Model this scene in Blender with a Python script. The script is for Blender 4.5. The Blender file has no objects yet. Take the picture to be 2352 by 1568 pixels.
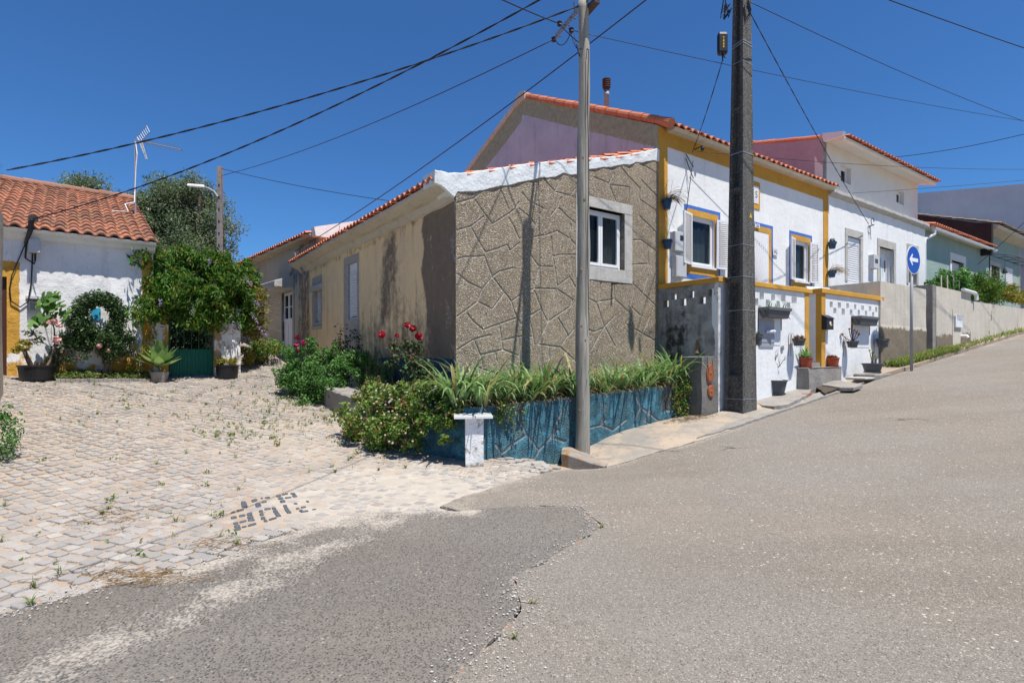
import bpy, math, random
import numpy as np
from mathutils import Vector, geometry
random.seed(7); rng = np.random.default_rng(7)
R_ = math.radians
C = bpy.context.scene.collection
# ---------------------------------------------------------------- camera, sky, sun, exposure
F, CX, CY, EYE = 1247.0, 1176.0, 815.0, 1.6
cam = bpy.data.cameras.new('camera'); camo = bpy.data.objects.new('camera', cam); C.objects.link(camo)
camo.location = (0, 0, EYE); camo.rotation_euler = (R_(90), 0, 0)
cam.sensor_width = 36; cam.lens = F/2352*36; cam.shift_y = (815-784)/2352
cam.clip_end = 3000; cam.clip_start = 0.05
sc = bpy.context.scene; sc.camera = camo
DS = (.8173, .5762); DT = (-.5762, .8173)       # street direction and the direction into the houses
SUN_EL = 69.5
sx, sy = .153*DS[0]-.988*DT[0], .153*DS[1]-.988*DT[1]
wd = bpy.data.worlds.new('World'); sc.world = wd; wd.use_nodes = True
wn = wd.node_tree.nodes; wl = wd.node_tree.links
bg = wn['Background']; sky = wn.new('ShaderNodeTexSky'); sky.sky_type = 'NISHITA'; sky.sun_disc = False
sky.sun_elevation = R_(SUN_EL); sky.sun_rotation = math.atan2(sx, sy)
sky.altitude = 300; sky.air_density = 1.0; sky.dust_density = 0.25; sky.ozone_density = 2.6
tn = wn.new('ShaderNodeMix'); tn.data_type = 'RGBA'; tn.blend_type = 'MULTIPLY'; tn.inputs[0].default_value = 1
tn.inputs[7].default_value = (.37, .71, 1.08, 1); wl.new(sky.outputs[0], tn.inputs[6]); wl.new(tn.outputs[2], bg.inputs[0]); bg.inputs[1].default_value = 0.082
sl = bpy.data.lights.new('sun', 'SUN'); sl.energy = 4.9; sl.angle = R_(.53); sl.color = (1, .95, .88)
so = bpy.data.objects.new('sun', sl); C.objects.link(so); so.location = (0, 0, 30)
ce = math.cos(R_(SUN_EL)); sv = Vector((sx*ce, sy*ce, math.sin(R_(SUN_EL))))
so.rotation_euler = sv.to_track_quat('Z', 'Y').to_euler()
sc.view_settings.view_transform = 'Standard'; sc.view_settings.look = 'None'
sc.view_settings.exposure = 0.52; sc.view_settings.gamma = 1
# ---------------------------------------------------------------- frames and picking
class Fr:
    def __init__(s, ox, oy, dx, dy): s.o = (ox, oy); s.d = (dx, dy)
    def p(s, a, b, z): return (s.o[0]+a*s.d[0]-b*s.d[1], s.o[1]+a*s.d[1]+b*s.d[0], z)
    def hit(s, u, b):                     # a where the ray of column u meets the plane b = const
        k = (u-CX)/F; ox, oy = s.o[0]-b*s.d[1], s.o[1]+b*s.d[0]
        a = (k*oy-ox)/(s.d[0]-k*s.d[1]); return a, oy+a*s.d[1]
    def at(s, u, v, b): a, Y = s.hit(u, b); return a, EYE-(v-CY)*Y/F
    def rect(s, u0, u1, v0, v1, b):       # v0, v1 (top, bottom) read at the middle column
        a0 = s.hit(u0, b)[0]; a1 = s.hit(u1, b)[0]; Y = s.hit((u0+u1)/2, b)[1]
        return a0, a1, EYE-(v1-CY)*Y/F, EYE-(v0-CY)*Y/F
M = Fr(0, 0, *DS)                         # a = along the street, b = depth behind
S = Fr(0, 0, DS[1], -DS[0])               # a = -depth, b = along the street: for walls facing left
def at(u, v, Y): return ((u-CX)/F*Y, Y, EYE-(v-CY)*Y/F)
def st(x, y): return x*DS[0]+y*DS[1], x*DT[0]+y*DT[1]
def sst(x): x = min(1, max(0, x)); return x*x*(3-2*x)
GX = np.array([-300, -60, -20, 0, 3, 4.3, 6, 7.9, 9, 10.7, 12.5, 14.5, 16.9, 19.4, 25, 31, 60, 120, 400.])
GZ = np.array([-3, -1.5, -.4, 0, 0, .02, .1, .23, .34, .5, .7, .95, 1.17, 1.42, 2.0, 2.62, 5.2, 8, 12.])
_fx = np.linspace(-300, 400, 7001); _fz = np.interp(_fx, GX, GZ)
_k = np.exp(-(np.arange(-12, 13)/6.)**2); _k /= _k.sum(); _fz = np.convolve(np.pad(_fz, 12, mode='edge'), _k, 'valid')
def TV(x, y):
    x = np.asarray(x, float); y = np.asarray(y, float)
    s = x*DS[0]+y*DS[1]; t = x*DT[0]+y*DT[1]
    g = np.interp(s, _fx, _fz)
    tt = np.minimum(t, 42.); q = np.clip((6.2-s)/1.6, 0, 1); q = q*q*(3-2*q)
    yard = .13*.5*np.log1p(np.exp(np.clip((tt-6.8)/.5, -30, 80)))*q
    dip = -.23*np.exp(-((s-5.9)/.9)**2-((t-6.5)/1.5)**2)
    tilt = .07*np.clip(.4-s, 0, 4)*np.clip((t-8)/5, 0, 1)*np.clip((20-t)/4, 0, 1)
    return g+yard+dip+tilt
def T(x, y): return float(TV(x, y))
def ground(u, v, h=0):
    k = (u-CX)/F; m = (v-CY)/F; Y = .6
    for i in range(6000):
        if EYE-m*Y <= T(k*Y, Y)+h: break
        Y += .02
    lo, hi = Y-.02, Y
    for i in range(20):
        mid = (lo+hi)/2
        if EYE-m*mid <= T(k*mid, mid)+h: hi = mid
        else: lo = mid
    return k*hi, hi
# ---------------------------------------------------------------- mesh builder
LOC = {}
class MB:
    def __init__(s): s.v = []; s.f = []; s.c = []; s.n = 0
    def add(s, V, Fc, c=(0, 0, 0)):
        V = np.asarray(V, float).reshape(-1, 3); c = np.asarray(c, float)
        if c.ndim == 1: c = np.tile(c, (len(V), 1))
        n = s.n; s.v.append(V); s.c.append(c); s.n += len(V)
        if isinstance(Fc, np.ndarray): s.f.extend((Fc+n).tolist())
        else: s.f.extend([tuple(i+n for i in f) for f in Fc])
        return s
    def box(s, fr, a0, a1, b0, b1, z0, z1, c=(0, 0, 0)):
        if a0 > a1: a0, a1 = a1, a0
        if b0 > b1: b0, b1 = b1, b0
        if z0 > z1: z0, z1 = z1, z0
        P = [fr.p(a, b, z) for z in (z0, z1) for a, b in ((a0, b0), (a1, b0), (a1, b1), (a0, b1))]
        return s.add(P, [(3, 2, 1, 0), (4, 5, 6, 7), (0, 1, 5, 4), (1, 2, 6, 5), (2, 3, 7, 6), (3, 0, 4, 7)], c)
    def prism(s, lo, hi, c=(0, 0, 0)):    # two matching rings of 3-D points
        n = len(lo); P = list(lo)+list(hi)
        return s.add(P, [tuple(range(n-1, -1, -1)), tuple(range(n, 2*n))]+[(i, (i+1) % n, n+(i+1) % n, n+i) for i in range(n)], c)
    def tube(s, pts, r, n=8, c=(0, 0, 0), cap=True):
        pts = [Vector(p) for p in pts]; m = len(pts)
        rs = r if hasattr(r, '__len__') else [r]*m
        V = []; up = None
        for i, p in enumerate(pts):
            d = (pts[min(i+1, m-1)]-pts[max(i-1, 0)]).normalized()
            if up is None: up = Vector((0, 0, 1)) if abs(d.z) < .9 else Vector((1, 0, 0))
            x = d.cross(up).normalized(); y = x.cross(d).normalized(); up = y
            for k in range(n):
                w = 2*math.pi*k/n; V.append(p+rs[i]*(math.cos(w)*x+math.sin(w)*y))
        fs = [(i*n+k, i*n+(k+1) % n, (i+1)*n+(k+1) % n, (i+1)*n+k) for i in range(m-1) for k in range(n)]
        if cap: fs += [tuple(range(n-1, -1, -1)), tuple((m-1)*n+k for k in range(n))]
        return s.add([tuple(v) for v in V], fs, c)
    def lathe(s, cpt, prof, n=20, c=(0, 0, 0), sq=0):
        V = []
        for r, z in prof:
            for k in range(n):
                w = 2*math.pi*k/n; V.append((cpt[0]+r*math.cos(w)*(1+sq), cpt[1]+r*math.sin(w), cpt[2]+z))
        m = len(prof)
        fs = [(i*n+k, i*n+(k+1) % n, (i+1)*n+(k+1) % n, (i+1)*n+k) for i in range(m-1) for k in range(n)]
        fs += [tuple(range(n-1, -1, -1)), tuple((m-1)*n+k for k in range(n))]
        return s.add(V, fs, c)
    def build(s, name, mat, parent=None, smooth=False, bevel=0, loc=None):
        me = bpy.data.meshes.new(name)
        V = np.concatenate(s.v) if s.v else np.zeros((0, 3))
        o0 = LOC.get(parent, (0, 0, 0)) if parent else (loc or (0, 0, 0))
        me.from_pydata((V-np.array(o0)).tolist(), [], s.f)
        at_ = me.attributes.new('m', 'FLOAT_COLOR', 'POINT')
        cc = np.concatenate(s.c) if s.c else np.zeros((0, 3))
        at_.data.foreach_set('color', np.column_stack([cc, np.ones(len(cc))]).astype(np.float32).ravel())
        if smooth: me.polygons.foreach_set('use_smooth', [True]*len(me.polygons))
        me.materials.append(mat); me.update()
        o = bpy.data.objects.new(name, me); C.objects.link(o)
        if parent: o.parent = parent
        elif loc: o.location = loc
        LOC[o] = o0
        if bevel:
            m = o.modifiers.new('bevel', 'BEVEL'); m.width = bevel; m.segments = 2; m.limit_method = 'ANGLE'; m.angle_limit = R_(50)
        return o
def tag(o, label, cat=None, group=None, kind=None):
    if label: o['label'] = label
    if cat: o['category'] = cat
    if group: o['group'] = group
    if kind: o['kind'] = kind
    return o
def thing(name, label, cat, loc=(0, 0, 0), group=None):
    o = bpy.data.objects.new(name, None); C.objects.link(o); o.location = loc; LOC[o] = tuple(loc)
    o.empty_display_size = .2
    return tag(o, label, cat, group)
def dup(o, loc=None, rz=0, sc_=None, label=None, parent=None):
    c = o.copy(); C.objects.link(c)
    if parent is not None: c.parent = parent
    else:
        c.location = loc; c.rotation_euler = (0, 0, rz)
        if sc_: c.scale = (sc_,)*3
        if label: c['label'] = label
    for ch in list(o.children): dup(ch, parent=c)
    return c
def structure(o): o['kind'] = 'structure'; return o
def jit(a, r): return a+random.uniform(-r, r)
# ---------------------------------------------------------------- materials
class NT:
    def __init__(s, name):
        s.m = bpy.data.materials.new(name); s.m.use_nodes = True; s.t = s.m.node_tree
        s.b = s.t.nodes['Principled BSDF']; s.geo = s.t.nodes.new('ShaderNodeNewGeometry'); s.P = s.geo.outputs['Position']
        s.at = None
    def nd(s, ty, pr=None, ins=None):
        n = s.t.nodes.new('ShaderNode'+ty)
        for k, v in (pr or {}).items(): setattr(n, k, v)
        for k, v in (ins or {}).items():
            i = n.inputs[k]
            if isinstance(v, bpy.types.NodeSocket): s.t.links.new(v, i)
            elif v is not None: i.default_value = v
        return n
    def attr(s):
        if not s.at:
            a = s.nd('Attribute', {'attribute_name': 'm'}); q = s.nd('SeparateColor', None, {0: a.outputs['Color']}); s.at = q.outputs
        return s.at
    def scl(s, v, k):
        k = k if hasattr(k, '__len__') else (k, k, k)
        return s.nd('VectorMath', {'operation': 'MULTIPLY'}, {0: v, 1: k}).outputs[0]
    def noise(s, sc=5., det=4., rough=.6, dist=0., vec=None, out=0): return s.nd('TexNoise', None, {'Vector': vec or s.P, 'Scale': sc, 'Detail': det, 'Roughness': rough, 'Distortion': dist}).outputs[out]
    def vor(s, sc=5., feat='F1', out='Distance', rnd=1., vec=None): return s.nd('TexVoronoi', {'feature': feat}, {'Vector': vec or s.P, 'Scale': sc, 'Randomness': rnd}).outputs[out]
    def ma(s, op, a, b=None, c=None, clamp=False): return s.nd('Math', {'operation': op, 'use_clamp': clamp}, {0: a, 1: b, 2: c}).outputs[0]
    def rng(s, v, a, b, c=0., d=1.): return s.nd('MapRange', None, {0: v, 1: a, 2: b, 3: c, 4: d}).outputs[0]
    def mix(s, f, a, b, bt='MIX'):
        f4 = lambda x: (*x, 1) if isinstance(x, tuple) and len(x) == 3 else x
        n = s.nd('Mix', {'data_type': 'RGBA', 'blend_type': bt}); n.clamp_factor = True
        for i, v in ((0, f), (6, f4(a)), (7, f4(b))):
            if isinstance(v, bpy.types.NodeSocket): s.t.links.new(v, n.inputs[i])
            else: n.inputs[i].default_value = v
        return n.outputs[2]
    def set(s, **k):
        for n, v in k.items():
            i = s.b.inputs[{'col': 'Base Color', 'rough': 'Roughness', 'metal': 'Metallic', 'nor': 'Normal', 'spec': 'Specular IOR Level', 'emis': 'Emission Strength'}[n]]
            if isinstance(v, bpy.types.NodeSocket): s.t.links.new(v, i)
            else: i.default_value = (*v, 1) if isinstance(v, tuple) and len(v) == 3 else v
        return s
    def bump(s, h, st=.3, d=.01): return s.nd('Bump', None, {'Strength': st, 'Distance': d, 'Height': h}).outputs[0]
def plaster(name, c1, c2=None, dirt=(.2, .17, .13), dirtk=.3, bump=.5, masks=(), scale=1.2, streak=.3, rough=.9, grain=45., edge=.25, soft=.08):
    n = NT(name); c2 = c2 or tuple(x*.85 for x in c1)
    big = n.noise(scale, 6, .65)
    col = n.mix(n.rng(big, .35, .65), c1, c2)
    sv_ = n.noise(1., 6, .7, 0, n.scl(n.P, (5, 5, .55)))
    col = n.mix(n.rng(sv_, .52, .75, 0, streak), col, dirt)
    sp = n.noise(9., 8, .75)
    col = n.mix(n.rng(sp, .56, .72, 0, dirtk), col, dirt)
    ed = n.noise(5., 8, .7)
    for i, mc in enumerate(masks):
        if mc is None: continue
        f = n.ma('ADD', n.attr()[i], n.ma('MULTIPLY', n.ma('SUBTRACT', ed, .5), edge*4))
        if i == 0: f = n.ma('ADD', f, n.ma('MULTIPLY', n.ma('SUBTRACT', sv_, .5), edge*2.2))
        f = n.rng(f, .5-(soft if i == 0 else .08), .5+(soft if i == 0 else .08), 0, mc[3] if len(mc) > 3 else 1.)
        col = n.mix(f, col, n.mix(n.rng(sp, .4, .65), mc[:3], tuple(x*.7 for x in mc[:3])))
    h = n.ma('ADD', n.ma('MULTIPLY', n.noise(grain, 3, .6), .4), n.noise(7., 5, .6))
    n.set(col=col, rough=rough, nor=n.bump(h, bump, .02), spec=.25)
    return n.m
def simple(name, c, rough=.5, metal=0., var=.15, sc=12., bump=.0, spec=.4):
    n = NT(name); f = n.noise(sc, 5, .6)
    n.set(col=n.mix(n.rng(f, .3, .7), c, tuple(x*(1-var) for x in c)), rough=rough, metal=metal, spec=spec)
    if bump: n.set(nor=n.bump(f, bump, .01))
    return n.m
def foliage(name, dark, light, alt=None, tr=.35, rough=.5):
    n = NT(name); A = n.attr()
    col = n.mix(A[0], dark, light)
    if alt: col = n.mix(n.rng(A[1], .80, .9), col, alt)
    d = n.b; n.set(col=col, rough=rough, spec=.3)
    t = n.nd('BsdfTranslucent', None, {0: n.mix(.5, col, n.mix(1., col, (1.3, 1.4, .5), 'MULTIPLY'))})
    ms = n.nd('MixShader', None, {0: tr, 1: d.outputs[0], 2: t.outputs[0]})
    n.t.links.new(ms.outputs[0], n.t.nodes['Material Output'].inputs[0])
    return n.m
MT = {}
MT['white'] = plaster('white_limewash', (.78, .79, .78), (.70, .715, .715), (.45, .42, .37), .28, .5, streak=.3)
MT['grime'] = plaster('grimy_concrete', (.20, .19, .175), (.14, .135, .125), (.05, .045, .04), .7, .9, streak=.5, scale=3)
MT['white_old'] = plaster('old_limewash', (.80, .80, .79), (.70, .70, .69), (.30, .28, .25), .5, .8, masks=((.62, .34, .06), (.33, .29, .24), (.42, .36, .28)), streak=.3, edge=.5)
MT['ochre'] = plaster('ochre_paint', (.60, .325, .055), (.50, .26, .045), (.28, .17, .07), .4, .5, streak=.4)
MT['ochre_old'] = plaster('worn_ochre_paint', (.62, .34, .06), (.66, .47, .2), (.55, .5, .42), .7, .5, streak=.35)
MT['bluep'] = plaster('blue_trim_paint', (.06, .17, .52), (.05, .14, .45), (.04, .08, .2), .2, .3)
MT['sidewall'] = plaster('stained_yellow_render', (.92, .68, .36), (.80, .585, .34), (.30, .24, .18), .22, .7, masks=((.15, .12, .095, .88), (.03, .09, .15, 1.), (.40, .38, .36, .9)), streak=.5, edge=.4, soft=.26)
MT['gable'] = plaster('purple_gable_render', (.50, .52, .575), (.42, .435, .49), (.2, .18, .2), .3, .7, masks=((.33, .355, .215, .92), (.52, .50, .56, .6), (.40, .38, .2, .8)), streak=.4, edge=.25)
MT['pink'] = plaster('mauve_render', (.44, .335, .365), (.38, .29, .325), (.62, .52, .53), .6, .5, streak=.15)
MT['dirty'] = plaster('blackened_limewash', (.40, .395, .385), (.20, .195, .19), (.05, .047, .043), .85, 1.2, masks=((.022, .02, .018, .92), (.75, .75, .73), None), streak=.7, edge=.6, soft=.25, scale=3.5)
MT['farwall'] = plaster('grey_ochre_render', (.50, .43, .32), (.42, .37, .29), (.2, .18, .16), .35, .6, masks=((.14, .13, .12, .8), None, None), streak=.4)
MT['cream'] = plaster('cream_render', (.74, .71, .66), (.68, .65, .61), (.4, .36, .3), .1, .2, streak=.08)
MT['beige'] = plaster('beige_cement_render', (.56, .515, .43), (.49, .45, .38), (.25, .2, .14), .3, .5, masks=((.22, .18, .13, 1.), None, None), streak=.4, edge=.4)
MT['green'] = plaster('pale_green_render', (.31, .41, .365), (.27, .36, .33), (.16, .19, .16), .45, 1.0, streak=.25)
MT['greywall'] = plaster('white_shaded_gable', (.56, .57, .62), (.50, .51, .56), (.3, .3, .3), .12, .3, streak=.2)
MT['blackwall'] = plaster('black_tarred_render', (.030, .030, .032), (.022, .022, .022), (.12, .11, .1), .2, .8, streak=.2)
MT['stone'] = plaster('limestone', (.50, .48, .44), (.42, .41, .38), (.16, .14, .12), .6, .8, streak=.3, scale=4)
MT['mortar'] = plaster('white_verge_mortar', (.72, .75, .76), (.66, .69, .70), (.36, .34, .3), .15, .9, streak=.12, grain=20)
MT['soffit'] = plaster('eave_mortar', (.60, .55, .46), (.52, .47, .38), (.25, .21, .15), .5, .9, streak=.35)
MT['conc'] = plaster('weathered_concrete', (.30, .28, .25), (.24, .22, .2), (.08, .07, .06), .6, .9, masks=((.40, .20, .06), None, None), streak=.4, scale=3)
MT['iron'] = simple('painted_iron', (.03, .035, .04), .5)
MT['flue'] = simple('zinc_flue', (.26, .31, .38), .6, 0, .3, 6)
MT['steel'] = simple('galvanised_steel', (.36, .38, .40), .55, .35, .3, 30)
MT['pvc'] = simple('white_upvc', (.78, .79, .80), .35, 0, .05, 3)
MT['shutter'] = simple('white_aluminium_slats', (.76, .77, .78), .4, 0, .05, 3)
MT['plastic'] = simple('dark_grey_plastic', (.095, .10, .11), .5, 0, .25, 4)
MT['plasticlace'] = simple('grey_embossed_plastic', (.22, .225, .23), .5, 0, .7, 120)
MT['black'] = simple('black_plastic', (.012, .012, .014), .45)
MT['terra'] = simple('terracotta_plastic', (.42, .075, .03), .45, 0, .25, 5)
MT['bluepot'] = simple('blue_pot', (.012, .07, .16), .4, 0, .3, 5)
MT['greybox'] = simple('grey_meter_cabinet', (.52, .53, .54), .5, 0, .08, 6)
MT['soil'] = simple('planter_soil', (.10, .075, .055), .95, 0, .5, 25, .8)
MT['brown'] = simple('brown_door_paint', (.07, .025, .015), .5)
MT['signblue'] = simple('blue_reflective_sheet', (.012, .07, .38), .35, 0, .05)
MT['signwhite'] = simple('white_reflective_sheet', (.80, .80, .80), .4, 0, .03)
MT['lid'] = simple('rust_red_cover', (.36, .12, .05), .7, 0, .35, 12, .4)
MT['yellow'] = simple('yellow_print', (.7, .45, .03), .5)
MT['fabric'] = simple('sheer_curtain', (.80, .81, .82), .8, 0, .12, 25)
MT['dead'] = simple('dry_plant_matter', (.30, .2, .1), .9, 0, .5, 8)
MT['bark'] = simple('grey_bark', (.14, .11, .085), .9, 0, .4, 20, .8)
MT['rosered'] = simple('red_petals', (.45, .008, .025), .6, 0, .5, 40)
MT['magenta'] = simple('magenta_petals', (.40, .01, .11), .6, 0, .4, 40)
MT['rosepink'] = simple('pink_petals', (.72, .42, .38), .6, 0, .2, 40)
MT['turq'] = simple('turquoise_tile', (.04, .38, .6), .3, 0, .3, 14)
MT['ink'] = simple('blue_ink', (.04, .09, .4), .5)
MT['tilew'] = simple('glazed_white_tile', (.72, .73, .72), .2, 0, .1)
MT['clover'] = simple('faded_clover_heads', (.55, .42, .34), .8, 0, .4, 30)
n = NT('window_glass'); n.set(col=(.015, .018, .02), rough=.04, spec=.6); tb0 = n.nd('BsdfTransparent', None, {0: (.75, .8, .8, 1)}); ms0 = n.nd('MixShader', None, {0: .6, 1: n.b.outputs[0], 2: tb0.outputs[0]}); n.t.links.new(ms0.outputs[0], n.t.nodes['Material Output'].inputs[0]); MT['glass'] = n.m
MT['room'] = simple('unlit_room', (.05, .048, .045), .9)
n = NT('frosted_glass'); n.set(col=(.25, .38, .36), rough=.25); MT['frost'] = n.m
# roof tiles: colour per tile, lichen
def tiles(name, c1, c2, lichen, lk):
    n = NT(name); A = n.attr()
    col = n.mix(A[0], c1, c2); col = n.mix(n.rng(n.noise(14, 6, .7), .45, .7, 0, .5), col, tuple(x*.45 for x in c2))
    col = n.mix(n.rng(n.noise(6, 8, .8), 1-.42*lk-.1, 1-.38*lk, 0, .85), col, lichen)
    n.set(col=col, rough=.85, nor=n.bump(n.noise(60, 4), .4, .01)); return n.m
MT['tile_old'] = tiles('weathered_roof_tile', (.46, .17, .085), (.27, .11, .065), (.20, .17, .13), 1.05)
MT['tile_old2'] = tiles('lichened_roof_tile', (.42, .16, .09), (.17, .075, .052), (.33, .19, .075), .98)
MT['tile_new'] = tiles('new_roof_tile', (.60, .20, .10), (.46, .14, .07), (.30, .2, .14), .8)
MT['tile_brown'] = tiles('brown_roof_tile', (.20, .14, .10), (.13, .10, .08), (.3, .27, .2), 1.0)
# pebble-dash with mortar joints (m.r = joint)
def pebble(name, c1, c2, light, joint, blue=None):
    n = NT(name); A = n.attr()
    big = n.noise(1.6, 5, .6); cell = n.nd('TexVoronoi', None, {'Vector': n.P, 'Scale': 62.}); cc = n.nd('SeparateColor', None, {0: cell.outputs['Color']}).outputs
    col = n.mix(n.rng(big, .35, .65), c1, c2)
    col = n.mix(n.rng(cc[0], .72, .95, 0, .9), col, light)
    col = n.mix(n.rng(cc[1], .7, 1., 0, .8), col, tuple(x*.35 for x in c1))
    if blue:
        wear = n.noise(2.6, 10, .78); col = n.mix(n.rng(wear, .42, .60), n.mix(n.rng(n.noise(5, 6, .7), .35, .6), blue, tuple(x*.3 for x in blue)), n.mix(.65, col, tuple(x*.45 for x in blue)))
        col = n.mix(n.rng(n.noise(16, 6, .8), .6, .7, 0, .8), col, (.05, .06, .07))
    else:
        col = n.mix(n.rng(n.noise(3, 6, .7), .55, .75, 0, .5), col, (.33, .24, .13))
    jf = n.rng(n.ma('ADD', A[0], n.ma('MULTIPLY', n.ma('SUBTRACT', n.noise(22, 4), .5), .5)), .42, .62)
    col = n.mix(jf, col, n.mix(n.rng(n.noise(8, 5), .35, .65), joint, tuple(x*.65 for x in joint)))
    col = n.mix(n.rng(A[1], .3, .8), col, (.16, .15, .13))
    h = n.ma('ADD', n.ma('MULTIPLY', cell.outputs['Distance'], n.ma('SUBTRACT', 1., n.ma('MULTIPLY', jf, .8))), n.ma('MULTIPLY', n.noise(25, 4), .8))
    n.set(col=col, rough=.92, nor=n.bump(h, .9, .022), spec=.2); return n.m
MT['pebble'] = pebble('brown_pebble_dash', (.35, .29, .21), (.25, .205, .15), (.62, .54, .44), (.46, .43, .37))
MT['bluewall'] = pebble('blue_painted_pebble_dash', (.16, .15, .13), (.12, .12, .11), (.12, .27, .36), (.19, .22, .23), (.11, .33, .43))
# asphalt
def asphalt(name, base, lightc, darkc, sc_, lk, dk, dustc, second=None, big=.90):
    n = NT(name); A = n.attr()
    v1 = n.nd('TexVoronoi', None, {'Vector': n.P, 'Scale': sc_}); c1 = n.nd('SeparateColor', None, {0: v1.outputs['Color']}).outputs
    v2 = n.nd('TexVoronoi', None, {'Vector': n.P, 'Scale': sc_*.45}); c2 = n.nd('SeparateColor', None, {0: v2.outputs['Color']}).outputs
    col = n.mix(n.rng(n.noise(.9, 6, .65), .35, .65), base, tuple(x*.86 for x in base))
    mp = n.nd('Mapping', None, {0: n.P, 2: (0, 0, R_(-35.2)), 3: (.10, 1.1, 1)}).outputs[0]; ln = n.noise(1., 5, .6, 0, mp); col = n.mix(n.rng(ln, .42, .6), tuple(x*.78 for x in base), col)
    col = n.mix(n.rng(n.noise(.35, 4, .5), .4, .65, 0, .7), col, second or tuple(x*1.12 for x in base))
    gap = n.rng(v1.outputs['Distance'], .60, .30); patchy = n.rng(n.noise(2.3, 5, .6), .35, .65, .55, 1.)
    col = n.mix(n.ma('MULTIPLY', n.ma('MULTIPLY', n.rng(c1[0], 1-lk, 1.), gap), patchy), col, lightc)
    col = n.mix(n.ma('MULTIPLY', n.rng(c1[1], 1-dk, min(1., 1.25-dk)), gap), col, darkc)
    col = n.mix(n.rng(n.noise(1.1, 8, .75), .60, .70, 0, .35), col, tuple(x*.45 for x in base))
    v3 = n.nd('TexVoronoi', None, {'Vector': n.P, 'Scale': sc_*2.3}); c3 = n.nd('SeparateColor', None, {0: v3.outputs['Color']}).outputs
    col = n.mix(n.rng(c3[0], .0, 1., 0, .35), col, n.mix(c3[1], darkc, lightc))
    col = n.mix(n.ma('MULTIPLY', n.rng(c2[2], big, big+.03), n.rng(v2.outputs['Distance'], .42, .3)), col, lightc)
    dn = n.ma('ADD', A[0], n.ma('MULTIPLY', n.ma('SUBTRACT', n.noise(1.7, 10, .78), .5), 2.2))
    dn = n.ma('SUBTRACT', dn, n.ma('MULTIPLY', n.rng(c1[1], 1-dk, 1-dk+.08), .22))
    col = n.mix(n.rng(dn, .45, .95, 0, .93), col, dustc)
    ck = n.nd('TexVoronoi', {'feature': 'DISTANCE_TO_EDGE'}, {'Vector': n.nd('VectorMath', {'operation': 'ADD'}, {0: n.P, 1: n.scl(n.noise(2.5, 6, .6, 0, None, 1), .5)}).outputs[0], 'Scale': .33}).outputs[0]
    ckf = n.ma('MULTIPLY', n.rng(ck, .004, .0015), n.rng(n.noise(.5, 2), .60, .64))
    col = n.mix(ckf, col, (.07, .06, .05))
    col = n.mix(n.rng(n.ma('ADD', A[1], n.ma('MULTIPLY', n.ma('SUBTRACT', n.noise(9, 6), .5), .8)), .5, .62), col, (.36, .17, .09))
    h = n.ma('ADD', n.ma('ADD', n.ma('MULTIPLY', v1.outputs['Distance'], -.7), n.ma('MULTIPLY', v2.outputs['Distance'], -.5)), n.ma('MULTIPLY', n.noise(130, 3), .7))
    h = n.ma('SUBTRACT', h, n.ma('MULTIPLY', ckf, 2.))
    n.set(col=col, rough=.9, nor=n.bump(h, .8, .008), spec=.2); return n.m
MT['road'] = asphalt('worn_grey_asphalt', (.222, .193, .160), (.50, .445, .37), (.07, .06, .05), 84, .42, .36, (.37, .315, .25), (.205, .195, .178), .95)
MT['patch'] = asphalt('old_dark_asphalt', (.205, .178, .15), (.36, .315, .265), (.04, .044, .048), 72, .15, .66, (.44, .395, .335), (.175, .165, .15), .975)
def sandmat():
    n = NT('sandy_soil'); A = n.attr()
    col = n.mix(n.rng(n.noise(1.3, 6), .35, .65), (.32, .25, .19), (.37, .295, .23))
    f = n.rng(n.ma('ADD', A[0], n.ma('MULTIPLY', n.ma('SUBTRACT', n.noise(2.2, 8, .7), .5), 1.3)), .35, .75)
    col = n.mix(f, col, n.mix(n.rng(n.noise(5, 6), .35, .65), (.455, .405, .34), (.37, .33, .28)))
    col = n.mix(n.rng(n.noise(40, 5, .8), .62, .72, 0, .5), col, (.14, .1, .07))
    col = n.mix(A[2], col, n.mix(n.rng(n.noise(.3, 6), .4, .6), (.11, .12, .05), (.22, .18, .1)))
    n.set(col=col, rough=.95, nor=n.bump(n.ma('ADD', n.noise(60, 6, .8), n.noise(12, 4)), .45, .012), spec=.15); return n.m
MT['sand'] = sandmat()
def pavemat():
    n = NT('sand_covered_cement'); A = n.attr()
    col = n.mix(n.rng(n.noise(1.8, 8, .7), .42, .6), (.25, .235, .21), (.40, .32, .24)); col = n.mix(n.rng(n.noise(7, 7, .7), .55, .7, 0, .7), col, (.17, .15, .13))
    col = n.mix(n.rng(A[0], .3, 1., 0, .5), col, (.42, .36, .29)); n.set(col=col, rough=.95, nor=n.bump(n.ma('ADD', n.noise(50, 6, .8), n.noise(9, 5)), .6, .015), spec=.15); return n.m
MT['pave'] = pavemat()
def cobblemat():
    n = NT('limestone_cobble'); A = n.attr()
    col = n.mix(A[0], (.27, .26, .245), (.38, .355, .325)); col = n.mix(n.rng(A[1], .92, .98, 0, .8), col, (.46, .43, .38)); col = n.mix(n.rng(A[1], .10, .03, 0, .7), col, (.29, .235, .19))
    col = n.mix(n.rng(n.noise(30, 6, .75), .52, .68, 0, .5), col, (.16, .15, .14))
    col = n.mix(n.rng(n.noise(11, 6, .7), .5, .62, 0, .6), col, (.36, .285, .215))
    n.set(col=col, rough=.75, nor=n.bump(n.noise(45, 6, .7), .6, .01), spec=.3); return n.m
MT['cobble'] = cobblemat()
MT['basalt'] = simple('dark_basalt_cube', (.10, .115, .135), .7, 0, .4, 30, .5)
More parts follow.
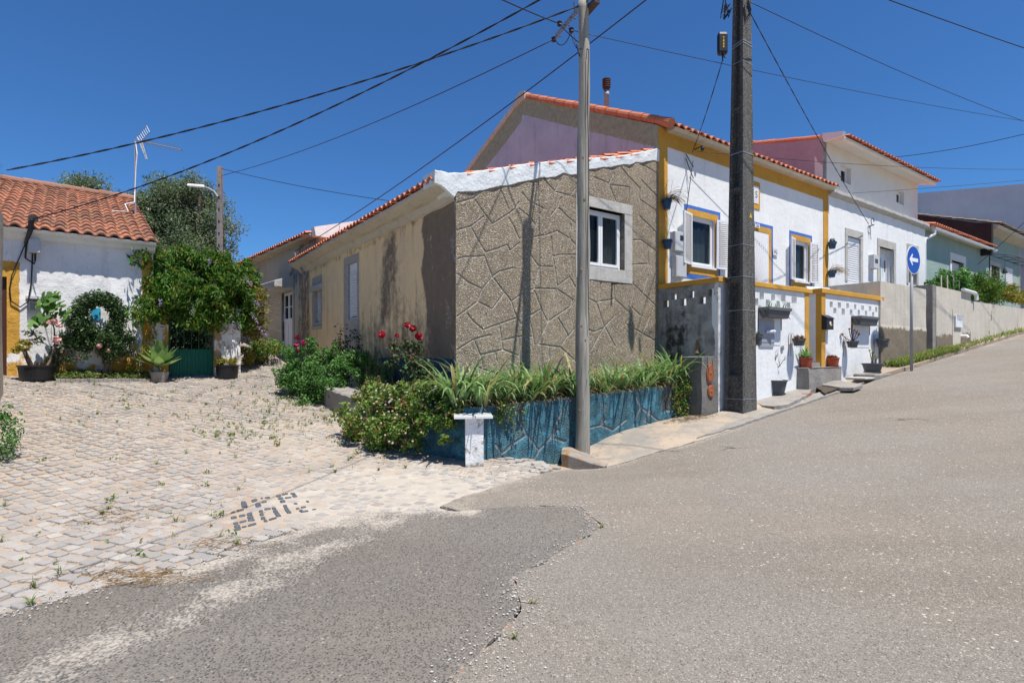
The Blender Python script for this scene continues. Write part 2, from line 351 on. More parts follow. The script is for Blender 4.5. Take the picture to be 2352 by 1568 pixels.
def polemat():
    n = NT('weathered_timber'); v = n.scl(n.P, (14, 14, .8)); a = n.noise(1., 6, .7, .4, v)
    col = n.mix(n.rng(a, .35, .62), (.165, .15, .125), (.36, .34, .29)); col = n.mix(n.rng(n.noise(1., 3, .5, 0, n.scl(n.P, (60, 60, 1.2))), .64, .70, 0, .45), col, (.06, .05, .04))
    col = n.mix(n.rng(n.noise(1.3, 3), .5, .62, 0, .5), col, (.22, .225, .16)); n.set(col=col, rough=.85, nor=n.bump(a, .8, .01)); return n.m
MT['timber'] = polemat()
def pole2mat():
    n = NT('exposed_aggregate_concrete'); c = n.nd('TexVoronoi', None, {'Vector': n.P, 'Scale': 70.}); cc = n.nd('SeparateColor', None, {0: c.outputs['Color']}).outputs
    col = n.mix(n.rng(n.noise(1., 6, .7, 0, n.scl(n.P, (5, 5, .5))), .4, .62), (.055, .052, .046), (.105, .10, .088)); col = n.mix(n.rng(cc[0], .84, .92, 0, .7), col, (.27, .26, .235)); col = n.mix(n.rng(n.noise(4, 6), .62, .7, 0, .4), col, (.25, .16, .06))
    n.set(col=col, rough=.9, nor=n.bump(n.ma('ADD', c.outputs['Distance'], n.noise(30, 4)), .8, .012)); return n.m
MT['pole2'] = pole2mat()
def gatemat():
    n = NT('green_painted_sheet'); n.set(col=n.mix(n.rng(n.noise(1., 5, .7, 0, n.scl(n.P, (20, 20, 1.))), .6, .75, 0, .5), (.012, .16, .10), (.12, .27, .2)), rough=.45); return n.m
MT['gate'] = gatemat()
MT['f_olive'] = foliage('olive_leaves', (.045, .075, .03), (.21, .28, .15), (.33, .34, .26))
MT['f_wist'] = foliage('wisteria_leaves', (.014, .055, .008), (.10, .235, .025), (.24, .22, .04))
MT['f_wistr'] = foliage('young_bronze_leaves', (.12, .14, .02), (.30, .26, .06), (.26, .11, .04))
MT['f_bush'] = foliage('bush_leaves', (.03, .10, .02), (.14, .30, .07))
MT['f_bush2'] = foliage('ground_cover_leaves', (.05, .13, .02), (.23, .36, .07), (.34, .17, .09))
MT['f_dark'] = foliage('dark_glossy_leaves', (.012, .035, .012), (.06, .12, .035), (.13, .2, .07), .2, .35)
MT['f_rose'] = foliage('rose_leaves', (.02, .055, .02), (.10, .18, .08), (.22, .07, .04))
MT['f_iris'] = foliage('iris_blades', (.08, .18, .055), (.28, .40, .18), (.40, .32, .15), .3)
MT['f_agave'] = foliage('agave_leaves', (.10, .20, .07), (.32, .44, .18), None, .25)
MT['f_fig'] = foliage('fig_leaves', (.05, .14, .03), (.16, .30, .07), None, .4)
MT['f_weed'] = foliage('weed_leaves', (.07, .13, .02), (.22, .30, .08), (.36, .27, .14))
MT['f_red'] = foliage('red_succulent_leaves', (.13, .03, .02), (.34, .12, .05), (.2, .2, .06), .2)
MT['f_yell'] = foliage('yellow_green_leaves', (.14, .15, .02), (.40, .35, .06), (.32, .16, .05))
MT['f_lilac'] = foliage('lilac_flowers', (.28, .2, .45), (.5, .4, .65), None, .3)
# ---------------------------------------------------------------- generators
def lines(a0, a1, step, cuts):
    L = sorted(set([a0, a1]+[c for c in cuts if a0 < c < a1])); out = []
    for p, q in zip(L, L[1:]):
        n = max(1, int(math.ceil((q-p)/step))); out += [p+(q-p)*i/n for i in range(n)]
    return out+[L[-1]]
def hwall(mb, fr, a0, a1, b0, b1, z0, top, holes=(), step=.5, mask=None, disp=None, back=True, bot=None):
    tf = top if callable(top) else (lambda a: top)
    A = lines(a0, a1, step, [h[0] for h in holes]+[h[1] for h in holes])
    tm = np.array([tf(a) for a in A]); Z = lines(z0, float(tm.max()), step, [h[2] for h in holes]+[h[3] for h in holes])
    AA, ZZ = np.meshgrid(A, Z, indexing='ij'); ZZ = np.minimum(ZZ, tm[:, None])
    if bot: ZZ = np.maximum(ZZ, np.array([bot(a) for a in A])[:, None])
    na, nz = AA.shape; ok = np.ones((na-1, nz-1), bool)
    ac = (AA[1:, 1:]+AA[:-1, :-1])/2; zc = np.array(Z); zc = (zc[1:]+zc[:-1])/2
    for h in holes: ok &= ~((ac > h[0]) & (ac < h[1]) & (zc[None, :] > h[2]) & (zc[None, :] < h[3]))
    ok &= ((ZZ[:-1, 1:]-ZZ[:-1, :-1])+(ZZ[1:, 1:]-ZZ[1:, :-1])) > 1e-5
    bb = np.full(AA.shape, b0, float)
    if disp is not None: bb = bb+disp(AA, ZZ)
    X = fr.o[0]+AA*fr.d[0]-bb*fr.d[1]; Y = fr.o[1]+AA*fr.d[1]+bb*fr.d[0]
    V = np.stack([X, Y, ZZ], -1).reshape(-1, 3)
    c = mask(AA, ZZ).reshape(-1, 3) if mask is not None else np.zeros((na*nz, 3))
    X2 = fr.o[0]+AA*fr.d[0]-b1*fr.d[1]; Y2 = fr.o[1]+AA*fr.d[1]+b1*fr.d[0]
    V2 = np.stack([X2, Y2, ZZ], -1).reshape(-1, 3); n = na*nz
    I, J = np.nonzero(ok); q = I*nz+J
    fs = np.stack([q, q+nz, q+nz+1, q+1], 1)
    side = []
    okp = np.pad(ok, 1)
    for i, j in zip(I.tolist(), J.tolist()):
        k = i*nz+j
        if not okp[i, j+1]: side.append((k+1, k, k+n, k+1+n))
        if not okp[i+2, j+1]: side.append((k+nz, k+nz+1, k+nz+1+n, k+nz+n))
        if not okp[i+1, j]: side.append((k, k+nz, k+nz+n, k+n))
        if not okp[i+1, j+2]: side.append((k+nz+1, k+1, k+1+n, k+nz+1+n))
    fl = fs.tolist()+side
    if back: fl += (fs[:, ::-1]+n).tolist()
    mb.add(np.concatenate([V, V2]), fl, np.concatenate([c, c])); return mb
def tile_roof(mb, fr, a0, a1, b0, b1, z0, z1, per=.22, row=.38, amp=.055, clip=None):
    nc = max(1, round((a1-a0)/per)); nr = max(1, round((b1-b0)/row)); ns = 8
    for i in range(nc):
        aa = a0+(a1-a0)*i/nc; w = (a1-a0)/nc
        for r in range(nr):
            p, q = b0+(b1-b0)*r/nr, b0+(b1-b0)*(r+1)/nr
            zp, zq = z0+(z1-z0)*r/nr, z0+(z1-z0)*(r+1)/nr
            if clip and not clip(aa+w/2, (p+q)/2): continue
            jz = random.uniform(-.004, .006); ja = random.uniform(-.006, .006); c = (random.random(), random.random(), 0)
            V = []
            for k in range(ns+1):
                x = k/ns; h = amp*(math.sin(math.pi*min(1, max(0, (x-.12)/.76)))**.75) if .12 < x < .88 else 0
                h -= .008 if h == 0 else 0; a = aa+x*w+(ja if .1 < x < .9 else 0)
                V += [fr.p(a, p, zp+h-.012+jz), fr.p(a, p-.01, zp+h+.022+jz), fr.p(a, q, zq+h*.8+jz)]
            mb.add(V, [(3*k+j, 3*k+3+j, 3*k+4+j, 3*k+1+j) for k in range(ns) for j in (0, 1)], c)
def barrels(mb, p0, p1, r, ln=.42, c=None, full=True):
    p0, p1 = Vector(p0), Vector(p1); L = (p1-p0).length; n = max(1, round(L/ln)); d = (p1-p0)/n
    for i in range(n):
        a = p0+d*i+Vector((0, 0, random.uniform(-.006, .006))); b = a+d*1.06
        mb.tube([a, b], [r*1.02, r*.86], 12, (random.random(), random.random(), 0))
def leafblob(mb, c, rad, n, size, asp=.5, shell=.55, up=.4, out=.6, hue=None, szv=.4, dirv=None):
    rad = rad if hasattr(rad, '__len__') else (rad,)*3
    d = rng.normal(size=(n, 3)); d /= np.linalg.norm(d, axis=1)[:, None]
    rr = shell+(1-shell)*rng.random(n)**.7; P = np.array(c)+d*rr[:, None]*np.array(rad)
    nn = d*out+rng.normal(size=(n, 3))*.55+np.array([0, 0, up]); nn /= np.linalg.norm(nn, axis=1)[:, None]
    t = rng.normal(size=(n, 3))
    if dirv is not None: t = t*.5+np.array(dirv)
    t -= nn*(t*nn).sum(1)[:, None]; t /= np.linalg.norm(t, axis=1)[:, None]+1e-9
    w = np.cross(nn, t); s = size*(1-szv+2*szv*rng.random(n))[:, None]
    V = np.stack([P-t*s*.5, P+w*s*asp*.5+nn*s*.06, P+t*s*.5-nn*s*.12, P-w*s*asp*.5+nn*s*.06], 1).reshape(-1, 3)
    c0 = rng.random(n); c1 = rng.random(n) if hue is None else np.clip(rng.random(n)*hue, 0, 1)
    cc = np.repeat(np.stack([c0, c1, np.zeros(n)], 1), 4, 0)
    q = np.arange(n)[:, None]*4+np.arange(4)[None, :]
    mb.add(V, q, cc)
def crown(mb, c, rad, nclump, npc, cr, size, asp=.5, up=.4, flat=1., lo=-1., **k):
    rad = rad if hasattr(rad, '__len__') else (rad,)*3
    for i in range(nclump):
        while True:
            d = rng.normal(size=3); d /= np.linalg.norm(d)
            if d[2] >= lo: break
        r = .35+.65*rng.random()**.5; p = np.array(c)+d*r*np.array(rad)*(1+.12*rng.normal())
        q = cr*(.6+.8*rng.random())
        leafblob(mb, p, (q, q, q*flat), int(npc*(q/cr)**1.5)+3, size, asp, .25, up, **k)
def blade(mb, p, h, lean, w, bend, az, c, n=5):      # strap leaf
    V = []; x, y, z = p; ca, sa = math.cos(az), math.sin(az)
    for i in range(n+1):
        f = i/n; th = lean+bend*f*f
        if i: r_ = h/n; x += r_*math.sin(th)*ca; y += r_*math.sin(th)*sa; z += r_*math.cos(th)
        ww = w*(1-f**2.2)*.5*(1 if i else .8)
        V += [(x-sa*ww, y+ca*ww, z), (x+sa*ww, y-ca*ww, z)]
    mb.add(V, [(2*i, 2*i+1, 2*i+3, 2*i+2) for i in range(n)], c)
def sheet(name, poly, zf, mat, step=.3, col=None, skirt=.03, fine=.05, wob=.012, parent=None):
    pts = []
    m = len(poly)
    for i in range(m):
        p, q = Vector(poly[i][:2]), Vector(poly[(i+1) % m][:2]); L = (q-p).length
        near = min(p.length, q.length); fs = fine if near < 14 else fine*8
        k = max(1, int(L/fs)) if L < 15 else max(1, int(L/2.)); nrm = Vector((-(q-p).y, (q-p).x)).normalized() if L else Vector((0, 0))
        ph = random.random()*9
        for j in range(k):
            f = j/k; w = (math.sin(ph+f*L*9)+math.sin(2*ph+f*L*23)*.7+random.uniform(-1, 1)*.6)*wob*min(1, 4*f, 4*(1-f)+.001) if L < 15 else 0
            pts.append(p+(q-p)*f+nrm*w)
    nb = len(pts); P = np.array([[p.x, p.y] for p in pts])
    x0, y0 = P.min(0); x1, y1 = P.max(0); gx = []
    def axis(lo, hi):
        o = []; v = lo+step*.5
        while v < hi: o.append(v); v += step if abs(v) < 16 else step*5
        return o
    XX, YY = np.meshgrid(axis(x0, x1), axis(y0, y1)); gx = np.stack([XX.ravel(), YY.ravel()], 1); gx = gx+rng.normal(size=gx.shape)*step*.05
    ins = inpoly(gx, P); gx = gx[ins]
    if len(gx):                                        # keep clear of the border
        d = np.full(len(gx), 9.)
        for i in range(0, nb): d = np.minimum(d, np.hypot(gx[:, 0]-P[i, 0], gx[:, 1]-P[i, 1]))
        gx = gx[d > step*.25]
    V2 = [Vector((a, b)) for a, b in P]+[Vector((a, b)) for a, b in gx]
    r = geometry.delaunay_2d_cdt(V2, [(i, (i+1) % nb) for i in range(nb)], [], 1, 1e-5)
    vv = np.array([[v.x, v.y] for v in r[0]]); ff = [tuple(f) for f in r[2]]
    z = zf(vv[:, 0], vv[:, 1]); V = np.column_stack([vv, z])
    fl = []
    for f in ff:
        a, b, c = V[f[0]], V[f[1]], V[f[2]]
        fl.append(f if (b[0]-a[0])*(c[1]-a[1])-(b[1]-a[1])*(c[0]-a[0]) > 0 else f[::-1])
    ec = {}
    for f in fl:
        for i in range(len(f)): ec[(f[i], f[(i+1) % len(f)])] = 1
    bd = [(a, b) for a, b in ec if (b, a) not in ec]
    idx = {}; ex = []
    for a, b in bd:
        for q in (a, b):
            if q not in idx: idx[q] = len(V)+len(ex); ex.append((V[q][0], V[q][1], V[q][2]-skirt))
    fl += [(b, a, idx[a], idx[b]) for a, b in bd]
    VV = np.concatenate([V, np.array(ex)]) if ex else V
    cc = col(VV[:, 0], VV[:, 1]) if col else np.zeros((len(VV), 3))
    mb = MB(); mb.add(VV, fl, cc); return mb.build(name, mat, parent)
def inpoly(pts, P):
    x, y = pts[:, 0], pts[:, 1]; r = np.zeros(len(pts), bool); n = len(P)
    for i in range(n):
        x1, y1 = P[i]; x2, y2 = P[(i+1) % n]
        if y1 == y2: continue
        c = ((y1 > y) != (y2 > y)) & (x < (x2-x1)*(y-y1)/(y2-y1)+x1); r ^= c
    return r
def segdist(x, y, pl):
    d = np.full(np.shape(x), 1e9)
    for (x1, y1), (x2, y2) in zip(pl, pl[1:]):
        dx, dy = x2-x1, y2-y1; t = np.clip(((x-x1)*dx+(y-y1)*dy)/(dx*dx+dy*dy+1e-12), 0, 1)
        d = np.minimum(d, np.hypot(x-x1-t*dx, y-y1-t*dy))
    return d
def frame(mb, fr, a0, a1, z0, z1, b0, b1, w, wb=None, bottom=True, c=(0, 0, 0)):
    wb = w if wb is None else wb
    mb.box(fr, a0, a0+w, b0, b1, z0, z1, c); mb.box(fr, a1-w, a1, b0, b1, z0, z1, c)
    mb.box(fr, a0+w, a1-w, b0, b1, z1-w, z1, c)
    if bottom: mb.box(fr, a0+w, a1-w, b0, b1, z0, z0+wb, c)
def casement(parent, fr, a0, a1, z0, z1, b, nleaf=2, name='window', w=.045, lw=.055, bars=0, glass='glass', curtain=False, label=None):
    mb = MB(); frame(mb, fr, a0, a1, z0, z1, b, b+.06, w)
    n = nleaf; W = (a1-a0-2*w)/n; panes = []
    for i in range(n):
        p, q = a0+w+i*W+.002, a0+w+(i+1)*W-.002
        frame(mb, fr, p, q, z0+w+.002, z1-w-.002, b-.012, b+.045, lw)
        panes.append((p+lw, q-lw, z0+w+lw, z1-w-lw))
        for k in range(bars):
            zz = z0+w+lw+(z1-z0-2*w-2*lw)*(k+1)/(bars+1); mb.box(fr, p+lw, q-lw, b, b+.03, zz-.015, zz+.015)
    o = mb.build(name, MT['pvc'], parent)
    if label: o['label'] = label
    for p, q, zz0, zz1 in panes:
        g = MB(); g.box(fr, p-.01, q+.01, b+.02, b+.03, zz0-.01, zz1+.01); g.build('pane', MT[glass], o)
    g = MB(); e = .25; y0, y1 = b+.062, b+1.1
    for c4 in (((a0-e, y1, z0-e), (a1+e, y1, z0-e), (a1+e, y1, z1+e), (a0-e, y1, z1+e)), ((a0-e, y0, z0-e), (a0-e, y1, z0-e), (a0-e, y1, z1+e), (a0-e, y0, z1+e)), ((a1+e, y0, z0-e), (a1+e, y1, z0-e), (a1+e, y1, z1+e), (a1+e, y0, z1+e)), ((a0-e, y0, z0-e), (a1+e, y0, z0-e), (a1+e, y1, z0-e), (a0-e, y1, z0-e)), ((a0-e, y0, z1+e), (a1+e, y0, z1+e), (a1+e, y1, z1+e), (a0-e, y1, z1+e))): g.add([fr.p(*q) for q in c4], [(0, 1, 2, 3)])
    g.build('interior', MT['room'], o)
    if curtain:
        g = MB()
        for lo, hi in ((a0+w, a0+(a1-a0)*.34), (a1-(a1-a0)*.34, a1-w)):
            n2 = 24; V = []
            for i in range(n2+1):
                a = lo+(hi-lo)*i/n2; V += [fr.p(a, b+.12+.018*math.sin(i*1.7), z0+.03), fr.p(a, b+.12+.018*math.sin(i*1.7), z1-.04)]
            g.add(V, [(2*i, 2*i+2, 2*i+3, 2*i+1) for i in range(n2)])
        g.build('curtain', MT['fabric'], o)
    return o
def roller(parent, fr, a0, a1, z0, z1, b, pitch=.055, name='roller_shutter', mat='shutter', boxh=.16):
    mb = MB(); frame(mb, fr, a0, a1, z0, z1, b-.01, b+.05, .03)
    if boxh: mb.box(fr, a0+.03, a1-.03, b-.005, b+.05, z1-.03-boxh, z1-.03)
    z = z1-.03-boxh; n = int((z-z0)/pitch)
    for i in range(n):
        zz = z-(i+1)*pitch
        P = lambda d: [fr.p(a0+.03, b+d[0], zz+d[1]) for d in d] if 0 else None
        prof = [(b+.02, zz+.004), (b+.004, zz+pitch*.3), (b+.002, zz+pitch*.6), (b+.018, zz+pitch-.003), (b+.03, zz+pitch-.003), (b+.03, zz+.004)]
        mb.prism([fr.p(a0+.03, x, y) for x, y in prof], [fr.p(a1-.03, x, y) for x, y in prof])
    return mb.build(name, MT[mat], parent)
def louvre(parent, fr2, w, z0, z1, name='shutter'):   # leaf built along frame fr2 from a=0..w
    mb = MB(); frame(mb, fr2, 0, w, z0, z1, -.018, .018, .05); zm = (z0+z1)/2
    z = z0+.06
    while z < z1-.075:
        mb.prism([fr2.p(.05, .014, z+.004), fr2.p(.05, -.016, z+.030), fr2.p(.05, -.011, z+.036), fr2.p(.05, .018, z+.010)],
                 [fr2.p(w-.05, .014, z+.004), fr2.p(w-.05, -.016, z+.030), fr2.p(w-.05, -.011, z+.036), fr2.p(w-.05, .018, z+.010)]); z += .048
    return mb.build(name, MT['shutter'], parent)
def text(body, fr, a, z, b, size, mat, parent, ext=.004, rot=0, sx_=1.):
    cu = bpy.data.curves.new('lettering', 'FONT'); cu.body = body; cu.size = size; cu.extrude = ext; cu.align_x = 'CENTER'; cu.align_y = 'CENTER'
    tmp = bpy.data.objects.new('tmp', cu); C.objects.link(tmp); bpy.context.view_layer.update()
    me = bpy.data.meshes.new_from_object(tmp.evaluated_get(bpy.context.evaluated_depsgraph_get())); bpy.data.objects.remove(tmp)
    me.materials.clear(); me.materials.append(MT[mat]); o = bpy.data.objects.new('lettering', me); C.objects.link(o)
    p = fr.p(a, b, z); q = LOC.get(parent, (0, 0, 0)); o.location = (p[0]-q[0], p[1]-q[1], p[2]-q[2])
    o.rotation_euler = (R_(90), rot, math.atan2(fr.d[1], fr.d[0])); o.scale = (sx_, 1, 1); o.parent = parent; return o
def wire(name, label, A, B, sag, r=.010, twist=False, group=None, n=24, ext=1):
    A, B = Vector(A), Vector(B); mb = MB(); k = ext
    B = A+(B-A)*k+Vector((0, 0, 4*sag*k*(k-1))); sag = sag*k*k; n = int(n*k); L = (B-A).length
    if twist: n = int(L/.12)
    P = [A.lerp(B, i/n)-Vector((0, 0, 4*sag*(i/n)*(1-i/n))) for i in range(n+1)]
    if twist:
        for k in (0, 1):
            mb.tube([p+Vector((r*.9*math.cos(i*1.0+k*math.pi)*.7, r*.9*math.cos(i*1.0+k*math.pi)*.3, r*.9*math.sin(i*1.0+k*math.pi))) for i, p in enumerate(P)], r*.75, 5)
    else: mb.tube(P, r, 5)
    return tag(mb.build(name, MT['black'], smooth=True), label, 'cable', group)
# ---------------------------------------------------------------- ground, road, pavement
def G(u, v): return ground(u, v)
def ms(s, t): return (s*DS[0]+t*DT[0], s*DS[1]+t*DT[1])
pe = [G(u, v) for u, v in ((0, 1412), (120, 1378), (240, 1348), (420, 1312), (560, 1262), (690, 1216), (850, 1178), (1000, 1172), (1060, 1174))]
pr = [G(u, v) for u, v in ((1200, 1162), (1330, 1164), (1362, 1190), (1384, 1212), (1300, 1262), (1180, 1332), (1196, 1386), (1184, 1425), (1112, 1492), (1040, 1566))]
redge = [G(u, v) for u, v in ((1392, 1074), (1470, 1052), (1560, 1028), (1640, 1003), (1790, 945), (1900, 907), (1990, 882))]+[ms(16.5, 5.75), ms(19.4, 5.85), ms(31, 6.0), ms(60, 6.2)]
streak = [G(u, v) for u, v in ((1010, 1150), (800, 1235), (650, 1300), (480, 1385), (280, 1455), (130, 1540))]
lettc = G(950, 1130)
rut = [ms(-2, 5.2), ms(1.5, 5.6), ms(3.6, 6.3)]
def gcol(x, y):
    d = np.exp(-(np.hypot((x-lettc[0])/2.0, (y-lettc[1])/1.7))**2)*1.0
    d2 = np.exp(-(np.hypot((x+3.2)/2.4, (y-8.6)/2.6))**2)*.55
    r = np.maximum(d, d2); s = x*DS[0]+y*DS[1]; t = x*DT[0]+y*DT[1]
    far = np.clip((np.hypot(x, y)-32)/20, 0, 1)
    return np.stack([r, x*0, far], 1)
ax = sorted(set(np.round(np.concatenate([np.arange(-400, -30, 25), np.arange(-30, -14, 2), np.arange(-14, 12, .3), np.arange(12, 40, 1.5), np.arange(40, 401, 20)]), 2)))
ay = sorted(set(np.round(np.concatenate([np.arange(-200, -12, 20), np.arange(-12, 0, 1.5), np.arange(0, 16, .3), np.arange(16, 45, 1.5), np.arange(45, 401, 20)]), 2)))
XX, YY = np.meshgrid(ax, ay, indexing='ij'); x, y = XX.ravel(), YY.ravel(); s_ = x*DS[0]+y*DS[1]; t_ = x*DT[0]+y*DT[1]
road_in = (t_ < 5.1) & (t_ > -4.5) & (s_ > 1.5-t_*.2) | ((np.hypot(x-.8, y-1.5) < 3.2) & (t_ < 3.2))
z = TV(x, y)-np.where(road_in, .05, 0.)-np.where((s_ > 4.6) & (t_ > 5.4) & (t_ < 9), .06, 0.)
ny = len(ay); i_, j_ = np.meshgrid(np.arange(len(ax)-1), np.arange(ny-1), indexing='ij'); q = (i_*ny+j_).ravel()
mb = MB(); mb.add(np.column_stack([x, y, z]), np.stack([q, q+ny, q+ny+1, q+1], 1), gcol(x, y))
structure(mb.build('ground', MT['sand'], smooth=True))
# road
poly_road = pr[::-1][:0]+[pe[-1], G(1010, 1165), G(1060, 1142), G(1180, 1106), G(1290, 1080)]+redge+[ms(60, -3.2), ms(31, -3.2), ms(-30, -3.2), ms(-30, 2.0), (-6.0, -2.), (-1.5, .2), (.1, 1.3), (.28, 1.9)]+pr[::-1]
def rcol(x, y):
    s = x*DS[0]+y*DS[1]; t = x*DT[0]+y*DT[1]
    de = segdist(x, y, redge); dp = segdist(x, y, [pe[-1], G(1060, 1142), G(1180, 1106), G(1290, 1080), redge[0], redge[1]])
    r = np.maximum(.75*np.exp(-de/.16), .85*np.exp(-(dp/.28)))
    g = .55*np.exp(-segdist(x, y, pr)/.045); g = np.maximum(g, .62*np.exp(-(np.hypot(x-G(1560, 1052)[0], y-G(1560, 1052)[1])/.16)**2))
    return np.stack([r, g, x*0], 1)
structure(sheet('road', poly_road, lambda x, y: TV(x, y)+.008+.002*np.sin(x*3.1+y*1.7)*np.sin(y*2.3), MT['road'], .22, rcol, .03))
low = [(.28, 1.9), (.1, 1.3), (-1.5, .2), (-6., -2.), (-12, -2), (-12, 3.0), G(-400, 1520), G(-150, 1455)]
def pcol(x, y):
    r = .80*np.exp(-(segdist(x, y, streak)/.36)**2); r = np.maximum(r, 1.0*np.exp(-(segdist(x, y, pe[3:])/.30)**2)); r = np.maximum(r, .6*np.exp(-segdist(x, y, pe[:4])/.16))
    r = np.maximum(r, .75*np.exp(-segdist(x, y, pr)/.05))
    g = .75*np.exp(-(np.hypot(x-G(1148, 1250)[0], y-G(1148, 1250)[1])/.075)**2); return np.stack([r, g, x*0], 1)
structure(sheet('asphalt_patch', low+pe+[G(1120, 1168)]+pr, lambda x, y: TV(x, y)+.006+.003*np.sin(x*4+y*2)*np.sin(y*3.3), MT['patch'], .15, pcol, .02))
# pavement strip between planter, terrace and road
pav = [redge[0], *redge[1:5], G(1850, 925), ms(11.7, 6.36), ms(9.0, 6.36), ms(9.0, 6.8), ms(5.85, 6.8), G(1312, 1058)]
def pz(x, y):
    de = segdist(x, y, redge[:6]); s = x*DS[0]+y*DS[1]
    return TV(x, y)+.02+.07*np.clip(de/.5, 0, 1)+.03*np.clip((s-9)/1.5, 0, 1)
def pvc(x, y): return np.stack([.35+.5*np.exp(-segdist(x, y, redge[:6])/.2), x*0, x*0], 1)
structure(sheet('pavement', pav, pz, MT['pave'], .15, pvc, .05))
# cement apron along the road edge
ap = [G(u, v) for u, v in ((1600, 1012), (1700, 968), (1790, 932), (1880, 906), (1985, 882), (1960, 893), (1885, 918), (1790, 950), (1690, 985))]
structure(sheet('gutter', ap, lambda x, y: TV(x, y)+.052, MT['conc'], .1, None, .05, .04, .01))
# upper verge beside the far road
def vg(x, y): return TV(x, y)+.10
structure(sheet('verge', [G(2022, 868), ms(17.5, 5.78), ms(19.4, 5.88), ms(31, 6.02), ms(45, 6.2), ms(45, 6.5), ms(16.9, 6.45)], vg, MT['sand'], .3, None, .15))
# shallow concrete kerb at the street corner, tapering away
KF = [(1290, 1063, 1297, 1044, .20), (1306, 1067, 1318, 1046, .20), (1330, 1071, 1345, 1053, .15), (1360, 1074, 1370, 1062, .09), (1392, 1076, 1396, 1070, .03)]
V = []; mb = MB()
for u0, v0, u1, v1, h in KF:
    f, b = Vector(G(u0, v0)), Vector(G(u1, v1)); z0 = T(f.x, f.y)
    for q, e in ((0, -.06), (0, h*.75), (.12, h), (.5, h*1.03), (.85, h*.97), (1, -.06)): p = f.lerp(b, q); V.append((p.x+jit(0, .006), p.y+jit(0, .006), z0+e+jit(0, .006)))
m = len(KF); mb.add(V, [(i*6+k, (i+1)*6+k, (i+1)*6+k+1, i*6+k+1) for i in range(m-1) for k in range(5)]+[(5, 4, 3, 2, 1, 0), tuple((m-1)*6+k for k in range(6))], (.42, 0, 0))
tag(mb.build('kerb_stone', MT['conc'], bevel=.012), 'worn concrete kerb chunk with orange lichen at foot of wooden pole', 'kerb')
# cobbles
lt = [((790, 500), (870, 500), (905, 605), (810, 608)), ((665, 668), (710, 655), (715, 675), (640, 688)), ((735, 640), (845, 622), (840, 640), (730, 668)),
      ((945, 490), (1030, 468), (1045, 500), (965, 528)), ((1000, 540), (1080, 520), (1108, 588), (1015, 600)), ((1085, 460), (1120, 455), (1125, 470), (1090, 474)), ((1145, 452), (1225, 445), (1225, 460), (1150, 466)), ((1095, 515), (1165, 503), (1185, 520), (1110, 538)),
      ((1310, 425), (1385, 415), (1395, 440), (1325, 452)), ((1338, 462), (1415, 448), (1425, 478), (1350, 488)), ((1362, 500), (1445, 488), (1458, 520), (1380, 534)), ((1395, 405), (1490, 388), (1495, 405), (1400, 424)), ((1435, 455), (1540, 443), (1545, 458), (1450, 470)), ((1520, 390), (1590, 385), (1605, 405), (1530, 410)), ((1545, 418), (1610, 412), (1630, 445), (1560, 450)),
      ((645, 740), (735, 728), (740, 755), (655, 770)), ((765, 718), (860, 700), (870, 722), (775, 742)), ((880, 690), (960, 665), (970, 705), (885, 718)), ((885, 728), (970, 712), (990, 752), (893, 768)), ((895, 775), (990, 760), (1008, 795), (900, 802)), ((770, 812), (880, 785), (880, 805), (780, 832)), ((680, 828), (760, 815), (765, 840), (690, 852)), ((690, 868), (780, 855), (795, 890), (705, 902)), ((705, 910), (800, 895), (800, 925), (720, 942)), ((805, 888), (880, 870), (885, 884), (815, 900)), ((890, 862), (1025, 825), (1030, 848), (905, 884)),
      ((1055, 650), (1115, 635), (1128, 665), (1068, 675)), ((1065, 690), (1125, 675), (1140, 715), (1080, 728)), ((1085, 745), (1150, 735), (1165, 770), (1095, 785)), ((1125, 792), (1175, 778), (1198, 808), (1150, 815)), ((1135, 622), (1235, 605), (1240, 625), (1150, 642)), ((1245, 605), (1305, 595), (1325, 628), (1262, 635)), ((1262, 648), (1330, 635), (1352, 675), (1280, 682)), ((1285, 690), (1360, 678), (1375, 705), (1300, 712)), ((1305, 716), (1380, 706), (1392, 732), (1320, 738)), ((1200, 775), (1320, 742), (1330, 758), (1215, 795)),
      ((1412, 568), (1470, 560), (1482, 590), (1425, 598)), ((1425, 605), (1490, 598), (1500, 625), (1438, 632)), ((1440, 640), (1510, 630), (1520, 655), (1455, 662)), ((1460, 665), (1530, 655), (1545, 682), (1475, 686)), ((1560, 545), (1610, 535), (1640, 550), (1610, 553)), ((1600, 615), (1650, 605), (1665, 620), (1620, 630)), ((1672, 595), (1750, 583), (1760, 600), (1690, 612)), ((1645, 650), (1690, 628), (1712, 645), (1660, 662)), ((1665, 665), (1785, 640), (1795, 658), (1680, 674)), ((1750, 508), (1790, 503), (1805, 522), (1770, 524)), ((1835, 638), (1870, 625), (1910, 628), (1880, 632))]
LQ = [[G((700+x*.2551)/1.6327, (1750+y*.2551)/1.6327) for x, y in q] for q in lt]
lcen = np.array([np.mean(q, 0) for q in LQ])
mb = MB()
for q in LQ:
    cxy = np.mean(q, 0); z0 = T(*cxy); ring = []
    for i in range(4):
        a, b = np.array(q[i]), np.array(q[(i+1) % 4]); ring += [a*.85+b*.15+(cxy-a)*.04, a*.15+b*.85+(cxy-b)*.04]
    V = [(*p, z0-.02) for p in ring]+[(*p, z0+.006) for p in ring]+[(*(p+(cxy-p)*.15), z0+.0105) for p in ring]
    k = len(ring); mb.add(V, [(i, (i+1) % k, k+(i+1) % k, k+i) for i in range(k)]+[(k+i, k+(i+1) % k, 2*k+(i+1) % k, 2*k+i) for i in range(k)]+[tuple(range(2*k, 3*k))])
tag(mb.build('stone_lettering', MT['basalt']), 'dark stone letters JFP above worn digits set into the pale cobbles', 'lettering')
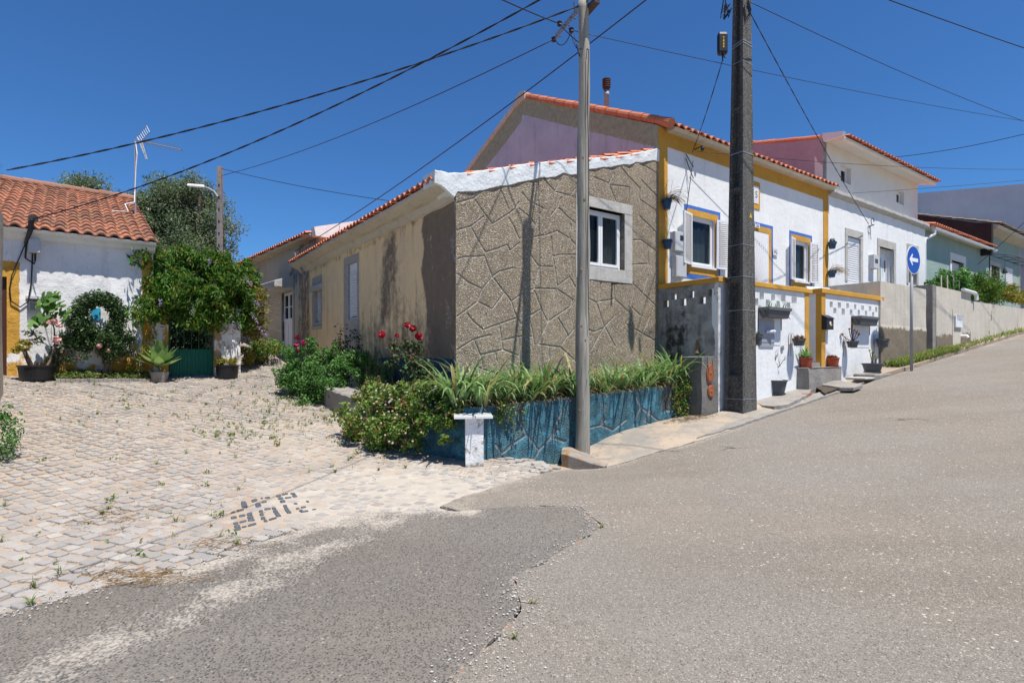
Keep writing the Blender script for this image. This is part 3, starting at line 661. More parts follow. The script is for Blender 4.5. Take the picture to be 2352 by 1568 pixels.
base = np.array([[p[0], p[1]] for p in ([(-12, 2.6)]+[G(-400, 1500), G(-150, 1448)]+pe[:-1]+[G(1010, 1164), G(1060, 1138), G(1180, 1104), G(1285, 1076), ms(5.2, 6.72), ms(4.1, 6.72), ms(3.5, 7.6), ms(3.2, 9.0), ms(3.2, 11.6), ms(3.9, 14), ms(3.6, 22), ms(.6, 22), ms(1.3, 15.3), ms(-14, 14.2), ms(-14, 2)])])
CA = -22; ca, sa = math.cos(R_(CA)), math.sin(R_(CA)); pu, pv_ = .140, .125
g1, g2 = np.meshgrid(np.arange(-225, 70), np.arange(-70, 225)); g1 = g1.ravel().astype(float); g2 = g2.ravel()
uu = g1*pu+(g2 % 2)*.5*pu+.02*np.sin(g2*1.7)+rng.normal(size=g1.size)*.012; vv = g2*pv_+.02*np.sin(g1*.21)+rng.normal(size=g1.size)*.008
px, py = uu*ca-vv*sa, uu*sa+vv*ca+1
ins = inpoly(np.stack([px, py], 1), base) & (py < 24) & (px > -15)
px, py = px[ins], py[ins]
ld = np.array([np.min(np.hypot((lcen[:, 0]-a), (lcen[:, 1]-b))) for a, b in zip(px, py)]); keep = ld > .098; px, py = px[keep], py[keep]
dust = gcol(px, py)[:, 0]; pn = np.sin(px*2.1+np.sin(py*1.7)*2)*np.sin(py*2.6+px)
d0 = np.hypot(px, py)
mb = MB(); Ntot = len(px)
hh = .012-dust*.0145+.004*pn+rng.normal(size=Ntot)*.003
for i in range(Ntot):
    if hh[i] < -.009: continue
    k = 12 if d0[i] < 8 else 8
    w, h = pu*random.uniform(.42, .52), pv_*random.uniform(.41, .51); rot = R_(CA)+random.gauss(0, .10); c_, s2 = math.cos(rot), math.sin(rot)
    tx, ty = random.gauss(0, .028), random.gauss(0, .028); ang = np.arange(k)*2*math.pi/k+math.pi/4
    e = 4.6; rx = np.sign(np.cos(ang))*np.abs(np.cos(ang))**(2/e)*w*rng.uniform(.86, 1.08, k); ry = np.sign(np.sin(ang))*np.abs(np.sin(ang))**(2/e)*h*rng.uniform(.84, 1.1, k)
    z0 = T(px[i], py[i])+hh[i]; V = []
    for f, dz in ((1., -.03), (.97, -.006), (.88, 0)):
        X, Y = rx*f, ry*f; V.append(np.stack([px[i]+X*c_-Y*s2, py[i]+X*s2+Y*c_, z0+dz+X*tx+Y*ty], 1))
    V.append([[px[i], py[i], z0+.001]])
    fs = [(j, (j+1) % k, k+(j+1) % k, k+j) for j in range(k)]+[(k+j, k+(j+1) % k, 2*k+(j+1) % k, 2*k+j) for j in range(k)]+[(2*k+j, 2*k+(j+1) % k, 3*k) for j in range(k)]
    mb.add(np.concatenate(V), fs, (random.random(), random.random(), 0))
structure(mb.build('cobbled_yard', MT['cobble']))
# ---------------------------------------------------------------- pixel windows used while measuring
def cv(ux, uk, vy, vk): return lambda x, y: (ux+uk*x, vy+vk*y)
z6 = cv(1470, .2734, 245, .2734); z5 = cv(1470, .2734, 551.2, .2734); z1b = cv(1837.4, .3517, 275.6, .3517); z2 = cv(490, .3906, 367.5, .3906)
z1 = cv(0, .3906, 275.6, .3906); z4 = cv(336.9, .2148, 551.2, .2148); z3 = cv(0, .1823, 643, .1823); zs = cv(1041.2, .3515, 336.9, .3515)
zr = cv(1641.5, .1953, 661.5, .1953); ze = cv(2021.2, .2538, 459.4, .2538)
TF = 7.892                                   # facade line
def rc(zf, x0, x1, y0, y1, b=TF, fr=M):
    (u0, v0), (u1, v1) = zf(x0, y0), zf(x1, y1); return fr.rect(u0, u1, v0, v1, b)
S0, S1, S2, S3, S4 = 4.425, 9.493, 17.22, 24.96, 31.2
# ================================================================ stone cottage
TX = [[(20,370),(135,335),(190,290)],[(135,335),(195,425),(255,505)],[(25,545),(115,520),(200,455)],[(255,505),(365,435),(410,400),(430,360)],[(115,520),(150,590),(210,690)],[(295,255),(335,340),(360,405)],[(430,405),(490,450),(530,505)],[(450,300),(490,350),(590,405)],[(580,290),(550,360)],[(570,190),(625,250),(670,295),(765,320),(805,330)],[(765,320),(800,270)],[(670,285),(700,215)],[(705,330),(680,395),(640,450)],[(690,400),(745,455),(800,500)],[(570,430),(535,530)],[(365,465),(400,530),(430,600)],[(530,590),(610,575),(680,550),(760,600),(800,640)],[(770,500),(765,600)],[(210,690),(290,665),(355,640),(370,680),(430,630)],[(25,735),(70,720),(205,715),(230,790),(255,850),(190,930),(160,1010),(25,1110)],[(30,830),(95,885),(190,930)],[(255,850),(300,815),(400,790)],[(255,850),(315,930),(380,1010),(450,960),(530,925),(670,930)],[(160,1010),(255,1060),(330,960)],[(380,1010),(400,1080),(440,1160)],[(90,1090),(130,1140),(195,1195),(410,1120)],[(215,1090),(200,1180)],[(480,670),(520,730),(560,780),(650,785)],[(560,790),(530,925)],[(650,720),(665,790),(680,920)],[(655,715),(700,705),(795,705)],[(640,590),(650,720)],[(680,910),(760,850),(800,920)],[(770,840),(775,720)],[(680,930),(780,1000),(770,1040),(620,1140),(555,1290)],[(670,940),(650,1010),(620,1140)],[(530,940),(575,1060),(615,1140)],[(575,1060),(490,1110),(440,1160)],[(685,1120),(750,1230),(700,1305)],[(790,1190),(750,1240)],[(555,1290),(700,1310)],[(490,1110),(515,1190),(530,1290)],[(320,1265),(430,1240),(520,1240)],[(430,1240),(435,1400)],[(300,1160),(325,1325),(180,1360)],[(325,1325),(430,1365)],[(30,1325),(130,1260),(240,1230)],[(135,1260),(180,1370),(195,1440)],[(275,1335),(285,1400)],[(20,1515),(80,1480),(150,1440)],[(625,1310),(630,1390)],[(1080,110),(1140,190),(1220,270),(1215,450)],[(1050,170),(1020,245),(1060,350)],[(1030,250),(1150,265),(1150,370)],[(920,200),(1020,240)],[(1195,90),(1340,180)],[(1230,220),(1335,325)],[(1225,350),(1330,420)],[(1215,450),(1335,570)],[(1170,610),(1230,610),(1335,690)],[(1270,650),(1275,770)],[(1165,770),(1265,765)],[(1160,880),(1240,960),(1345,1060)],[(1275,840),(1240,960)],[(965,880),(955,1005)],[(1050,900),(1055,995)],[(860,980),(930,1015),(1055,995),(1150,1085)],[(935,1015),(985,1165),(1055,1300)],[(1185,930),(1160,1040),(1220,1100)],[(1160,1100),(1130,1160),(1345,1280)],[(1060,1100),(985,1180),(920,1210),(800,1150)],[(1290,1100),(1240,1220)],[(160,1440),(330,1500)],[(700,1310),(800,1400)],[(985,1180),(900,1330)]]
def tr(pl, b=TF): return [M.at(*zs(x, y), b) for x, y in pl]
JN = [tr(pl) for pl in TX]
wx0, wx1, wz0, wz1 = rc(zs, 800, 1168, 345, 878)      # stone surround outer
ox0, ox1, oz0, oz1 = rc(zs, 845, 1118, 412, 792)
def jdist(A, Z, J):
    d = np.full(A.shape, 9.)
    for pl in J: d = np.minimum(d, segdist(A, Z, pl))
    return d
def fdisp(A, Z):
    d = jdist(A, Z, JN); nz = .006*np.sin(A*13+np.sin(Z*9))*np.sin(Z*11)
    return np.clip((d-.006)/.010, 0, 1)*-.020+.018+nz*.5
def fmask(A, Z):
    d = jdist(A, Z, JN); return np.stack([np.clip(1-(d-.006)/.016, 0, 1), Z*0, Z*0], -1)
house = thing('stone_cottage', 'low cottage with brown pebble-dash front, stained yellow side wall and blue base band', 'house', M.p(S0, TF, .3))
tp = [M.at(u, v, TF) for u, v in ((1046, 441), (1075, 438), (1108, 439), (1145, 428), (1182, 421), (1240, 412), (1287, 404), (1350, 392), (1414, 379), (1460, 374), (1512, 368))]
tpx, tpz = [p[0] for p in tp], [p[1] for p in tp]
ptop = lambda a: float(np.interp(a, tpx, tpz))+.03
mb = MB(); hwall(mb, M, S0+.0, S1-.004, TF, TF+.35, .55, ptop, [(ox0, ox1, oz0, oz1)], .0165, fmask, fdisp, back=False)
mb.build('front_wall', MT['pebble'], house)
vt = [M.at(u, v, TF) for u, v in ((1030, 398), (1072, 397.5), (1171, 382.6), (1217, 375.6), (1294, 368.5), (1428, 358), (1509, 342))]
mb = MB(); xs = np.linspace(S0-.40, S1-.003, 90); V = []
rw_ = np.interp(np.linspace(0, 1, 90), np.linspace(0, 1, 31), rng.normal(size=31)*.022)
for i, a in enumerate(xs):
    lo_ = (ptop(a)-.03 if a > S0+.02 else np.interp(a, [S0-.4, S0-.3, S0+.02], [4.38, 4.36, 4.17]))+rw_[i]+random.uniform(-.006, .006); hi_ = float(np.interp(a, [p[0] for p in vt], [p[1] for p in vt]))+.006*math.sin(a*29)
    o_ = .008*math.sin(a*13)
    for b, zz in ((TF+.02, lo_-.01), (TF-.022+o_, lo_+.006), (TF-.028+o_, (lo_+hi_)/2), (TF-.030, hi_-.012), (TF-.022, hi_), (TF+.4, hi_+.005), (TF+.4, lo_)): V.append(M.p(a, b, zz))
mb.add(V, [(i*7+k, (i+1)*7+k, (i+1)*7+(k+1) % 7, i*7+(k+1) % 7) for i in range(89) for k in range(7)]+[tuple(range(7))[::-1], tuple(89*7+k for k in range(7))])
mb.build('verge_mortar', MT['mortar'], house)
def vz(a): return float(np.interp(a, [p[0] for p in vt], [p[1] for p in vt]))
mb = MB(); a = S0+.2
while a < S1-.5: mb.tube([M.p(a, TF+.04, vz(a)-.035), M.p(a+.46, TF+.04, vz(a+.46)-.055)], [.075, .062], 12, (random.random(), random.random(), 0)); a += .44
mb.build('verge_tiles', MT['tile_new'], house)
# front window
mb = MB(); st0 = (TF-.012, TF+.22)
mb.box(M, wx0, ox0, *st0, oz0-.001, oz1); mb.box(M, ox1, wx1, *st0, oz0-.001, oz1); mb.box(M, wx0, wx1, st0[0]-.004, st0[1], oz1, wz1); mb.box(M, wx0, wx1, st0[0]-.003, st0[1], wz0, oz0-.001)
surr = mb.build('window_surround', MT['stone'], house, bevel=.008)
casement(house, M, ox0+.01, ox1-.012, oz0+.01, oz1-.012, TF+.115, 2, curtain=True)
mb = MB(); a_, z_ = M.at(*zs(1035, 893), TF); mb.tube([M.p(a_, TF+.05, z_), M.p(a_+.01, TF-.16, z_-.01)], .022, 10); mb.build('drain_pipe', MT['iron'], house)
# side wall (faces left)
def sp(u, v): return S.at(u, v, S0)
def sr(x0, x1, y0, y1, zf=z2): return rc(zf, x0, x1, y0, y1, S0, S)
sh = sr(793, 846, 603, 934); shF = sr(768, 858, 560, 1070); sm = sr(592, 628, 760, 955); smF = sr(582, 640, 690, 990)
A0, A1 = -17.7, -TF
stn = [[sp(*z2(1040, 500)), sp(*z2(1030, 640)), sp(*z2(1010, 900))], [sp(*z2(1060, 560)), sp(*z2(1080, 900))]]
crk = [sp(*z2(x, y)) for x, y in ((1340, 200), (1235, 330), (1225, 420), (1245, 520), (1225, 640), (1250, 840), (1270, 1170))]
edge_z = [p[1] for p in crk][::-1]; edge_a = [p[0] for p in crk][::-1]
def smask(A, Z):
    ea = np.interp(Z, edge_z, edge_a); r = np.clip((A-ea)/.10+.5, 0, .95)
    low_ = np.clip(.66-(Z-1.5)/2.6, 0, .62)*np.clip((A+13.5)/1.5, 0, 1)
    r = np.maximum(r, low_); r = np.maximum(r, np.maximum(.80*np.exp(-(segdist(A, Z, stn[0])/.42)**2), .55*np.exp(-(segdist(A, Z, stn[1])/.35)**2)))
    r = np.maximum(r, .6*np.exp(-((Z-4.12)/.12)**2)*.7); r = np.maximum(r, .75*np.clip((-16.6-A)/.4, 0, 1))
    bl = np.clip((1.545-Z)/.02+.5, 0, 1)*np.clip((A+11.6)/.5, 0, 1); bl = bl*np.where((np.hypot((A+8.22)/.09, (Z-1.36)/.12) < 1) | (np.hypot((A+11)/.3, (Z-1.3)/.15) < 1), .0, 1)
    gr = np.clip((A-shF[0]+.02)/.03, 0, 1)*np.clip((shF[1]+.02-A)/.03, 0, 1)*np.clip((shF[3]+.03-Z)/.03, 0, 1); g2_ = np.clip((A-smF[0]+.02)/.03, 0, 1)*np.clip((smF[1]+.02-A)/.03, 0, 1)*np.clip((smF[3]+.03-Z)/.03, 0, 1)*np.clip((Z-smF[2]+.03)/.03, 0, 1)
    return np.stack([r*(1-.7*gr), bl, np.maximum(gr, g2_)*.98], -1)
mb = MB(); hwall(mb, S, A0, A1-.022, S0, S0+.3, .5, 4.22, [sh, sm], .06, smask, lambda A, Z: .008*np.sin(A*2.3+Z)*np.sin(Z*3.1+A*.7)-.004, back=False)
mb.build('side_wall', MT['sidewall'], house, smooth=False)
roller(house, S, sh[0]+.01, sh[1]-.01, sh[2]+.01, sh[3]-.01, S0+.05)
w_ = casement(house, S, sm[0]+.01, sm[1]-.01, sm[2]+.02, sm[3]-.01, S0+.1, 2, bars=1)
mb = MB(); mb.box(S, smF[0]-.06, smF[1]+.03, S0-.07, S0+.05, smF[3]-.38, smF[3]-.22); mb.build('shutter_hood', MT['stone'], house, bevel=.01); mb = MB(); mb.box(S, smF[0], smF[1], S0-.04, S0+.1, smF[2]-.0, smF[2]+.06); mb.build('window_ledge', MT['stone'], house, bevel=.01)
# eave: sloped soffit moulding, tiles
mb = MB(); prof = [(S0+.02, 4.14), (S0-.05, 4.17), (S0-.12, 4.27), (S0-.2, 4.285), (S0-.37, 4.36), (S0-.375, 4.42), (S0+.3, 4.58), (S0+.3, 4.14)]
aa = np.linspace(A0, A1-.03, 60); V = []
for i, a in enumerate(aa):
    for k, (b, zz) in enumerate(prof): V.append(S.p(a, b+(.014*math.sin(a*5+k)+.008*math.sin(a*17+k*2) if 0 < k < 3 else 0), zz+(.012*math.sin(a*7+k) if k < 3 else 0)+.012*math.sin(a*.8)))
m = len(prof); mb.add(V, [(i*m+k, i*m+(k+1) % m, (i+1)*m+(k+1) % m, (i+1)*m+k) for i in range(59) for k in range(m)]+[tuple(range(m)), tuple(59*m+k for k in range(m))[::-1]])
mb.build('eave_soffit', MT['soffit'], house)
mb = MB(); tile_roof(mb, S, A0, A1-.02, S0-.42, S1, 4.425, 6.12, .215, .40); rf = mb.build('roof', MT['tile_new'], house)
mb = MB(); mb.tube([S.p(-17.2, S0-.05, 4.0), S.p(-17.25, S0-.35, 4.72)], .03, 6); mb.tube([S.p(-17.2, S0-.02, 3.9), S.p(-17.2, S0-.02, 4.2)], .035, 6); mb.build('cable_bracket', MT['steel'], house)
# ================================================================ white house with ochre trim
WH = thing('ochre_trimmed_house', 'white house with ochre and blue painted trim and mauve gable end', 'house', M.p(S1, TF, 1.))
w1 = rc(z6, 424, 624, 937, 1345); w2 = rc(z6, 1290, 1410, 1132, 1468)
dr = M.rect(1700, 1764, 533, 700, TF); dr = (dr[0], dr[1], 2.25, 4.82)
HT = 6.60
mb = MB(); hwall(mb, M, S1+.004, S2, TF, TF+.3, .9, HT, [w1, w2, dr], .6, back=False); mb.build('front_wall', MT['white'], WH)
mb = MB(); mb.box(M, S1+.001, S1+.30, TF-.013, TF+.05, 1.0, HT+.01); mb.box(M, S2-.30, S2, TF-.013, TF+.05, 1.0, HT-.37); mb.box(M, S1+.30, S2, TF-.015, TF+.05, HT-.37, HT+.01)
mb.build('ochre_border', MT['ochre'], WH)
def trim(h, zt, zb, name='window_trim'):
    mb = MB(); o, y = .235, .15
    for k, (oo, bb) in enumerate(((o, .006), (y, .010))):
        frame(mb if k == 0 else mb2, M, h[0]-oo, h[1]+oo, h[2]-oo*zb, h[3]+oo*zt, TF-bb, TF+.03, oo-.004, oo*zb-.004) if k == 0 else None
        if k == 0: mb2 = MB()
        else: frame(mb2, M, h[0]-oo, h[1]+oo, h[2]-oo*zb, h[3]+oo*zt, TF-bb, TF+.03, oo-.004, oo*zb-.004)
    a_ = mb.build('blue_border', MT['bluep'], WH); b_ = mb2.build('ochre_surround', MT['ochre'], a_)
for h, zb in ((w1, 1.35), (w2, 1.2), (dr, .1)): trim(h, 1., zb)
for h in (w1, w2):
    ww = casement(WH, M, h[0]+.004, h[1]-.004, h[2]+.004, h[3]-.004, TF+.06, 1, lw=.04)
    mb = MB(); n_ = 40; V = []
    for i in range(n_+1):
        a = h[0]+.1+(h[1]-h[0]-.2)*i/n_; b = TF+.2+.015*math.sin(i*1.9)
        V += [M.p(a, b, h[2]+.06), M.p(a, b, h[3]-.15-.10*abs(math.sin(i/n_*math.pi*3)))]
    mb.add(V, [(2*i, 2*i+2, 2*i+3, 2*i+1) for i in range(n_)]); mb.build('curtain', MT['fabric'], ww)
    W2_ = (h[1]-h[0])*.5-.01
    for sd in (0, 1):
        th = R_(14) if sd == 0 else R_(-9)
        hx = h[0]-.02 if sd == 0 else h[1]+.02; o3 = M.p(hx, TF-.05, 0)
        if sd == 0: d = (-math.cos(th), -math.sin(th)*1.)
        else: d = (math.cos(th), math.sin(th)*1.)
        w3 = (M.d[0]*d[0]-M.d[1]*d[1]*1., M.d[1]*d[0]+M.d[0]*d[1])
        if sd == 0:
            e = M.p(hx+d[0]*W2_, TF-.05+d[1]*W2_, 0); fr2 = Fr(e[0], e[1], -w3[0], -w3[1])
        else: fr2 = Fr(o3[0], o3[1], w3[0], w3[1])
        louvre(ww, fr2, W2_, h[2]-.01, h[3]+.02)
    mb = MB(); mb.box(M, h[0]-.03, h[1]+.03, TF-.05, TF+.07, h[2]-.045, h[2]+.001); mb.build('sill', MT['pvc'], ww)
# door with curtain
mb = MB(); frame(mb, M, dr[0], dr[1], dr[2], dr[3], TF+.10, TF+.16, .06); mb.box(M, dr[0]+.06, dr[1]-.06, TF+.12, TF+.15, dr[2]+.02, dr[2]+.9)
dd = mb.build('door', MT['pvc'], WH); g = MB(); g.box(M, dr[0]+.06, dr[1]-.06, TF+.13, TF+.14, dr[2]+.9, dr[3]-.06); g.build('pane', MT['frost'], dd)
mb = MB(); V = []; nn_ = 60
for j in range(13):
    f = j/12; zz = dr[3]-.02-(dr[3]-3.2)*f
    for i in range(nn_+1):
        x = i/nn_; pull = (1-f**1.6*.62) ; a = dr[1]-.01-(1-x)*(dr[1]-dr[0]-.02)*pull if f > 0 else dr[0]+.01+(dr[1]-dr[0]-.02)*x
        V.append(M.p(a, TF-.03-.012*math.sin(i*1.35)*(1-.3*f), zz))
mb.add(V, [(j*(nn_+1)+i, (j+1)*(nn_+1)+i, (j+1)*(nn_+1)+i+1, j*(nn_+1)+i+1) for j in range(12) for i in range(nn_)]); mb.build('curtain', MT['fabric'], dd, smooth=True)
a0, a1, zz0, zz1 = rc(z6, 955, 994, 985, 1020); mb = MB(); mb.box(M, a0, a1, TF-.04, TF+.01, zz0, zz1); p_ = mb.build('number_plate', MT['tilew'], WH); text('26', M, (a0+a1)/2, (zz0+zz1)/2, TF-.042, .13, 'iron', p_, .001)
a0, a1, zz0, zz1 = rc(z6, 862, 1003, 620, 848); mb = MB(); mb.box(M, a0, a1, TF-.02, TF+.01, zz0, zz1); p_ = mb.build('plaque_border', MT['ochre'], WH)
mb = MB(); mb.box(M, a0+.09, a1-.08, TF-.028, TF, zz0+.13, zz1-.12); q_ = mb.build('tile_plaque', MT['tilew'], p_); text('5', M, a1-.19, (zz0+zz1)/2, TF-.029, .24, 'iron', q_, .001)
a0, a1, zz0, zz1 = rc(z6, 1108, 1150, 1192, 1250); mb = MB(); mb.box(M, a0, a1, TF-.035, TF-.028, zz0, zz1); p_ = mb.build('letter_sign', MT['tilew'], WH); text('AL', M, (a0+a1)/2, (zz0+zz1)/2, TF-.037, .15, 'ink', p_, .001)
for i_, (x0, x1, y0, y1) in enumerate(((252, 340, 1060, 1225), (262, 350, 1262, 1440))):
    a0, a1, zz0, zz1 = rc(z6, x0, x1, y0, y1); mb = MB(); mb.box(M, a0, a1, TF-.14, TF+.01, zz0, zz1); p_ = mb.build('meter_box', MT['greybox'], WH, bevel=.012)
    mb = MB(); mb.box(M, a0+.02, a1-.02, TF-.147, TF-.139, zz0+.02, zz1-.02); q_ = mb.build('box_door', MT['greybox'], p_)
    if i_ == 0: mb = MB(); mb.box(M, (a0+a1)/2-.02, a1-.05, TF-.151, TF-.147, zz1-.2, zz1-.08); mb.build('meter_pane', MT['glass'], p_)
# gable end (faces left)
GZ0 = 6.63
gp = [(-TF, 6.64), (-12.93, 9.19), (-18.0, 7.1)]
gt = lambda a: float(np.interp(a, [p[0] for p in gp[::-1]], [p[1] for p in gp[::-1]]))
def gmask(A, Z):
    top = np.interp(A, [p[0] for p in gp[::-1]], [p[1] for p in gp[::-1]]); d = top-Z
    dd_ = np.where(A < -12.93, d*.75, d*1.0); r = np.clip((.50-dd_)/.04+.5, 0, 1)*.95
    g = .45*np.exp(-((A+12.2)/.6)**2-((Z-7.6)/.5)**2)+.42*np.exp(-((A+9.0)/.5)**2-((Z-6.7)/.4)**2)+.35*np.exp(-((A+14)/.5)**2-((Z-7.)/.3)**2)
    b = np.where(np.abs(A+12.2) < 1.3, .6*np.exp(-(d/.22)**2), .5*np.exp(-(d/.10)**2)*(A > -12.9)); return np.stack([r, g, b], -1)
mb = MB(); hwall(mb, S, -18., -TF+.001, S1, S1+.25, 4.2, gt, (), .05, gmask, lambda A, Z: .01*np.sin(A*2+Z*1.3), back=False); mb.build('gable_wall', MT['gable'], WH)
mb = MB(); barrels(mb, S.p(-TF+.3, S1+.07, 6.66-.06), S.p(-12.95, S1+.07, 9.27), .105, .44); mb.build('verge_tiles', MT['tile_new'], WH)
mb = MB(); mb.prism([S.p(-12.75, S1-.06, 9.1), S.p(-12.75, S1-.06, 9.3), S.p(-12.95, S1-.06, 9.38), S.p(-13.2, S1-.06, 9.28), S.p(-13.2, S1-.06, 9.0)], [S.p(-12.75, S1+.2, 9.1), S.p(-12.75, S1+.2, 9.3), S.p(-12.95, S1+.2, 9.38), S.p(-13.2, S1+.2, 9.28), S.p(-13.2, S1+.2, 9.0)])
mb.prism([S.p(-13.1, S1-.03, 9.28), S.p(-18.05, S1-.03, 7.22), S.p(-18.05, S1-.03, 7.05), S.p(-13.1, S1-.03, 9.1)], [S.p(-13.1, S1+.2, 9.28), S.p(-18.05, S1+.2, 7.22), S.p(-18.05, S1+.2, 7.05), S.p(-13.1, S1+.2, 9.1)]); mb.build('gable_coping', MT['soffit'], WH)
mb = MB(); tile_roof(mb, M, S1+.12, S2+.12, TF-.27, 12.95, 6.60, 9.24, .235, .42, .065); tile_roof(mb, Fr(*M.p(0, 0, 0)[:2], -DS[0], -DS[1]), -S2-.1, -S1-.12, -18.1, -12.97, 7.12, 9.22, .235, .42); mb.build('roof', MT['tile_new'], WH)
mb = MB(); mb.box(M, S1+.12, S2+.05, TF-.2, 12.9, 6.42, 6.43); mb.prism([M.p(S1+.26, TF-.2, 6.50), M.p(S1+.26, 12.93, 9.05), M.p(S1+.26, 18, 7.)], [M.p(S2, TF-.2, 6.50), M.p(S2, 12.93, 9.05), M.p(S2, 18, 7.)]) if 0 else None
V = [M.p(a, b, zz) for a in (S1+.26, S2) for b, zz in ((TF-.268, 6.582), (12.93, 9.14), (18, 7.06), (18, 6.9), (TF-.2, 6.53))]; mb = MB(); mb.prism(V[:5], V[5:]); mb.build('roof_deck', MT['soffit'], WH)
a_, _ = M.hit(1393, 10.98); c_ = M.p(a_, 10.98, 7.9); mb = MB(); mb.lathe(c_, [(.075, 0), (.075, 1.0), (.085, 1.01), (.085, 1.05), (.075, 1.06), (.075, 1.2)], 16); fl = mb.build('chimney_flue', MT['flue'], WH, smooth=True)
mb = MB()
for k in range(5): mb.lathe((c_[0], c_[1], c_[2]+1.22+k*.052), [(.09, 0), (.118, .008), (.118, .036), (.09, .044)], 16)
mb.lathe((c_[0], c_[1], c_[2]+1.15), [(.085, 0), (.085, .32)], 12); mb.build('cowl', MT['brown'], fl)
mb = MB(); hx, hz = M.at(*z6(1800, 600), TF); a_, z_ = M.at(*z6(470, 372), TF); mb.tube([M.p(a_-.1, TF-.02, z_), M.p(a_, TF-.18, z_+.06)], .012, 6); mb.lathe(M.p(a_, TF-.18, z_), [(.03, -.05), (.05, 0), (.03, .05)], 8); mb.build('cable_anchor', MT['iron'], WH)
mb = MB(); A_ = M.at(*z6(375, 400), TF)
for k, dz in enumerate((.0, -.1)):
    mb.tube([M.p(A_[0]+.0+.5*f*(1-f)*1.2, TF-.03-.1*math.sin(f*3.1), A_[1]+dz-2.2*f*(1-f)*(.55+.3*k)) for f in np.linspace(0, 1, 18)], .009, 5)
mb.tube([M.p(A_[0]+.28, TF-.02, A_[1]-.1), M.p(w1[0]-.16, TF-.015, w1[3]+.1)], .006, 5); mb.build('service_cable', MT['black'], WH)
# ================================================================ terrace walls with pierced screens
def pierced(zf, rows, b, fr=M, dz=None):
    out = []
    for x0, x1, y0, y1 in rows: out.append(rc(zf, x0, x1, y0, y1, b, fr))
    return out
TT = 6.41; TW = .14
zc1 = 3.145                                      # cap top
tw = thing('terrace_wall', 'pierced white terrace wall with ochre cap and blackened left side, under the shuttered windows', 'wall', M.p(S1, TT, .5))
H1 = [(x0, x1, y0, y1) for x0, x1, y0, y1 in ((962, 994, 488, 552), (1005, 1040, 432, 498), (1057, 1088, 500, 560), (1102, 1134, 455, 508), (1148, 1174, 510, 565), (1187, 1222, 462, 516), (1234, 1262, 523, 582), (1273, 1316, 476, 530))]
hol = []
sE = M.hit(1857.5, TT)[0]; s1b = sE
def mkholes(a0, a1, zt, step, w=.105, h=.125):
    out = []; a = a0; k = 0
    while a+w < a1: out.append((a, a+w, zt-(.0 if k % 2 == 0 else .15)-h, zt-(.0 if k % 2 == 0 else .15))); a += step; k += 1
    return out
hol = [rc(z5, *h, TT) for h in H1]+[rc(z5, *h, TT) for h in ((905, 935, 425, 480), (870, 900, 480, 540))]
mb = MB(); hwall(mb, M, S1+.001, s1b, TT, TT+TW, .5, 3.04, hol, .5); mb.build('front_panel', MT['white'], tw)
hs = [rc(z5, *h, S1, S) for h in ((194, 242, 505, 562), (258, 306, 442, 500), (336, 388, 490, 550), (408, 456, 425, 485), (499, 550, 475, 535), (572, 622, 410, 468))]
def dmask(A, Z):
    r = .62*np.exp(-((A+7.35)/.28)**2-((Z-2.1)/.5)**2)+.6*np.exp(-((A+7.5)/.25)**2-((Z-1.4)/.6)**2); g = np.clip((A+TT+.10)/.03, 0, 1)*.8
    return np.stack([r, g, r*0], -1)
mb = MB(); hwall(mb, S, -TF+.0, -TT, S1, S1+TW, .3, 3.04, hs, .08, dmask, lambda A, Z: .006*np.sin(A*9+Z*4)); mb.build('side_panel', MT['dirty'], tw)
mb = MB(); mb.box(M, S1-.04, s1b+.10, TT-.045, TT+TW+.04, 3.04, zc1); mb.box(M, S1-.04, S1+TW+.04, TT+TW+.04, TF-.015, 3.04, zc1-.002); mb.box(M, s1b-.19, s1b+.004, TT-.012, TT+TW+.01, .7, 3.04); mb.build('ochre_cap', MT['ochre'], tw, bevel=.012)
s2a = M.hit(1886, TT)[0]; s2b = M.hit(2026, TT)[0]
tw2 = thing('terrace_wall', 'pierced white terrace wall with ochre cap behind the black letterbox and two wall pots', 'wall', M.p(s2a, TT, 1.))
hol2 = [rc(zr, *h, TT) for h in ((1352,1388,158,225),(1450,1485,168,235),(1548,1580,178,240),(1637,1666,190,252),(1725,1755,203,265),(1812,1842,210,272),(1887,1912,222,282),(1396,1432,232,298),(1493,1530,240,315),(1590,1620,250,316),(1682,1708,256,325),(1767,1792,265,330),(1852,1876,282,340))]
mb = MB(); hwall(mb, M, s2a, s2b, TT, TT+TW, .8, 3.09, hol2, .5); mb.build('front_panel', MT['white'], tw2)
mb = MB(); mb.box(M, s2a+.002, s2a+.16, TT+TW, TT+1.3, 1.0, 3.09); mb.build('side_panel', MT['white_old'], tw2)
mb = MB(); mb.box(M, s2a-.05, s2b+.03, TT-.05, TT+TW+.05, 3.09, 3.21); mb.box(M, s2a-.05, s2a+.2, TT+TW+.05, TT+.95, 3.09, 3.208); mb.box(M, s2a-.004, s2a+.20, TT-.014, TT+TW-.01, 1.0, 3.09); mb.build('ochre_cap', MT['ochre'], tw2, bevel=.012)
mb = MB(); mb.box(M, S1+TW, s1b, TT+TW, TF, 1.0, 2.2); mb.box(M, s2a+.16, s2b+.02, TT+TW, TF, 1.0, 2.2); mb.box(M, s1b, s2a, TT+.9, TF, 1.0, 2.2); mb.build('terrace_floor', MT['conc']); structure(bpy.data.objects['terrace_floor'])
for i_ in range(4):
    pass
mb = MB()
for k in range(4): mb.box(M, s1b+.004, s2a-.004, TT+.02+.22*k, TT+.9-.002*k, 1.2, 1.42+.2*k)
tag(mb.build('steps', MT['conc']), 'narrow concrete steps climbing between the two pierced terrace walls', 'steps')
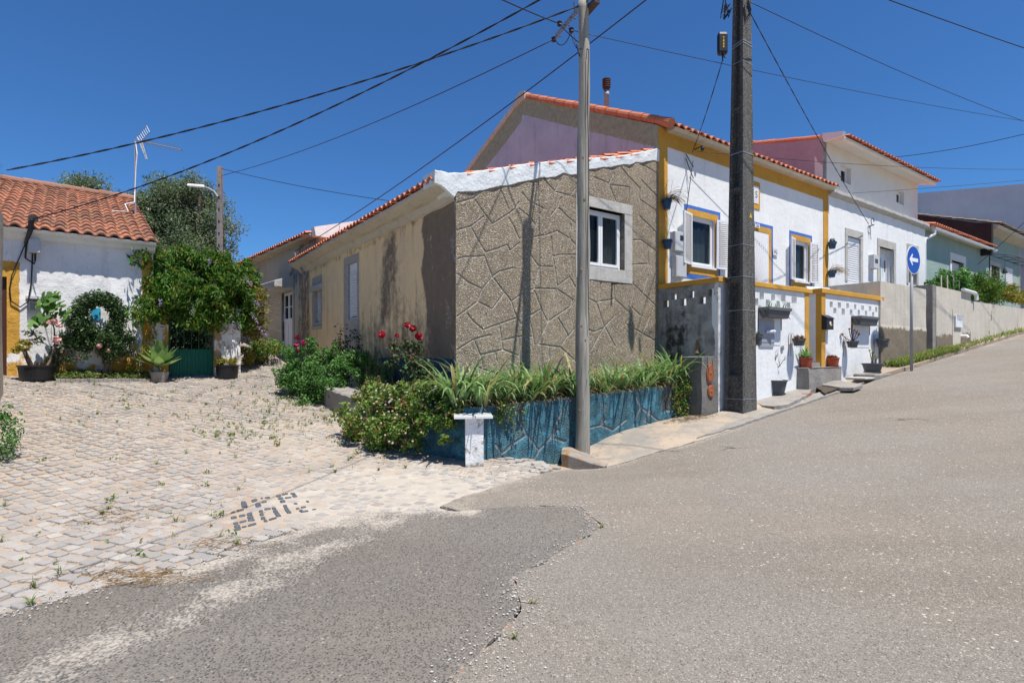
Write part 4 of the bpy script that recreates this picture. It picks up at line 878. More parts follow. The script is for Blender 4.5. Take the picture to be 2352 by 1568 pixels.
# loungers' white tops on the terrace
for k, (x0, x1, y) in enumerate(((1435, 1620, 400), (1690, 1812, 425))):
    c0 = M.at(*z5(x0, y+15), TT+.9); c1 = M.at(*z5(x1, y), TT+.9); t_ = thing('garden_chair', ['white plastic chair back just showing above the ochre capped wall, nearer the opening', 'white plastic chair back just showing above the ochre capped wall, beside the cement wall'][k], 'chair', M.p((c0[0]+c1[0])/2, TT+.9, 2.2))
    a0, a1 = c0[0], c1[0]; zt = c1[1]; w = (a1-a0)
    mb = MB(); mb.prism([M.p(a0, TT+.75, 2.65), M.p(a1, TT+.75, 2.65), M.p(a1+.03, TT+1.0, zt), M.p(a0-.03, TT+1.0, zt-.04)], [M.p(a0, TT+.79, 2.65), M.p(a1, TT+.79, 2.65), M.p(a1+.03, TT+1.04, zt), M.p(a0-.03, TT+1.04, zt-.04)]); mb.build('backrest', MT['pvc'], t_)
    mb = MB(); mb.box(M, a0, a1, TT+.28, TT+.78, 2.6, 2.645); mb.build('seat', MT['pvc'], t_)
    for a in (a0+.03, a1-.07):
        for b in (TT+.3, TT+.72): mb = MB(); mb.box(M, a, a+.04, b, b+.04, 2.201, 2.6); mb.build('leg', MT['pvc'], t_)
# ================================================================ third house: two storeys, set back upper floor
H3 = thing('two_storey_house', 'white two-storey house with set-back cream upper floor, mauve side and tiled roof', 'house', M.p(S2, TF, 1.5))
rs = rc(z6, 1742, 1850, 1100, 1478); rd = rc(z6, 2010, 2130, 1190, 1560); r3 = rc(z1b, 708, 760, 850, 1075)
mb = MB(); hwall(mb, M, S2+.004, S3, TF, TF+.3, 1.4, 6.42, [rs, rd, r3], .6, back=False); mb.build('front_wall', MT['white'], H3)
mb = MB(); n_ = 50; V = []
for i in range(n_+1):
    a = S2+.01+(S3-S2)*i/n_
    for b, zz in ((TF+.02, 6.40), (TF-.10, 6.43), (TF-.14, 6.50), (TF-.14, 6.60), (TF-.02, 6.63), (TF+.5, 6.63), (TF+.5, 6.40)): V.append(M.p(a, b+.004*math.sin(i*1.7), zz+.006*math.sin(i*1.1+b*9)))
mb.add(V, [(i*7+k, (i+1)*7+k, (i+1)*7+(k+1) % 7, i*7+(k+1) % 7) for i in range(n_) for k in range(7)]+[tuple(range(7))[::-1], tuple(n_*7+k for k in range(7))]); mb.build('cornice', MT['stone'], H3)
def surround(h, w, top, name, bottom=False, proud=.02, depth=.12, mat='stone', par=None):
    mb = MB(); mb.box(M, h[0]-w, h[0], TF-proud, TF+depth, h[2]-(w if bottom else 0), h[3]); mb.box(M, h[1], h[1]+w, TF-proud, TF+depth, h[2]-(w if bottom else 0), h[3]); mb.box(M, h[0]-w, h[1]+w, TF-proud-.003, TF+depth, h[3], h[3]+top)
    if bottom: mb.box(M, h[0], h[1], TF-proud-.01, TF+depth, h[2]-w, h[2])
    return mb.build(name, MT[mat], par or H3, bevel=.006)
surround(rs, .17, .24, 'window_surround'); roller(H3, M, rs[0]+.01, rs[1]-.01, rs[2], rs[3]-.01, TF+.04, .07)
surround(rd, .17, .27, 'door_surround'); surround(r3, .16, .2, 'window_surround')
mb = MB(); frame(mb, M, rd[0], rd[1], rd[2], rd[3]-.02, TF+.2, TF+.26, .07); mb.box(M, rd[0]+.08, rd[1]-.08, TF+.215, TF+.25, rd[2]+.03, rd[3]-.1); d_ = mb.build('door', MT['pvc'], H3)
mb = MB(); am = (rd[0]+rd[1])/2; mb.box(M, am-.13, am+.09, TF+.205, TF+.214, rd[2]+.3, rd[3]-.3); mb.build('pane', MT['frost'], d_)
mb = MB(); mb.tube([M.p(am+.28, TF+.16, rd[2]+.75), M.p(am+.28, TF+.16, rd[2]+1.15)], .015, 8); mb.build('handle', MT['iron'], d_)
casement(H3, M, r3[0], r3[1], r3[2], r3[3], TF+.15, 1, curtain=True)
a0, a1, zz0, zz1 = rc(z6, 1920, 1962, 1250, 1365); mb = MB(); mb.box(M, a0, a1, TF-.16, TF+.01, zz0, zz1); b_ = mb.build('meter_box', MT['greybox'], H3, bevel=.01); mb = MB(); mb.box(M, a0+.08, a1-.08, TF-.165, TF-.16, zz1-.28, zz1-.14); mb.build('meter_pane', MT['glass'], b_)
UB = 8.32; us0 = M.hit(1889.7, UB)[0]; us1 = M.hit(2107.5, UB)[0]
u1_ = rc(z1b, 267, 333, 302, 412, UB); u2_ = rc(z1b, 630, 680, 460, 548, UB)
mb = MB(); hwall(mb, M, us0+.004, us1, UB, UB+.25, 6.5, 8.35, [u1_, u2_], .6, back=False); mb.box(M, us0+.01, us1, UB+.25, 13, 6.5, 8.0); mb.build('upper_wall', MT['cream'], H3)
for h in (u1_, u2_): casement(H3, M, h[0]+.0, h[1]-.0, h[2], h[3], UB+.14, 1)
rl = [(-13.5, 9.62), (-UB, 8.42)]
mb = MB(); hwall(mb, S, -13.5, -UB, us0, us0+.25, 5.8, lambda a: float(np.interp(a, [-13.5, -UB], [9.62, 8.42])), (), .3, None, lambda A, Z: .01*np.sin(A*3+Z*2), back=False); mb.build('side_wall', MT['pink'], H3)
mb = MB(); mb.prism([S.p(-UB+.02, us0-.02, 8.3), S.p(-7.75, us0-.02, 8.30), S.p(-7.70, us0-.02, 8.42), S.p(-UB+.0, us0-.02, 8.56)], [S.p(-UB+.02, us0+.14, 8.3), S.p(-7.75, us0+.14, 8.30), S.p(-7.70, us0+.14, 8.42), S.p(-UB+.0, us0+.14, 8.56)]); mb.build('verge_end', MT['white'], H3)
mb = MB(); mb.prism([M.p(us0+.10, UB+.05, 8.36), M.p(us0+.10, 7.80, 8.20), M.p(us0+.10, 7.72, 8.22), M.p(us0+.10, 7.72, 8.30), M.p(us0+.10, 13.4, 9.6), M.p(us0+.10, 13.4, 9.4)], [M.p(us1+.12, UB+.05, 8.36), M.p(us1+.12, 7.80, 8.20), M.p(us1+.12, 7.72, 8.22), M.p(us1+.12, 7.72, 8.30), M.p(us1+.12, 13.4, 9.6), M.p(us1+.12, 13.4, 9.4)]); mb.build('eave_soffit', MT['cream'], H3)
mb = MB(); tile_roof(mb, M, us0+.14, us1+.2, 7.62, 13.4, 8.30, 9.66, .235, .42); mb.build('roof', MT['tile_new'], H3)
mb = MB(); barrels(mb, S.p(-UB-.1, us0+.08, 8.46), S.p(-13.5, us0+.08, 9.68), .10, .7); mb.build('verge_tiles', MT['tile_new'], H3)
a_, z_ = M.at(*z6(1925, 975), TF); mb = MB(); mb.tube([M.p(a_+.12*math.cos(w)*.9, TF-.1, z_+.02+.12*math.sin(w)) for w in np.linspace(0, 5.6, 18)], .012, 6); mb.tube([M.p(a_, TF, z_-.12), M.p(a_, TF-.15, z_-.1)], .015, 6)
mb.tube([M.p(a_-.05+.25*f*(1-f), TF-.05, z_-.1-1.9*f*(1-f)) for f in np.linspace(0, 1, 12)], .008, 5); mb.build('cable_anchor', MT['iron'], H3)
# ================================================================ green houses beyond
GB = 8.05
H4 = thing('green_cottage', 'low pale green cottage with new orange tiles and white gutter', 'house', M.p(S3, GB, 2.2))
g1 = rc(z1b, 987, 1068, 925, 1090, GB); s4e = M.hit(2247, GB)[0]+.3; s5a = s4e
mb = MB(); hwall(mb, M, S3+.15, s5a, GB, GB+.3, 2., 6.55, [g1], .6, back=False); mb.build('front_wall', MT['green'], H4)
w = .2; mb = MB(); mb.box(M, g1[0]-w, g1[0], GB-.03, GB+.15, 2.5, g1[3]); mb.box(M, g1[1], g1[1]+w, GB-.03, GB+.15, 2.5, g1[3]); mb.box(M, g1[0]-w, g1[1]+w, GB-.033, GB+.15, g1[3], g1[3]+.3); mb.build('window_surround', MT['cream'], H4)
roller(H4, M, g1[0]+.01, g1[1]-.01, g1[2], g1[3]-.01, GB+.16, .07)
mb = MB(); n_ = 2; e0, e1 = S3+.3, s5a+.9; prof = [(GB-.42, 6.5), (GB-.40, 6.43), (GB-.33, 6.40), (GB-.27, 6.43), (GB-.25, 6.52), (GB-.27, 6.52), (GB-.29, 6.45), (GB-.34, 6.42), (GB-.39, 6.45), (GB-.40, 6.5)]
mb.prism([M.p(e0, b, zz) for b, zz in prof], [M.p(e1, b, zz) for b, zz in prof]); mb.tube([M.p(e0+.1, GB-.33, 6.42), M.p(e0+.1, GB-.33, 6.25), M.p(e0-.2, GB-.12, 6.05), M.p(e0-.25, GB-.12, 5.9), M.p(e0-.25, GB-.12, 2.9)], .06, 10); mb.build('gutter', MT['pvc'], H4)
mb = MB(); mb.box(M, e0, e1, GB-.3, GB+.1, 6.5, 6.545); mb.build('eave_board', MT['cream'], H4)
mb = MB(); tile_roof(mb, M, S3+.15, e1, GB-.42, 12., 6.60, 8.0, .24, .42); mb.build('roof', MT['tile_new'], H4)
s5b = M.hit(2342, GB)[0]
H5 = thing('green_cottage', 'taller pale green cottage with brown tiles, blackened side and iron door canopy', 'house', M.p(s5a, GB, 2.6))
dz5 = rc(z1b, 1245, 1300, 955, 1120, GB); wz5 = rc(z1b, 1342, 1386, 968, 1090, GB)
mb = MB(); hwall(mb, M, s5a+.01, s5b, GB, GB+.3, 2.4, 7.35, [dz5, wz5], .8, back=False); mb.build('front_wall', MT['green'], H5)
mb = MB(); hwall(mb, S, -12.5, -GB+.4, s5a-.0, s5a+.25, 6.2, lambda a: float(np.interp(a, [-12.5, -8.2, -7.6], [9.35, 7.75, 7.6])), (), .3, back=False); mb.build('side_wall', MT['blackwall'], H5)
mb = MB(); mb.prism([M.p(s5a+.25, GB+.1, 7.3), M.p(s5a+.25, GB-.55, 7.42), M.p(s5a+.25, GB-.6, 7.55), M.p(s5a+.25, 12, 9.2)], [M.p(s5b+.4, GB+.1, 7.3), M.p(s5b+.4, GB-.55, 7.42), M.p(s5b+.4, GB-.6, 7.55), M.p(s5b+.4, 12, 9.2)]); mb.box(M, s5b-.12, s5b+.02, GB-.02, GB+.2, 2.4, 7.3); mb.build('eave_cornice', MT['soffit'], H5)
mb = MB(); tile_roof(mb, M, s5a+.2, s5b+.5, GB-.7, 12.4, 7.6, 9.3, .26, .45); mb.build('roof', MT['tile_brown'], H5)
mb = MB(); mb.box(M, dz5[0]-.2, dz5[0], GB-.03, GB+.1, 2.5, dz5[3]); mb.box(M, dz5[1], dz5[1]+.2, GB-.03, GB+.1, 2.5, dz5[3]); mb.box(M, dz5[0]-.2, dz5[1]+.2, GB-.035, GB+.1, dz5[3], dz5[3]+.2); mb.build('door_surround', MT['stone'], H5)
mb = MB(); mb.box(M, dz5[0], dz5[1], GB+.12, GB+.17, dz5[2], dz5[3]); mb.build('door', MT['brown'], H5); roller(H5, M, wz5[0], wz5[1], wz5[2], wz5[3], GB-.02, .09)
can = thing('door_canopy', 'curved black iron canopy frame over the door of the brown-tiled green cottage', 'canopy', M.p(dz5[0], GB, 5.5)); mb = MB(); c0 = M.at(*z1b(1236, 880), GB); c1 = M.at(*z1b(1480, 900), GB)
zt = c0[1]
for k in range(6):
    a = c0[0]+(c1[0]-c0[0])*k/5; mb.tube([M.p(a, GB-1.25*f, zt-.35*f*f) for f in np.linspace(0, 1, 7)], .018, 5)
for f in (0, .35, .7, 1.): mb.tube([M.p(a, GB-1.25*f, zt-.35*f*f) for a in (c0[0], c1[0])], .018, 5)
mb.tube([M.p(c0[0], GB-.02, zt), M.p(c0[0], GB-.02, zt-.7)], .02, 5); mb.build('ribs', MT['iron'], can)
mb = MB(); a_, z_ = M.at(*z1b(1338, 985), GB-.5); mb.lathe(M.p(a_, GB-.5, z_-.12), [(.10, 0), (.09, .1), (.04, .24), (.02, .26)], 12); mb.tube([M.p(a_, GB-.5, z_+.12), M.p(a_, GB-.5, zt-.1)], .006, 4); tag(mb.build('hanging_bell', MT['iron']), 'small dark bell lamp hanging under the iron door canopy', 'bell')
bw = MB(); hwall(bw, S, -20, -6.5, 40, 40.4, 3, lambda a: float(np.interp(a, [-20, -8.1, -6.5], [12.6, 10.95, 10.7])), (), 1.5, back=False); bw.box(M, 40.01, 52, 6.5, 20, 3, 10.6)
tag(bw.build('gable_building', MT['greywall']), 'large plain building with windowless white gable in shade behind green cottages', 'building')
# ================================================================ garden walls on the right
BB = 6.36; b0 = M.hit(2022.5, BB)[0]; b1 = M.hit(2127, BB)[0]
def bmask(A, Z): return np.stack([np.clip((2.36-Z)/.2+.5, 0, 1), A*0, A*0], -1)
gw = thing('garden_wall', 'smooth beige cement wall with stained rubble base behind the blue sign', 'wall', M.p(b0, BB, 1.1))
mb = MB(); hwall(mb, M, b0, b1, BB, BB+.25, .9, 3.63, (), .12, bmask, lambda A, Z: np.where(Z < 2.36, -.012, 0)+.004*np.sin(A*5+Z*7)); mb.build('front_panel', MT['beige'], gw)
mb = MB(); hwall(mb, S, -TF+.02, -BB-.25, b0, b0+.25, 1.2, 3.628, (), .3, None); mb.build('side_panel', MT['beige'], gw)
structure(MB().box(M, b0+.25, b1, BB+.25, TF, 1.2, 2.75).build('yard_floor', MT['conc']))
c0 = M.hit(*[z1b(890, 0)[0]], BB)[0]; c1 = M.hit(z1b(1115, 0)[0], BB)[0]; c2 = 46.
mb = MB(); hwall(mb, M, c0, c1, BB, BB+.3, 1.5, lambda a: 3.80-.01*(a-c0), (), .15, lambda A, Z: np.stack([np.clip((2.2+(A-c0)*.06-Z)/.2+.5, 0, 1), A*0, A*0], -1))
w_ = mb.build('garden_wall', MT['beige']); tag(w_, 'beige cement wall section with inset white meter box and grey block end', 'wall')
mb = MB(); hwall(mb, M, c1+.04, c2, BB+.02, BB+.27, 1.5, lambda a: 3.52+.008*(a-c1)+max(0, a-31)*.03, (), .3, lambda A, Z: np.stack([.5*np.exp(-((A-26.8)/.35)**2-((Z-3.1)/.5)**2)+.42*np.clip(1-(Z-(A-31)*.108-2.7)/.5, 0, 1), A*0, A*0], -1))
w_ = mb.build('garden_wall', MT['beige']); tag(w_, 'long beige cement wall rising up the street under leafy plants', 'wall')
structure(MB().box(M, c0+.3, 46, BB+.3, GB, 1.5, 2.9).box(M, b1+.02, c0+.3, BB+1.2, GB, 1.5, 2.6).build('garden_bed', MT['soil']))
mb = MB(); mb.box(M, b1, c0, BB+1.1, BB+1.2, 1.2, 3.2); mb.box(M, b1, c0, BB+.5, BB+1.1, 1.0, 1.9); mb.box(M, b1+.01, c0-.01, BB+.1, BB+.5, 1.0, 1.6); tag(mb.build('steps', MT['conc']), 'dark weathered steps in the gap between two beige cement walls', 'steps')
mb = MB(); mb.box(M, c0-.28, c0-.004, BB+.01, BB+.9, 1.5, 3.83); tag(mb.build('gate_pier', MT['conc']), 'grey unrendered block pier beside dark steps', 'pier')
a0, a1, zz0, zz1 = rc(z1b, 1003, 1048, 1278, 1355, BB); mb = MB(); mb.box(M, a0-.12, a1+.02, BB-.012, BB+.05, zz0-1.0, zz1+.2); t_ = thing('meter_box', 'white utility meter box set in a cement panel on the beige wall', 'meter box', M.p(a0, BB, zz0)); mb.build('backing', MT['beige'], t_)
mb = MB(); mb.box(M, a0, a1, BB-.07, BB-.012, zz0, zz1); mb.build('cabinet', MT['pvc'], t_, bevel=.01); mb = MB(); mb.box(M, a0+.12, a1-.04, BB-.076, BB-.07, zz0+.25, zz0+.42); mb.build('hatch', MT['greybox'], t_)
mb = MB(); p0 = M.at(*z1b(1065, 1107), BB-.05); p1 = M.at(*z1b(1150, 1112), BB-.05); mb.tube([M.p(p0[0], BB-.05, 3.84), M.p(p1[0]-.1, BB-.05, 3.80), M.p(p1[0], BB-.06, 3.72), M.p(p1[0], BB-.06, 3.55)], .06, 10); tag(mb.build('drain_pipe', MT['pvc']), 'white plastic drain pipe elbow lying along top of beige wall', 'pipe')
mb = MB(); p1 = M.at(*z1b(1065, 1410), BB-.05); mb.tube([M.p(p1[0]-.05, BB+.02, p1[1]), M.p(p1[0]-.05, BB-.16, p1[1]), M.p(p1[0]-.05, BB-.2, p1[1]-.06)], .055, 10); tag(mb.build('drain_pipe', MT['pvc']), 'short white drain outlet low on the beige wall', 'pipe')
# ================================================================ left cottage across the cobbled yard
H = Fr((352-CX)/F*12.5, 12.5, .774, .6333)
def hz(b, a): p = H.p(a, b, 0); return T(p[0], p[1])
LH = thing('tiled_cottage', 'white limewashed cottage with wavy weathered terracotta roof and ochre corner strips', 'house', H.p(-3, 0, 1.0))
nh = rc(z1, 158, 238, 1045, 1195, 0, H); dl = (H.hit(-60, 0)[0], H.hit(*[15.5], 0)[0], .9, H.at(10, 635, 0)[1])
ZE = 4.08
def lmask(A, Z):
    r = .8*np.clip((1.8-Z)/.4, 0, 1)*(A > -3.2)*(.65+.35*np.sin(A*3.1+.5)**2)
    pil = .9*((A > -.21) & (A < -.035)); fr_ = np.where((A < H.hit(44, 0)[0]) & (Z < dl[3]+.30), .93, 0.); r = np.maximum(r, np.maximum(pil*np.clip((Z-1.9)/.2, .75, 1), fr_*np.clip((Z-1.5)/.25, .35, 1)))
    g = .33*np.clip((2.6-Z)/1.2, 0, 1)*np.clip((Z-1.6)/.3, 0, 1)+.15*(Z > 3); return np.stack([r, g*(1-pil), .40*np.clip((1.25-Z)/.15, 0, 1)], -1)
mb = MB(); hwall(mb, H, -8.5, 0, 0, .35, .6, ZE-.05, [nh, dl], .05, lmask, lambda A, Z: .012*np.sin(A*1.9+Z*2.3)*np.sin(Z*3.1+A)+.005*np.sin(A*11)*np.sin(Z*9), back=False)
mb.box(H, -.3, -.002, .35, 6, .6, ZE-.1); mb.build('front_wall', MT['white_old'], LH)
mb = MB(); mb.box(H, nh[0], nh[1], .14, .2, nh[2], nh[3]); mb.box(H, nh[0]-.02, nh[1]+.05, -.03, .12, nh[3]-.02, nh[3]+.035); frame(mb, H, nh[0], nh[1], nh[2]+.25, nh[3]-.06, .09, .14, .05); mb.build('niche', MT['greybox'], LH)
mb = MB(); mb.box(H, dl[0], dl[1]+.002, .1, .15, .6, dl[3]); mb.build('door', MT['brown'], LH)
nb = 15; mb = MB(); prof = [(-.02, ZE-.14), (-.10, ZE-.10), (-.13, ZE-.03), (-.26, ZE+.0), (-.302, ZE+.05), (.2, ZE+.2), (.2, ZE-.14)]
mb.prism([H.p(-8.5, b, zz) for b, zz in prof], [H.p(.03, b, zz) for b, zz in prof]); mb.build('eave_moulding', MT['white'], LH)
mb = MB(); tile_roof(mb, H, -8.4, .07, -.31, 5.6, ZE+.06, 6.42, .228, .37, .068); mb.build('roof', MT['tile_old2'], LH)
mb = MB(); barrels(mb, H.p(-8.4, 5.6, 6.47), H.p(.05, 5.6, 6.44), .13, .42); mb.build('ridge_tiles', MT['tile_old'], LH)
mb = MB(); V = [H.p(a, b, zz) for a in (-8.4, -.01) for b, zz in ((-.25, ZE+.03), (5.6, 6.34), (11, 4.2), (11, .9), (.36, .9), (.36, ZE-.08))]; mb.prism(V[:6], V[6:]); mb.build('body', MT['white_old'], LH)
mb = MB(); b0_ = H.at(*z1(190, 600), -.1); b1_ = H.at(*z1(150, 720), -.1); mb.tube([H.p(b0_[0], -.38, b0_[1]), H.p(b0_[0]-.02, -.3, b0_[1]-.2), H.p(b1_[0], -.05, b1_[1]-.02)], [.05, .045, .03], 8); mb.box(H, b0_[0]-.05, b0_[0]+.1, -.45, -.3, b0_[1]-.03, b0_[1]+.06); mb.build('cable_mast', MT['iron'], LH)
a0, a1, zz0, zz1 = rc(z1, 170, 238, 702, 785, 0, H); mb = MB(); mb.box(H, a0, a1, -.16, .0, zz0, zz1); mb.build('junction_box', MT['greybox'], LH, bevel=.01)
mb = MB(); am = (a0+a1)/2
mb.tube([H.p(a1-.08, -.05, zz0), H.p(a1-.08, -.05, zz0-.14), H.p(am, -.05, zz0-.22), H.p(am-.14, -.05, zz0-.12), H.p(am-.12, -.05, zz0+.3), H.p(b0_[0], -.36, b0_[1])], .016, 6)
mb.tube([H.p(am-.03, -.04, zz0), H.p(am-.05, -.04, zz0-.6), H.p(am-.1, -.04, zz0-1.0), H.p(am-.22, -.04, zz0-1.12), H.p(am-.36, -.04, zz0-1.0), H.p(am-.38, -.04, zz0-.75)], .013, 6)
mb.tube([H.p(am-.38, -.03, zz0-.75), H.p(am-.35, -.03, zz0-.5), H.p(b1_[0], -.04, b1_[1])], .010, 6); mb.build('service_cable', MT['black'], LH)
a0, a1, zz0, zz1 = rc(z1, 545, 582, 1105, 1175, 0, H); mb = MB(); mb.box(H, a0-.03, a1+.03, -.018, .0, zz0, zz1); mb.build('tile_panel', MT['turq'], LH)
# antenna
ap_ = H.p(*H.hit(310.5, 3.0)[:1], 3.0, 0); Ya = ap_[1]
def aa_(x, y, dY=0): u, v = z1(x, y); return at(u, v, Ya+dY)
an = thing('tv_antenna', 'aluminium rooftop aerial on a mast above the terracotta roof', 'antenna', (ap_[0], ap_[1], 5.3))
mb = MB(); mb.tube([aa_(796, 560), aa_(793, 118)], .022, 8); mb.build('mast', MT['steel'], an)
P0, P1 = Vector(aa_(800, 118)), Vector(aa_(1068, 176, -.6)); mb = MB(); mb.tube([P0, P1], .014, 6); bd = (P1-P0).normalized(); sd = bd.cross(Vector((0, 0, 1))).normalized()
for k in range(12):
    p = P0.lerp(P1, .18+.82*k/11); L_ = .12; e_ = (sd*.55+Vector((0, 0, 1))*.45).normalized(); mb.tube([p-e_*L_, p+e_*L_], .006, 4)
mb.build('boom', MT['steel'], an)
for nm, q in (('reflector', [(805, 100), (862, 35), (880, 72), (826, 130)]), ('reflector', [(815, 122), (832, 118), (866, 232), (860, 232)])):
    c4 = [Vector(aa_(*p)) for p in q]; mb = MB()
    for k in range(7): f = k/6; mb.tube([c4[0].lerp(c4[1], f), c4[3].lerp(c4[2], f)], .007, 4)
    for a, b in ((0, 1), (3, 2), (0, 3), (1, 2)): mb.tube([c4[a], c4[b]], .01, 4)
    mb.build(nm, MT['steel'], an)
mb = MB(); mb.tube([aa_(797, 130, -.03), aa_(806, 200, -.05), aa_(798, 300, -.03), aa_(793, 420, -.03), aa_(790, 485, -.1), aa_(735, 495, -.3), aa_(755, 540, -.5), aa_(660, 535, -.6)], .014, 6); mb.build('coax_cable', MT['pvc'], an)
# gate, pillar, garden wall piece
gt_ = thing('garden_gate', 'green corrugated sheet gate with thin iron bars above', 'gate', H.p(1, .1, 1.1))
ga0, ga1 = H.hit(388, .12)[0], H.hit(490, .12)[0]; gzt = H.at(440, 801.5, .12)[1]; gzb = T(*H.p((ga0+ga1)/2, .1, 0)[:2])+.02; gz2 = H.at(440, 717, .12)[1]
mb = MB(); V = []; n_ = 96
for i in range(n_+1):
    a = ga0+.02+(ga1-ga0-.04)*i/n_; b = .12+.014*math.sin(i*math.pi*2/6)
    V += [H.p(a, b, gzb), H.p(a, b, gzt), H.p(a, b+.004, gzt), H.p(a, b+.004, gzb)]
mb.add(V, [(4*i+k, 4*i+4+k, 4*i+4+(k+1) % 4, 4*i+(k+1) % 4) for i in range(n_) for k in range(4)]); mb.build('sheet_panel', MT['gate'], gt_)
mb = MB(); mb.tube([H.p(ga0+.01, .15, gzb-.1), H.p(ga0+.01, .15, gz2)], .025, 8); mb.tube([H.p(ga1-.01, .15, gzb-.1), H.p(ga1-.01, .15, gz2)], .025, 8); mb.tube([H.p(ga0, .15, gz2), H.p(ga1, .15, gz2)], .02, 8)
for k in range(1, 6): a = ga0+(ga1-ga0)*k/6; mb.tube([H.p(a, .15, gzt-.1), H.p(a, .15, gz2)], .011, 6)
for a in (ga0+(ga1-ga0)*.2, ga0+(ga1-ga0)*.83):
    for sg in (-1, 1): mb.tube([H.p(a+sg*(.03+.09*(2*f-1)**2), .15, gzt+.25+.36*f) for f in np.linspace(0, 1, 9)], .008, 5)
mb.build('bars', simple('green_painted_bar', (.02, .10, .07), .5), gt_)
def pmask(A, Z): return np.stack([.75*np.clip((A*0+np.clip((.28-(A-A.min()))/.2, 0, 1)), 0, 1)*(.6+.4*np.sin(Z*5)**2), .45*np.ones_like(Z), .4*np.clip((1.5-Z)/.3, 0, 1)], -1)
g0, g1x = H.hit(492, .0)[0], H.hit(552, .0)[0]
mb = MB(); hwall(mb, H, g0, g1x, -.02, .55, .7, 2.75, (), .06, pmask, lambda A, Z: .012*np.sin(A*5+Z*3)*np.sin(Z*4)); tag(mb.build('gate_pillar', MT['white_old']), 'stout limewashed masonry pillar with ochre stains right of green gate', 'pillar')
g2x = H.hit(387, 0)[0]
mb = MB(); hwall(mb, H, .004, g2x, .0, .4, .7, 2.9, (), .05, lambda A, Z: np.stack([np.clip(.75*np.clip((A-.08)/.15, 0, 1)+.3*np.clip((1.6-Z)/.4, 0, 1), 0, .95), .3*np.ones_like(Z), .4*np.clip((1.5-Z)/.3, 0, 1)], -1), lambda A, Z: .012*np.sin(A*7+Z*3)*np.sin(Z*4)); tag(mb.build('gate_jamb', MT['white_old']), 'narrow orange-stained wall end between white cottage and green gate', 'wall')
mb = MB(); hwall(mb, H, g1x-.35, g1x-.05, .55, 7, .7, 2.1, (), 1.); tag(mb.build('garden_wall', MT['white_old']), 'low limewashed wall running back behind the stout gate pillar', 'wall')
# low kerb of the flower bed
mb = MB(); ka0, ka1 = H.hit(128, -.75)[0], H.hit(372, -.45)[0]; n_ = 24
for k in range(n_):
    a = ka0+(ka1-ka0)*k/n_; L_ = (ka1-ka0)/n_; b = -.78+.3*k/n_; zz = hz(b, a); mb.box(H, a+.001, a+L_-.001, b+jit(0, .004), b+.13, zz-.05, zz+.085+jit(0, .008))
tag(mb.build('bed_kerb', MT['conc'], bevel=.008), 'low pale kerb edging the flower bed at foot of white cottage', 'kerb')
structure(sheet('flower_bed', [H.p(ka0, -.68, 0)[:2], H.p(ka1, -.4, 0)[:2], H.p(ka1, 0.02, 0)[:2], H.p(ka0, 0.02, 0)[:2]], lambda x, y: TV(x, y)+.05, MT['soil'], .2, None, .05))
# neighbour wall at the left margin
NW = thing('rendered_wall_end', 'grey-brown rendered wall end at the left margin casting shade on cobbles', 'wall', (-9.1, 9.5, .5))
mb = MB(); q0, q1 = Vector((-8.94, 9.53)), Vector((-5.62, 5.62)); d = (q1-q0).normalized(); NF = Fr(q0.x, q0.y, d.x, d.y)
hwall(mb, NF, 0, (q1-q0).length, -.0, -1.6, -.2, lambda a: 4.02, (), .3, None, lambda A, Z: .01*np.sin(A*3+Z*2)); mb.build('wall', MT['farwall'], NW)
# ================================================================ far cottage along the lane
fd = Vector((-.66, .751)); FH = Fr((704-CX)/F*16.8, 16.8, -fd.x, -fd.y)
FA = thing('lane_cottage', 'grey-ochre single-storey cottage behind the low cottage with pale door up the lane', 'house', FH.p(-3, 0, 1.7))
fz = lambda u, v: FH.at(u, v, 0)
fdr = FH.rect(*[z2(405, 0)[0]], z2(468, 0)[0], z2(0, 775)[1], z2(0, 1108)[1], 0); fw_ = FH.rect(590, 604, z2(0, 745)[1], z2(0, 900)[1], 0)
ft = fz(677.5, 559)[1]
def fmask2(A, Z): return np.stack([.62*np.exp(-((A-fdr[1]+.1)/.45)**2-((Z-4.2)/.6)**2)+.5*np.clip((2.3-Z)/.8, 0, 1)+.5*np.clip((A+1.1)/.5, 0, 1), A*0, A*0], -1)
mb = MB(); hwall(mb, FH, -12, 1.0, 0, .3, 1.2, ft-.12, [fdr, fw_], .15, fmask2, back=False); mb.build('front_wall', MT['farwall'], FA)
mb = MB(); mb.box(FH, fdr[0]-.12, fdr[0], -.03, .12, 1.6, fdr[3]+.12); mb.box(FH, fdr[1], fdr[1]+.14, -.03, .12, 1.6, fdr[3]+.12); mb.box(FH, fdr[0]-.12, fdr[1]+.14, -.035, .12, fdr[3], fdr[3]+.14); mb.build('door_surround', MT['stone'], FA)
d_ = casement(FA, FH, fdr[0], fdr[1], fdr[2]+.9, fdr[3], .06, 2, 'door_window', bars=1); mb = MB()
mb.box(FH, fdr[0], fdr[1], .07, .12, fdr[2]-.2, fdr[2]+.9)
for k in (0, 1): a = fdr[0]+(fdr[1]-fdr[0])*k/2; mb.box(FH, a+.1, a+(fdr[1]-fdr[0])/2-.08, .055, .07, fdr[2]+.1, fdr[2]+.78)
mb.build('door', MT['pvc'], FA)
cz = fz(650, z2(0, 770)[1])[1]; ca0, ca1 = fdr[0]-.55, fdr[1]+.12
mb = MB(); mb.prism([FH.p(ca0, -.62, cz), FH.p(ca0, .0, cz), FH.p(ca0, .0, cz+.42), FH.p(ca0, -.62, cz+.2)], [FH.p(ca1, -.62, cz), FH.p(ca1, .0, cz), FH.p(ca1, .0, cz+.42), FH.p(ca1, -.62, cz+.2)]); mb.build('door_hood', MT['stone'], FA, bevel=.02)
